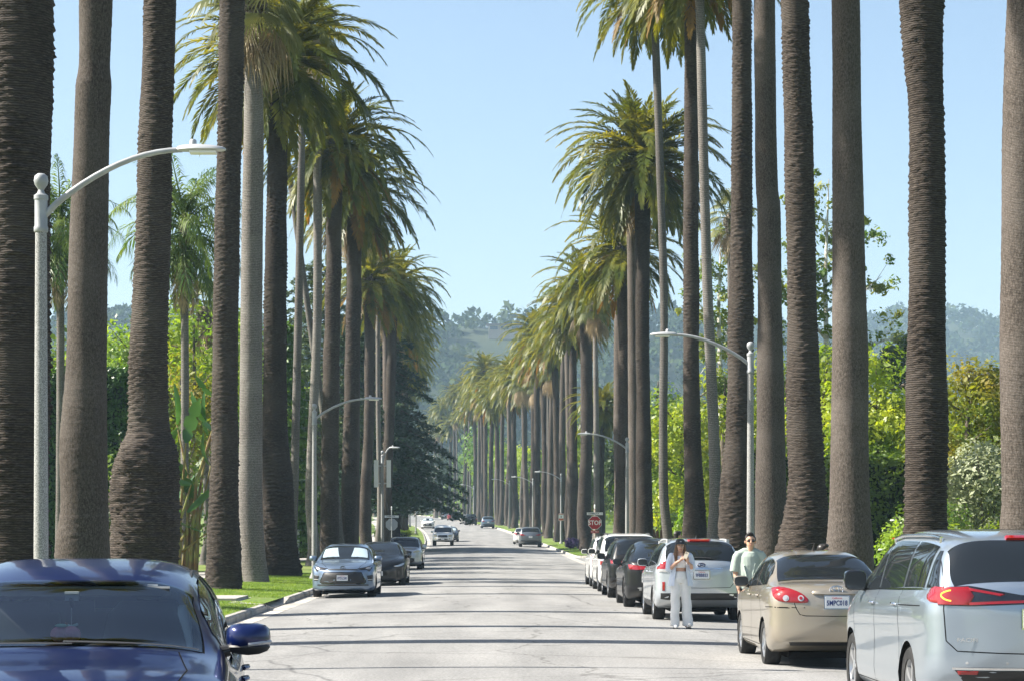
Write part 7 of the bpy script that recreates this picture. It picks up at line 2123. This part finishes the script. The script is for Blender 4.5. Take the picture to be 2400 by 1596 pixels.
b.handles([(1.2, .97), (1.95, .95)])
b.decal("headlight", [(.44, .80), (.76, .84), (.80, .92), (.55, .90)], 'front', M_HEAD, .01, 1, mirror=True)
b.decal("grille", [(-.42, .72), (.42, .72), (.46, .90), (-.46, .90)], 'front', M_PLAST, .006, 1)
b.plate(.55, 'front', None)
for s in (1, -1):
    MB().tube([(s * .62, t, b.hit('top', s * .62, t)[0].z + (.0 if .8 < t < 2.0 else -.02)) for t in np.linspace(.7, 2.2, 10)], .012, 6).build("roof_strip", M_PLAST, b.root, True)
blue = b.done("deep blue crossover facing the camera at the lower left", -2.22, 9.75, group=None, front_first=True)
YAW = R(6)
blue.rotation_euler = (0, 0, math.pi + YAW)
blue.location = (-2.2 - 3.15 * math.sin(YAW), 11.1 + 3.15 * math.cos(YAW), road_z(-2.2, 11) - .065)
# things riding in the blue car
cabl = blue.location; zc = cabl.z
def in_cabin(x, t, z): return (cabl.x - x * math.cos(YAW) + t * math.sin(YAW), cabl.y - x * math.sin(YAW) - t * math.cos(YAW), zc + z)
t = empty("pink_plush_fruit", in_cabin(0.02, 2.76, 1.25)); tag(t, "pink plush fruit with green leaf on the blue car's dashboard", "plush toy")
M_PINK = noisy("pink_plush", (.70, .22, .28), (.80, .32, .38), scale=18, rough=.95, bump=.3)
MB().ball((-.028, 0, .0), (.055, .045, .046), 14, 9).ball((.028, 0, .0), (.055, .045, .046), 14, 9).build("body", M_PINK, t, True)
MB().ball((-.02, -.02, .048), (.035, .02, .010), 10, 5).build("leaf", mat("mint_felt", (.30, .60, .42), .9), t, True)
MB().tube([(0, 0, .035), (.004, 0, .065)], .008, 6).build("stalk", mat("brown_felt", (.25, .12, .05), .9), t)
t = empty("hanging_charm", in_cabin(0.0, 2.63, 1.39)); tag(t, "small charm on a thin string under the blue car's mirror", "charm")
MB().tube([(0, 0, 0), (0, -.01, -.16)], .0015, 5).build("string", M_PLATE, t)
MB().tube([(-.035, 0, -.09), (0, -.01, -.105), (.035, 0, -.09)], [.006, .012, .006], 6).build("bead", mat("charm_mint", (.45, .62, .55), .5), t, True)
t = empty("white_skull_charm", in_cabin(-.66, 2.55, 1.24)); tag(t, "round white charm hanging by the blue car's right-hand pillar", "charm")
MB().ball((0, 0, 0), (.026, .02, .026), 12, 8).ball((0, 0, -.022), (.014, .014, .014), 8, 5).build("body", M_PLATE, t, True)
MB().tube([(0, 0, .02), (0.01, 0, .11)], .0015, 5).build("string", M_PLATE, t)
# ------------------------------------------------------------------ people
def fused(name, shapes, voxel, material, parent, smooth_it=3):
    """one continuous surface grown from overlapping tapered limbs and volumes"""
    mb = MB()
    for s in shapes:
        if s[0] == 'c':                      # tapered capsule chain: points, radii
            pts, rad = s[1], s[2]
            mb.tube(pts, rad, 12, True, s[3] if len(s) > 3 else 1.0)
            for p, r in zip(pts, rad): mb.ball(p, (r, r, r) if len(s) <= 3 else (r, r * s[3], r), 10, 6)
        elif s[0] == 'o':                    # the same with cut-off ends: hems and cuffs
            mb.tube(s[1], s[2], 20, True, s[3] if len(s) > 3 else 1.0)
        else:
            mb.ball(s[1], s[2], 14, 10)
    me = bpy.data.meshes.new(name); me.from_pydata(mb.v, [], mb.f); me.update()
    o = bpy.data.objects.new(name, me); COL.objects.link(o)
    m = o.modifiers.new("r", 'REMESH'); m.mode = 'VOXEL'; m.voxel_size = voxel
    m2 = o.modifiers.new("s", 'SMOOTH'); m2.factor = 0.5; m2.iterations = smooth_it
    dg = bpy.context.evaluated_depsgraph_get()
    out = bpy.data.meshes.new_from_object(o.evaluated_get(dg))
    bpy.data.objects.remove(o); bpy.data.meshes.remove(me)
    out.polygons.foreach_set("use_smooth", np.ones(len(out.polygons), dtype=bool))
    out.materials.clear(); out.materials.append(material); out.name = name
    return link(bpy.data.objects.new(name, out), parent)
def narrow(shapes, k, kr=1.0):
    out = []
    for s in shapes:
        if s[0] == 'b': out.append((s[0], (s[1][0] * k, s[1][1], s[1][2]), s[2]))
        else: out.append((s[0], [(p[0] * k, p[1], p[2]) for p in s[1]], [r * kr for r in s[2]], *s[3:]))
    return out
def loft(name, rings, material, parent, seg=28, a0=0.0, a1=2 * math.pi):
    """rings: (cx, cy, cz, rx, ry); open sheet between angles a0..a1 (0 = +x, -90deg = towards the viewer)"""
    closed = abs(a1 - a0 - 2 * math.pi) < 1e-6
    n = seg if closed else seg + 1
    V = []; F = []
    for i, (cx, cy, cz, rx, ry) in enumerate(rings):
        for k in range(n):
            a = a0 + (a1 - a0) * k / seg
            V.append((cx + rx * math.cos(a), cy + ry * math.sin(a), cz))
    for i in range(len(rings) - 1):
        for k in range(n if closed else n - 1):
            k2 = (k + 1) % n
            F.append((i * n + k, i * n + k2, (i + 1) * n + k2, (i + 1) * n + k))
    return mesh_obj(name, V, F, material, parent, smooth=True)
def fingers(wrist, palm, knuckle_dir, across, curl, ln=0.075, thumb=None, r=0.0085):
    """palm + five separate bent fingers; knuckle_dir: along the fingers, across: index->little, curl: bend direction"""
    w, k, a, c = Vector(wrist), Vector(knuckle_dir).normalized(), Vector(across).normalized(), Vector(curl).normalized()
    bshape = [('c', [w, w + k * 0.045, w + k * 0.085], [0.022, 0.028, 0.026], 0.6), ]
    for i, (f, l) in enumerate(((-1.5, .92), (-0.5, 1.0), (0.5, .94), (1.5, .75))):
        b = w + k * 0.085 + a * 0.0165 * f
        p1 = b + k * ln * .42 * l + c * .008; p2 = p1 + (k * .6 + c * .8).normalized() * ln * .34 * l; p3 = p2 + (k * .2 + c).normalized() * ln * .28 * l
        bshape.append(('c', [b, p1, p2, p3], [r, r, r * .92, r * .8]))
    b = w + k * 0.02 - a * 0.028
    d = Vector(thumb).normalized() if thumb else (k - a * .7 + c * .4).normalized()
    bshape.append(('c', [b, b + d * .035, b + d * .035 + (d + k).normalized() * .03], [.011, .0105, .0085]))
    return bshape
def face(t, hc, skin, lips, brow, eyes=True, glasses=None, smile=False, k=1.0):
    x, y, z = hc
    fy = y - 0.088 * k
    M_EYEW = mat("eye_white", (.75, .74, .72), .3); M_IRIS = mat("iris_dark", (.02, .012, .008), .2)
    for s in (-1, 1):
        if eyes:
            e = MB().ball((x + s * .031 * k, fy + .012, z + .004), (.013, .008, .008), 8, 6).build("eye", M_EYEW, t, True)
            MB().ball((x + s * .031 * k, fy + .005, z + .004), (.006, .003, .007), 8, 5).build("iris", M_IRIS, e, True)
        MB().tube([(x + s * .014, fy + .004, z + .026), (x + s * .032, fy + .002, z + .031), (x + s * .050, fy + .016, z + .026)], [.004, .0045, .003], 5).build("eyebrow", brow, t, True)
    MB().tube([(x - .024, fy + .014, z - .052 + (.006 if smile else 0)), (x, fy + .001, z - .056), (x + .024, fy + .014, z - .052 + (.006 if smile else 0))], [.004, .0075, .004], 6).build("lips", lips, t, True)
    if smile:
        MB().tube([(x - .018, fy + .007, z - .051), (x, fy + .000, z - .054), (x + .018, fy + .007, z - .051)], [.002, .004, .002], 6).build("teeth", M_EYEW, t, True)
    if glasses:
        g = MB()
        for s in (-1, 1):
            g.ball((x + s * .034, fy + .004, z + .004), (.030, .010, .019), 12, 6)
            g.tube([(x + s * .062, fy + .012, z + .010), (x + s * .080 * k, y + .01, z + .008)], .003, 5)
        g.tube([(x - .012, fy, z + .010), (x + .012, fy, z + .010)], .003, 5)
        g.build("sunglasses", glasses, t, True)
def head_shapes(hc, k=1.0, chin=0.0):
    x, y, z = hc
    return [('b', (x, y + .008, z + .025), (.076 * k, .094 * k, .090 * k)), ('b', (x, y - .018, z - .035), (.060 * k, .068 * k, .072 * k)), ('b', (x, y - .040, z - .082 * k), (.034, .034, .028)),
            ('c', [(x, y - .084 * k, z + .012), (x, y - .103 * k, z - .020)], [.009, .014]), ('b', (x - .079 * k, y + .006, z - .012), (.011, .018, .028)), ('b', (x + .079 * k, y + .006, z - .012), (.011, .018, .028)),
            ('c', [(x, y + .012, z - .16), (x, y, z - .06)], [.050 * k, .048 * k])]

M_SKINW = noisy("skin_woman", (.50, .29, .20), (.58, .35, .25), scale=9, rough=.5, spec=.35); M_SKINM = noisy("skin_man", (.47, .27, .18), (.56, .34, .23), scale=9, rough=.5, spec=.35)
M_HAIRB = noisy("brown_hair", (.07, .035, .016), (.22, .12, .055), scale=30, rough=.45, stretch=(1, 1, .08)); M_HAIRK = noisy("black_hair", (.008, .007, .006), (.03, .025, .022), scale=30, rough=.4)
M_LIPW = mat("lips_red", (.42, .08, .08), .4); M_LIPM = mat("lips_brown", (.36, .14, .11), .5); M_BROWD = mat("brow_dark", (.02, .014, .01), .8)
M_PANTS = noisy("white_trousers", (.70, .69, .66), (.78, .77, .74), scale=5, rough=.85, bump=.15); M_TOP = mat("white_knit", (.76, .74, .74), .9)
M_SHIRT = noisy("pale_blue_shirt", (.55, .62, .74), (.72, .75, .80), scale=40, rough=.85, stretch=(3, 3, .05))
M_CAP = noisy("charcoal_cap", (.03, .03, .034), (.055, .055, .06), scale=20, rough=.9); M_TEE = noisy("sage_tee", (.30, .36, .31), (.35, .41, .36), scale=4, rough=.92, bump=.12)
M_DARKP = noisy("dark_trousers", (.012, .012, .016), (.022, .022, .028), scale=8, rough=.9); M_SHOE = mat("white_shoe", (.75, .74, .71), .6); M_SOLE = mat("dark_sole", (.03, .03, .03), .9)

# --- woman walking towards the camera, holding a phone in both hands
WX, WY = 3.60, 39.4
w = empty("person", (WX, WY, road_z(WX, WY))); tag(w, "woman in white trousers and dark cap walking with a phone", "person")
hc = (-.005, -.02, 1.515)
RH, LH = Vector((.045, -.265, 1.315)), Vector((.105, -.235, 1.285))
bshape = head_shapes(hc, .95)
bshape += [('c', [(0, 0, 1.0), (0, .0, 1.05), (0, .0, 1.10), (0, -.005, 1.24), (0, 0, 1.34)], [.110, .110, .108, .128, .10], .74),
       ('c', [(-.165, .0, 1.335), (0, .005, 1.37), (.165, .0, 1.335)], [.052, .058, .052]),
       ('c', [(-.17, 0, 1.33), (-.205, -.01, 1.20), (-.215, -.03, 1.085)], [.050, .043, .037]), ('c', [(-.215, -.03, 1.085), (-.10, -.16, 1.21), RH + Vector((-.075, .06, -.06))], [.037, .033, .024]),
       ('c', [(.17, 0, 1.33), (.20, .0, 1.20), (.205, -.02, 1.085)], [.050, .043, .037]), ('c', [(.205, -.02, 1.085), (.185, -.13, 1.17), LH + Vector((.01, .035, -.06))], [.037, .032, .024]),
       ('c', [(-.085, 0, .90), (-.095, -.02, .50), (-.105, .0, .10)], [.085, .052, .04]), ('c', [(.085, 0, .90), (.11, .03, .50), (.13, .06, .10)], [.085, .052, .04]),
       ('c', [(-.085, .0, .05), (-.085, -.13, .035)], [.038, .03]), ('c', [(.115, .06, .06), (.13, -.06, .04)], [.038, .03])]
bshape += fingers(RH + Vector((-.075, .06, -.06)), None, (.75, -.55, .62), (0, -.5, -.8), (.6, .5, .3), thumb=(.5, -.2, .9))
bshape += fingers(LH + Vector((.01, .035, -.06)), None, (-.10, -.35, .95), (.3, -.8, -.3), (-.8, -.2, .2), thumb=(-.6, -.2, .9))
fused("body", bshape, .0065, M_SKINW, w, 2)
face(w, hc, M_SKINW, M_LIPW, M_BROWD, k=.95)
# hair, cap
hr_ = [('b', (hc[0], hc[1] + .028, hc[2] + .035), (.086, .092, .092))]
for s in (-1, 1):
    hr_.append(('c', [(hc[0] + s * .068, hc[1] + .0, hc[2] + .03), (hc[0] + s * .082, hc[1] - .012, hc[2] - .06), (hc[0] + s * .090, hc[1] - .045, hc[2] - .15), (hc[0] + s * .088, hc[1] - .085, hc[2] - .25), (hc[0] + s * .075, hc[1] - .095, hc[2] - (.34 if s < 0 else .27))], [.026, .032, .034, .030, .012], .8))
hr_.append(('c', [(hc[0], hc[1] + .07, hc[2] + .02), (hc[0], hc[1] + .085, hc[2] - .10), (hc[0], hc[1] + .09, hc[2] - .24)], [.07, .075, .05], .5))
fused("hair", hr_, .009, M_HAIRB, w, 2)
cp = loft("cap", [(hc[0], hc[1] + .012, hc[2] + .048, .090, .104), (hc[0], hc[1] + .012, hc[2] + .085, .089, .102), (hc[0], hc[1] + .014, hc[2] + .118, .078, .090), (hc[0], hc[1] + .014, hc[2] + .138, .052, .060), (hc[0], hc[1] + .014, hc[2] + .146, .004, .004)], M_CAP, w)
V = []; F = []
for j, q in enumerate(np.linspace(0, 1, 5)):
    for k, a in enumerate(np.linspace(R(200), R(340), 15)):
        rx, ry = .089 + .004 * q, .102 + .078 * q * max(0, math.sin(a - math.pi)) ** .7
        V.append((hc[0] + rx * math.cos(a), hc[1] + .012 + ry * math.sin(a), hc[2] + .052 + .012 * math.cos((k - 7) / 7 * 1.4) - .020 * q))
for j in range(4):
    for k in range(14): F.append((j * 15 + k, j * 15 + k + 1, (j + 1) * 15 + k + 1, (j + 1) * 15 + k))
mesh_obj("visor", V, F, M_CAP, cp, smooth=True)
MB().box((hc[0], hc[1] - .090, hc[2] + .092), (.035, .006, .022)).build("cap_badge", mat("badge_grey", (.35, .35, .36), .7), cp)
# clothes
fused("crop_top", [('o', [(0, -.004, 1.125), (0, -.006, 1.18), (0, -.006, 1.26), (0, -.002, 1.34)], [.124, .134, .140, .112], .76), ('b', (-.055, -.075, 1.235), (.062, .05, .058)), ('b', (.055, -.075, 1.235), (.062, .05, .058))], .010, M_TOP, w, 4)
def leg_rings(x0, y0, x1, y1, top, r0, r1, bulge):
    out = []
    for q in np.linspace(0, 1, 16):
        r = r0 + (r1 - r0) * q + bulge * math.sin(q * math.pi)
        wob = .006 * math.sin(q * 19 + x0 * 40)
        out.append((x0 + (x1 - x0) * q + wob, y0 + (y1 - y0) * q, top + (.045 - top) * q, r, r * (.95 + .12 * q)))
    return out
pts_ = [('o', [(0, 0, 1.06), (0, 0, 1.0), (0, .0, .93), (0, .005, .84)], [.122, .136, .150, .120], .80)]
for rings in (leg_rings(-.085, 0, -.108, -.02, .92, .098, .084, -.004), leg_rings(.085, 0, .138, .045, .92, .098, .102, -.010)):
    pts_.append(('o', [(r[0], r[1], r[2]) for r in rings], [r[3] for r in rings]))
fused("trousers", pts_, .011, M_PANTS, w, 9)
for (sx, sy, tip) in ((-.108, -.07, .0), (.145, -.02, .045)):
    s_ = fused("shoe", [('c', [(sx, sy + .05, .045), (sx + .005, sy - .06, .045), (sx + .01, sy - .13, .040 + tip)], [.042, .042, .034])], .010, M_SHOE, w, 2)
    MB().box((sx + .004, sy - .045, .012), (.082, .21, .022)).build("sole", M_SOLE, s_)
shirt = loft("open_shirt", [(0, .02, 1.40, .085, .055), (0, .015, 1.375, .165, .085), (0, .012, 1.33, .19, .11), (0, .01, 1.22, .185, .125), (0, .012, 1.10, .175, .125), (0, .02, .98, .195, .14), (0, .03, .88, .225, .16), (0, .035, .79, .235, .17)], M_SHIRT, w, 30, R(-58), R(238))
for s, el in ((-1, (-.218, -.035, 1.10)), (1, (.21, -.025, 1.10))):
    fused("sleeve", [('c', [(s * .165, .002, 1.335), (s * .205, -.005, 1.22), el], [.068, .066, .066])], .011, M_SHIRT, shirt, 3)
fused("collar", [('c', [(-.075, -.055, 1.335), (-.085, -.02, 1.40), (-.05, .05, 1.425), (.05, .05, 1.425), (.085, -.02, 1.40), (.075, -.055, 1.335)], [.016, .018, .017, .017, .018, .016])], .008, M_SHIRT, shirt, 2)
MB().tube([(LH.x + .018 + .03 * math.cos(a), LH.y + .05, LH.z - .085 + .03 * math.sin(a)) for a in np.linspace(0, 6.283, 14)], .006, 5, False).build("bracelet", M_PLATE, w, True)
ph = empty("phone", (WX + .078, WY - .275, w.location.z + 1.355)); tag(ph, "pale gold phone in the walking woman's hands", "phone"); ph.rotation_euler = (R(-35), R(20), R(-10))
MB().box((0, 0, 0), (.072, .009, .148)).build("case", mat("pale_gold", (.66, .58, .44), .35, .3, .5), ph)
MB().box((0, .0055, 0), (.066, .002, .140)).build("screen", M_GLOSSB, ph)
lens = MB()
for (lx, lz) in ((-.018, .052), (-.018, .028), (.002, .040)): lens.lathe([(.009, 0), (.009, .004), (0, .004)], 12, (lx, 0, lz), 'Z') if False else lens.ball((lx, -.006, lz), (.009, .004, .009), 10, 5)
lens.build("camera_lens", M_GLOSSB, ph, True)

# --- man in a sage t-shirt standing in front of the tan sedan
MX, MY = 4.12, 33.3
m_ = empty("person", (MX, MY, road_z(MX, MY))); tag(m_, "smiling man in sunglasses and grey-green t-shirt beyond the tan sedan", "person")
hc = (.01, -.02, 1.645)
bshape = head_shapes(hc, 1.02)
bshape += [('c', [(0, 0, .95), (0, 0, 1.10), (0, 0, 1.28), (0, .0, 1.42)], [.16, .15, .165, .13], .72), ('c', [(-.20, 0, 1.44), (0, .01, 1.49), (.20, 0, 1.44)], [.062, .068, .062]),
       ('c', [(-.215, 0, 1.43), (-.255, .0, 1.27), (-.262, .0, 1.15)], [.062, .054, .046]), ('c', [(-.262, 0, 1.15), (-.245, -.05, 1.02), (-.215, -.09, .905)], [.046, .040, .029]),
       ('c', [(.215, 0, 1.43), (.262, .01, 1.27), (.275, .02, 1.15)], [.062, .054, .046]), ('c', [(.275, .02, 1.15), (.265, -.02, 1.02), (.25, -.06, .905)], [.046, .040, .029]),
       ('c', [(-.10, 0, .95), (-.11, 0, .50), (-.12, .03, .09)], [.11, .07, .05]), ('c', [(.10, 0, .95), (.11, 0, .50), (.13, .03, .09)], [.11, .07, .05]),
       ('c', [(-.12, .03, .06), (-.13, -.14, .04)], [.045, .038]), ('c', [(.13, .03, .06), (.14, -.14, .04)], [.045, .038])]
bshape += fingers((-.215, -.09, .905), None, (.22, -.25, -.95), (-.2, -.9, .2), (.9, .1, -.2), ln=.082, thumb=(.35, -.75, -.55), r=.0095)
bshape += fingers((.25, -.06, .905), None, (-.12, -.25, -.95), (.2, -.9, .2), (-.9, .1, -.2), ln=.082, thumb=(-.35, -.75, -.55), r=.0095)
bshape = bshape[:7] + narrow(bshape[7:], .84, .86)
fused("body", bshape, .0075, M_SKINM, m_, 2)
face(m_, hc, M_SKINM, M_LIPM, M_BROWD, eyes=True, glasses=M_GLOSSB, smile=True, k=1.02)
fused("hair", [('b', (hc[0], hc[1] + .022, hc[2] + .052), (.084, .096, .082)), ('b', (hc[0] - .01, hc[1] - .045, hc[2] + .112), (.058, .045, .028)), ('b', (hc[0], hc[1] + .06, hc[2] - .01), (.075, .05, .08)),
                 ('c', [(hc[0] - .078, hc[1] - .01, hc[2] + .05), (hc[0] - .080, hc[1] - .008, hc[2] + .0)], [.012, .008]), ('c', [(hc[0] + .078, hc[1] - .01, hc[2] + .05), (hc[0] + .080, hc[1] - .008, hc[2] + .0)], [.012, .008])], .009, M_HAIRK, m_, 2)
fused("t_shirt", narrow([('o', [(0, .0, .90), (0, 0, 1.0), (0, 0, 1.10), (0, -.004, 1.27), (0, 0, 1.40), (0, .005, 1.47)], [.200, .192, .184, .186, .175, .13], .74), ('c', [(-.185, 0, 1.435), (-.09, .01, 1.475), (.09, .01, 1.475), (.185, 0, 1.435)], [.068, .072, .072, .068]),
                   ('o', [(-.18, 0, 1.46), (-.225, 0, 1.40), (-.258, .0, 1.28), (-.272, .0, 1.17)], [.07, .078, .076, .082]), ('o', [(.18, 0, 1.46), (.225, 0, 1.40), (.264, .005, 1.28), (.282, .01, 1.17)], [.07, .078, .076, .082]),
                   ('c', [(-.12, -.128, 1.26), (-.07, -.132, 1.10), (-.10, -.140, .96)], [.010, .013, .010]), ('c', [(.09, -.128, 1.30), (.04, -.132, 1.12), (.06, -.140, .98)], [.009, .012, .010])], .86, .95), .010, M_TEE, m_, 3)
fused("trousers", narrow([('o', [(0, 0, 1.04), (0, 0, .95), (0, 0, .84)], [.165, .178, .165], .8), ('o', [(-.10, 0, .92), (-.115, 0, .50), (-.12, .02, .07)], [.118, .092, .085]), ('o', [(.10, 0, .92), (.115, 0, .50), (.13, .02, .07)], [.118, .092, .085])], .90, .92), .014, M_DARKP, m_, 3)
for sx in (-.125, .135):
    s_ = fused("shoe", [('c', [(sx, .06, .05), (sx, -.08, .045), (sx, -.15, .04)], [.05, .05, .042])], .012, M_SHOE, m_, 2)
    MB().box((sx, -.045, .012), (.095, .27, .022)).build("sole", M_SOLE, s_)

# --- two more people, of whom only the tops of the heads show over the cars
def far_person(x, y, H, label, shirt_m, turn):
    k = H / 1.78
    p = empty("person", (x, y, road_z(x, y)), turn, k); tag(p, label, "person")
    hc = (0, -.02, 1.645)
    bshape = head_shapes(hc, 1.0) + [('c', [(0, 0, .95), (0, 0, 1.12), (0, 0, 1.28), (0, 0, 1.42)], [.15, .14, .155, .12], .72), ('c', [(-.19, 0, 1.43), (0, .01, 1.48), (.19, 0, 1.43)], [.06, .066, .06])]
    for s in (-1, 1):
        bshape += [('c', [(s * .20, 0, 1.42), (s * .245, 0, 1.26), (s * .25, 0, 1.13), (s * .235, -.06, .90)], [.06, .052, .044, .028]), ('c', [(s * .10, 0, .95), (s * .11, 0, .5), (s * .12, .03, .08)], [.11, .07, .05]), ('c', [(s * .12, .03, .06), (s * .13, -.13, .04)], [.045, .038])]
        bshape += fingers((s * .235, -.06, .90), None, (-s * .1, -.2, -.95), (0, -1, 0), (-s, 0, -.2), thumb=(-s * .4, -.7, -.5))
    fused("body", bshape, .0085, M_SKINM, p, 2)
    face(p, hc, M_SKINM, M_LIPM, M_BROWD)
    fused("hair", [('b', (0, hc[1] + .025, hc[2] + .05), (.086, .098, .086)), ('b', (0, hc[1] + .05, hc[2] - .01), (.08, .065, .09)), ('b', (0, hc[1] - .03, hc[2] + .10), (.06, .06, .035))], .010, M_HAIRK, p, 2)
    fused("t_shirt", [('o', [(0, 0, .90), (0, 0, 1.25), (0, 0, 1.42)], [.185, .178, .15], .76), ('c', [(-.19, 0, 1.42), (0, .01, 1.475), (.19, 0, 1.42)], [.076, .074, .076]), ('o', [(-.19, 0, 1.44), (-.255, 0, 1.18)], [.074, .078]), ('o', [(.19, 0, 1.44), (.255, 0, 1.18)], [.074, .078])], .014, shirt_m, p, 3)
    fused("trousers", [('c', [(0, 0, 1.0), (0, 0, .9)], [.15, .16], .8), ('c', [(-.10, 0, .9), (-.12, .02, .1)], [.11, .08]), ('c', [(.10, 0, .9), (.12, .02, .1)], [.11, .08])], .016, M_DARKP, p, 3)
    for s in (-.125, .125):
        fused("shoe", [('c', [(s, .06, .05), (s, -.08, .045), (s, -.15, .04)], [.05, .05, .042])], .014, M_SOLE, p, 2)
far_person(5.02, 55.9, 1.86, "dark-haired person seen over the silver wagon's roof", M_TEE, R(110))
far_person(5.27, 33.35, 1.64, "dark-haired person whose crown shows over the tan sedan's roof", M_DARKP, R(60))
# ------------------------------------------------------------------ the air
hz = MB().box((100, 1210, 124), (2960, 2700, 256)).build("haze", None)
hm = bpy.data.materials.new("haze_air")
n, l = nodes_of(hm)
n.remove(n["Principled BSDF"])
pv = n.new("ShaderNodeVolumePrincipled")
pv.inputs["Color"].default_value = (0.55, 0.78, 1.0, 1)
pv.inputs["Density"].default_value = 0.00020
pv.inputs["Anisotropy"].default_value = 0.1
l.new(pv.outputs[0], n["Material Output"].inputs["Volume"])
hz.data.materials.append(hm)
hz["kind"] = "stuff"; hz["label"] = "thin pale blue haze over the far street and hills"; hz["category"] = "haze"
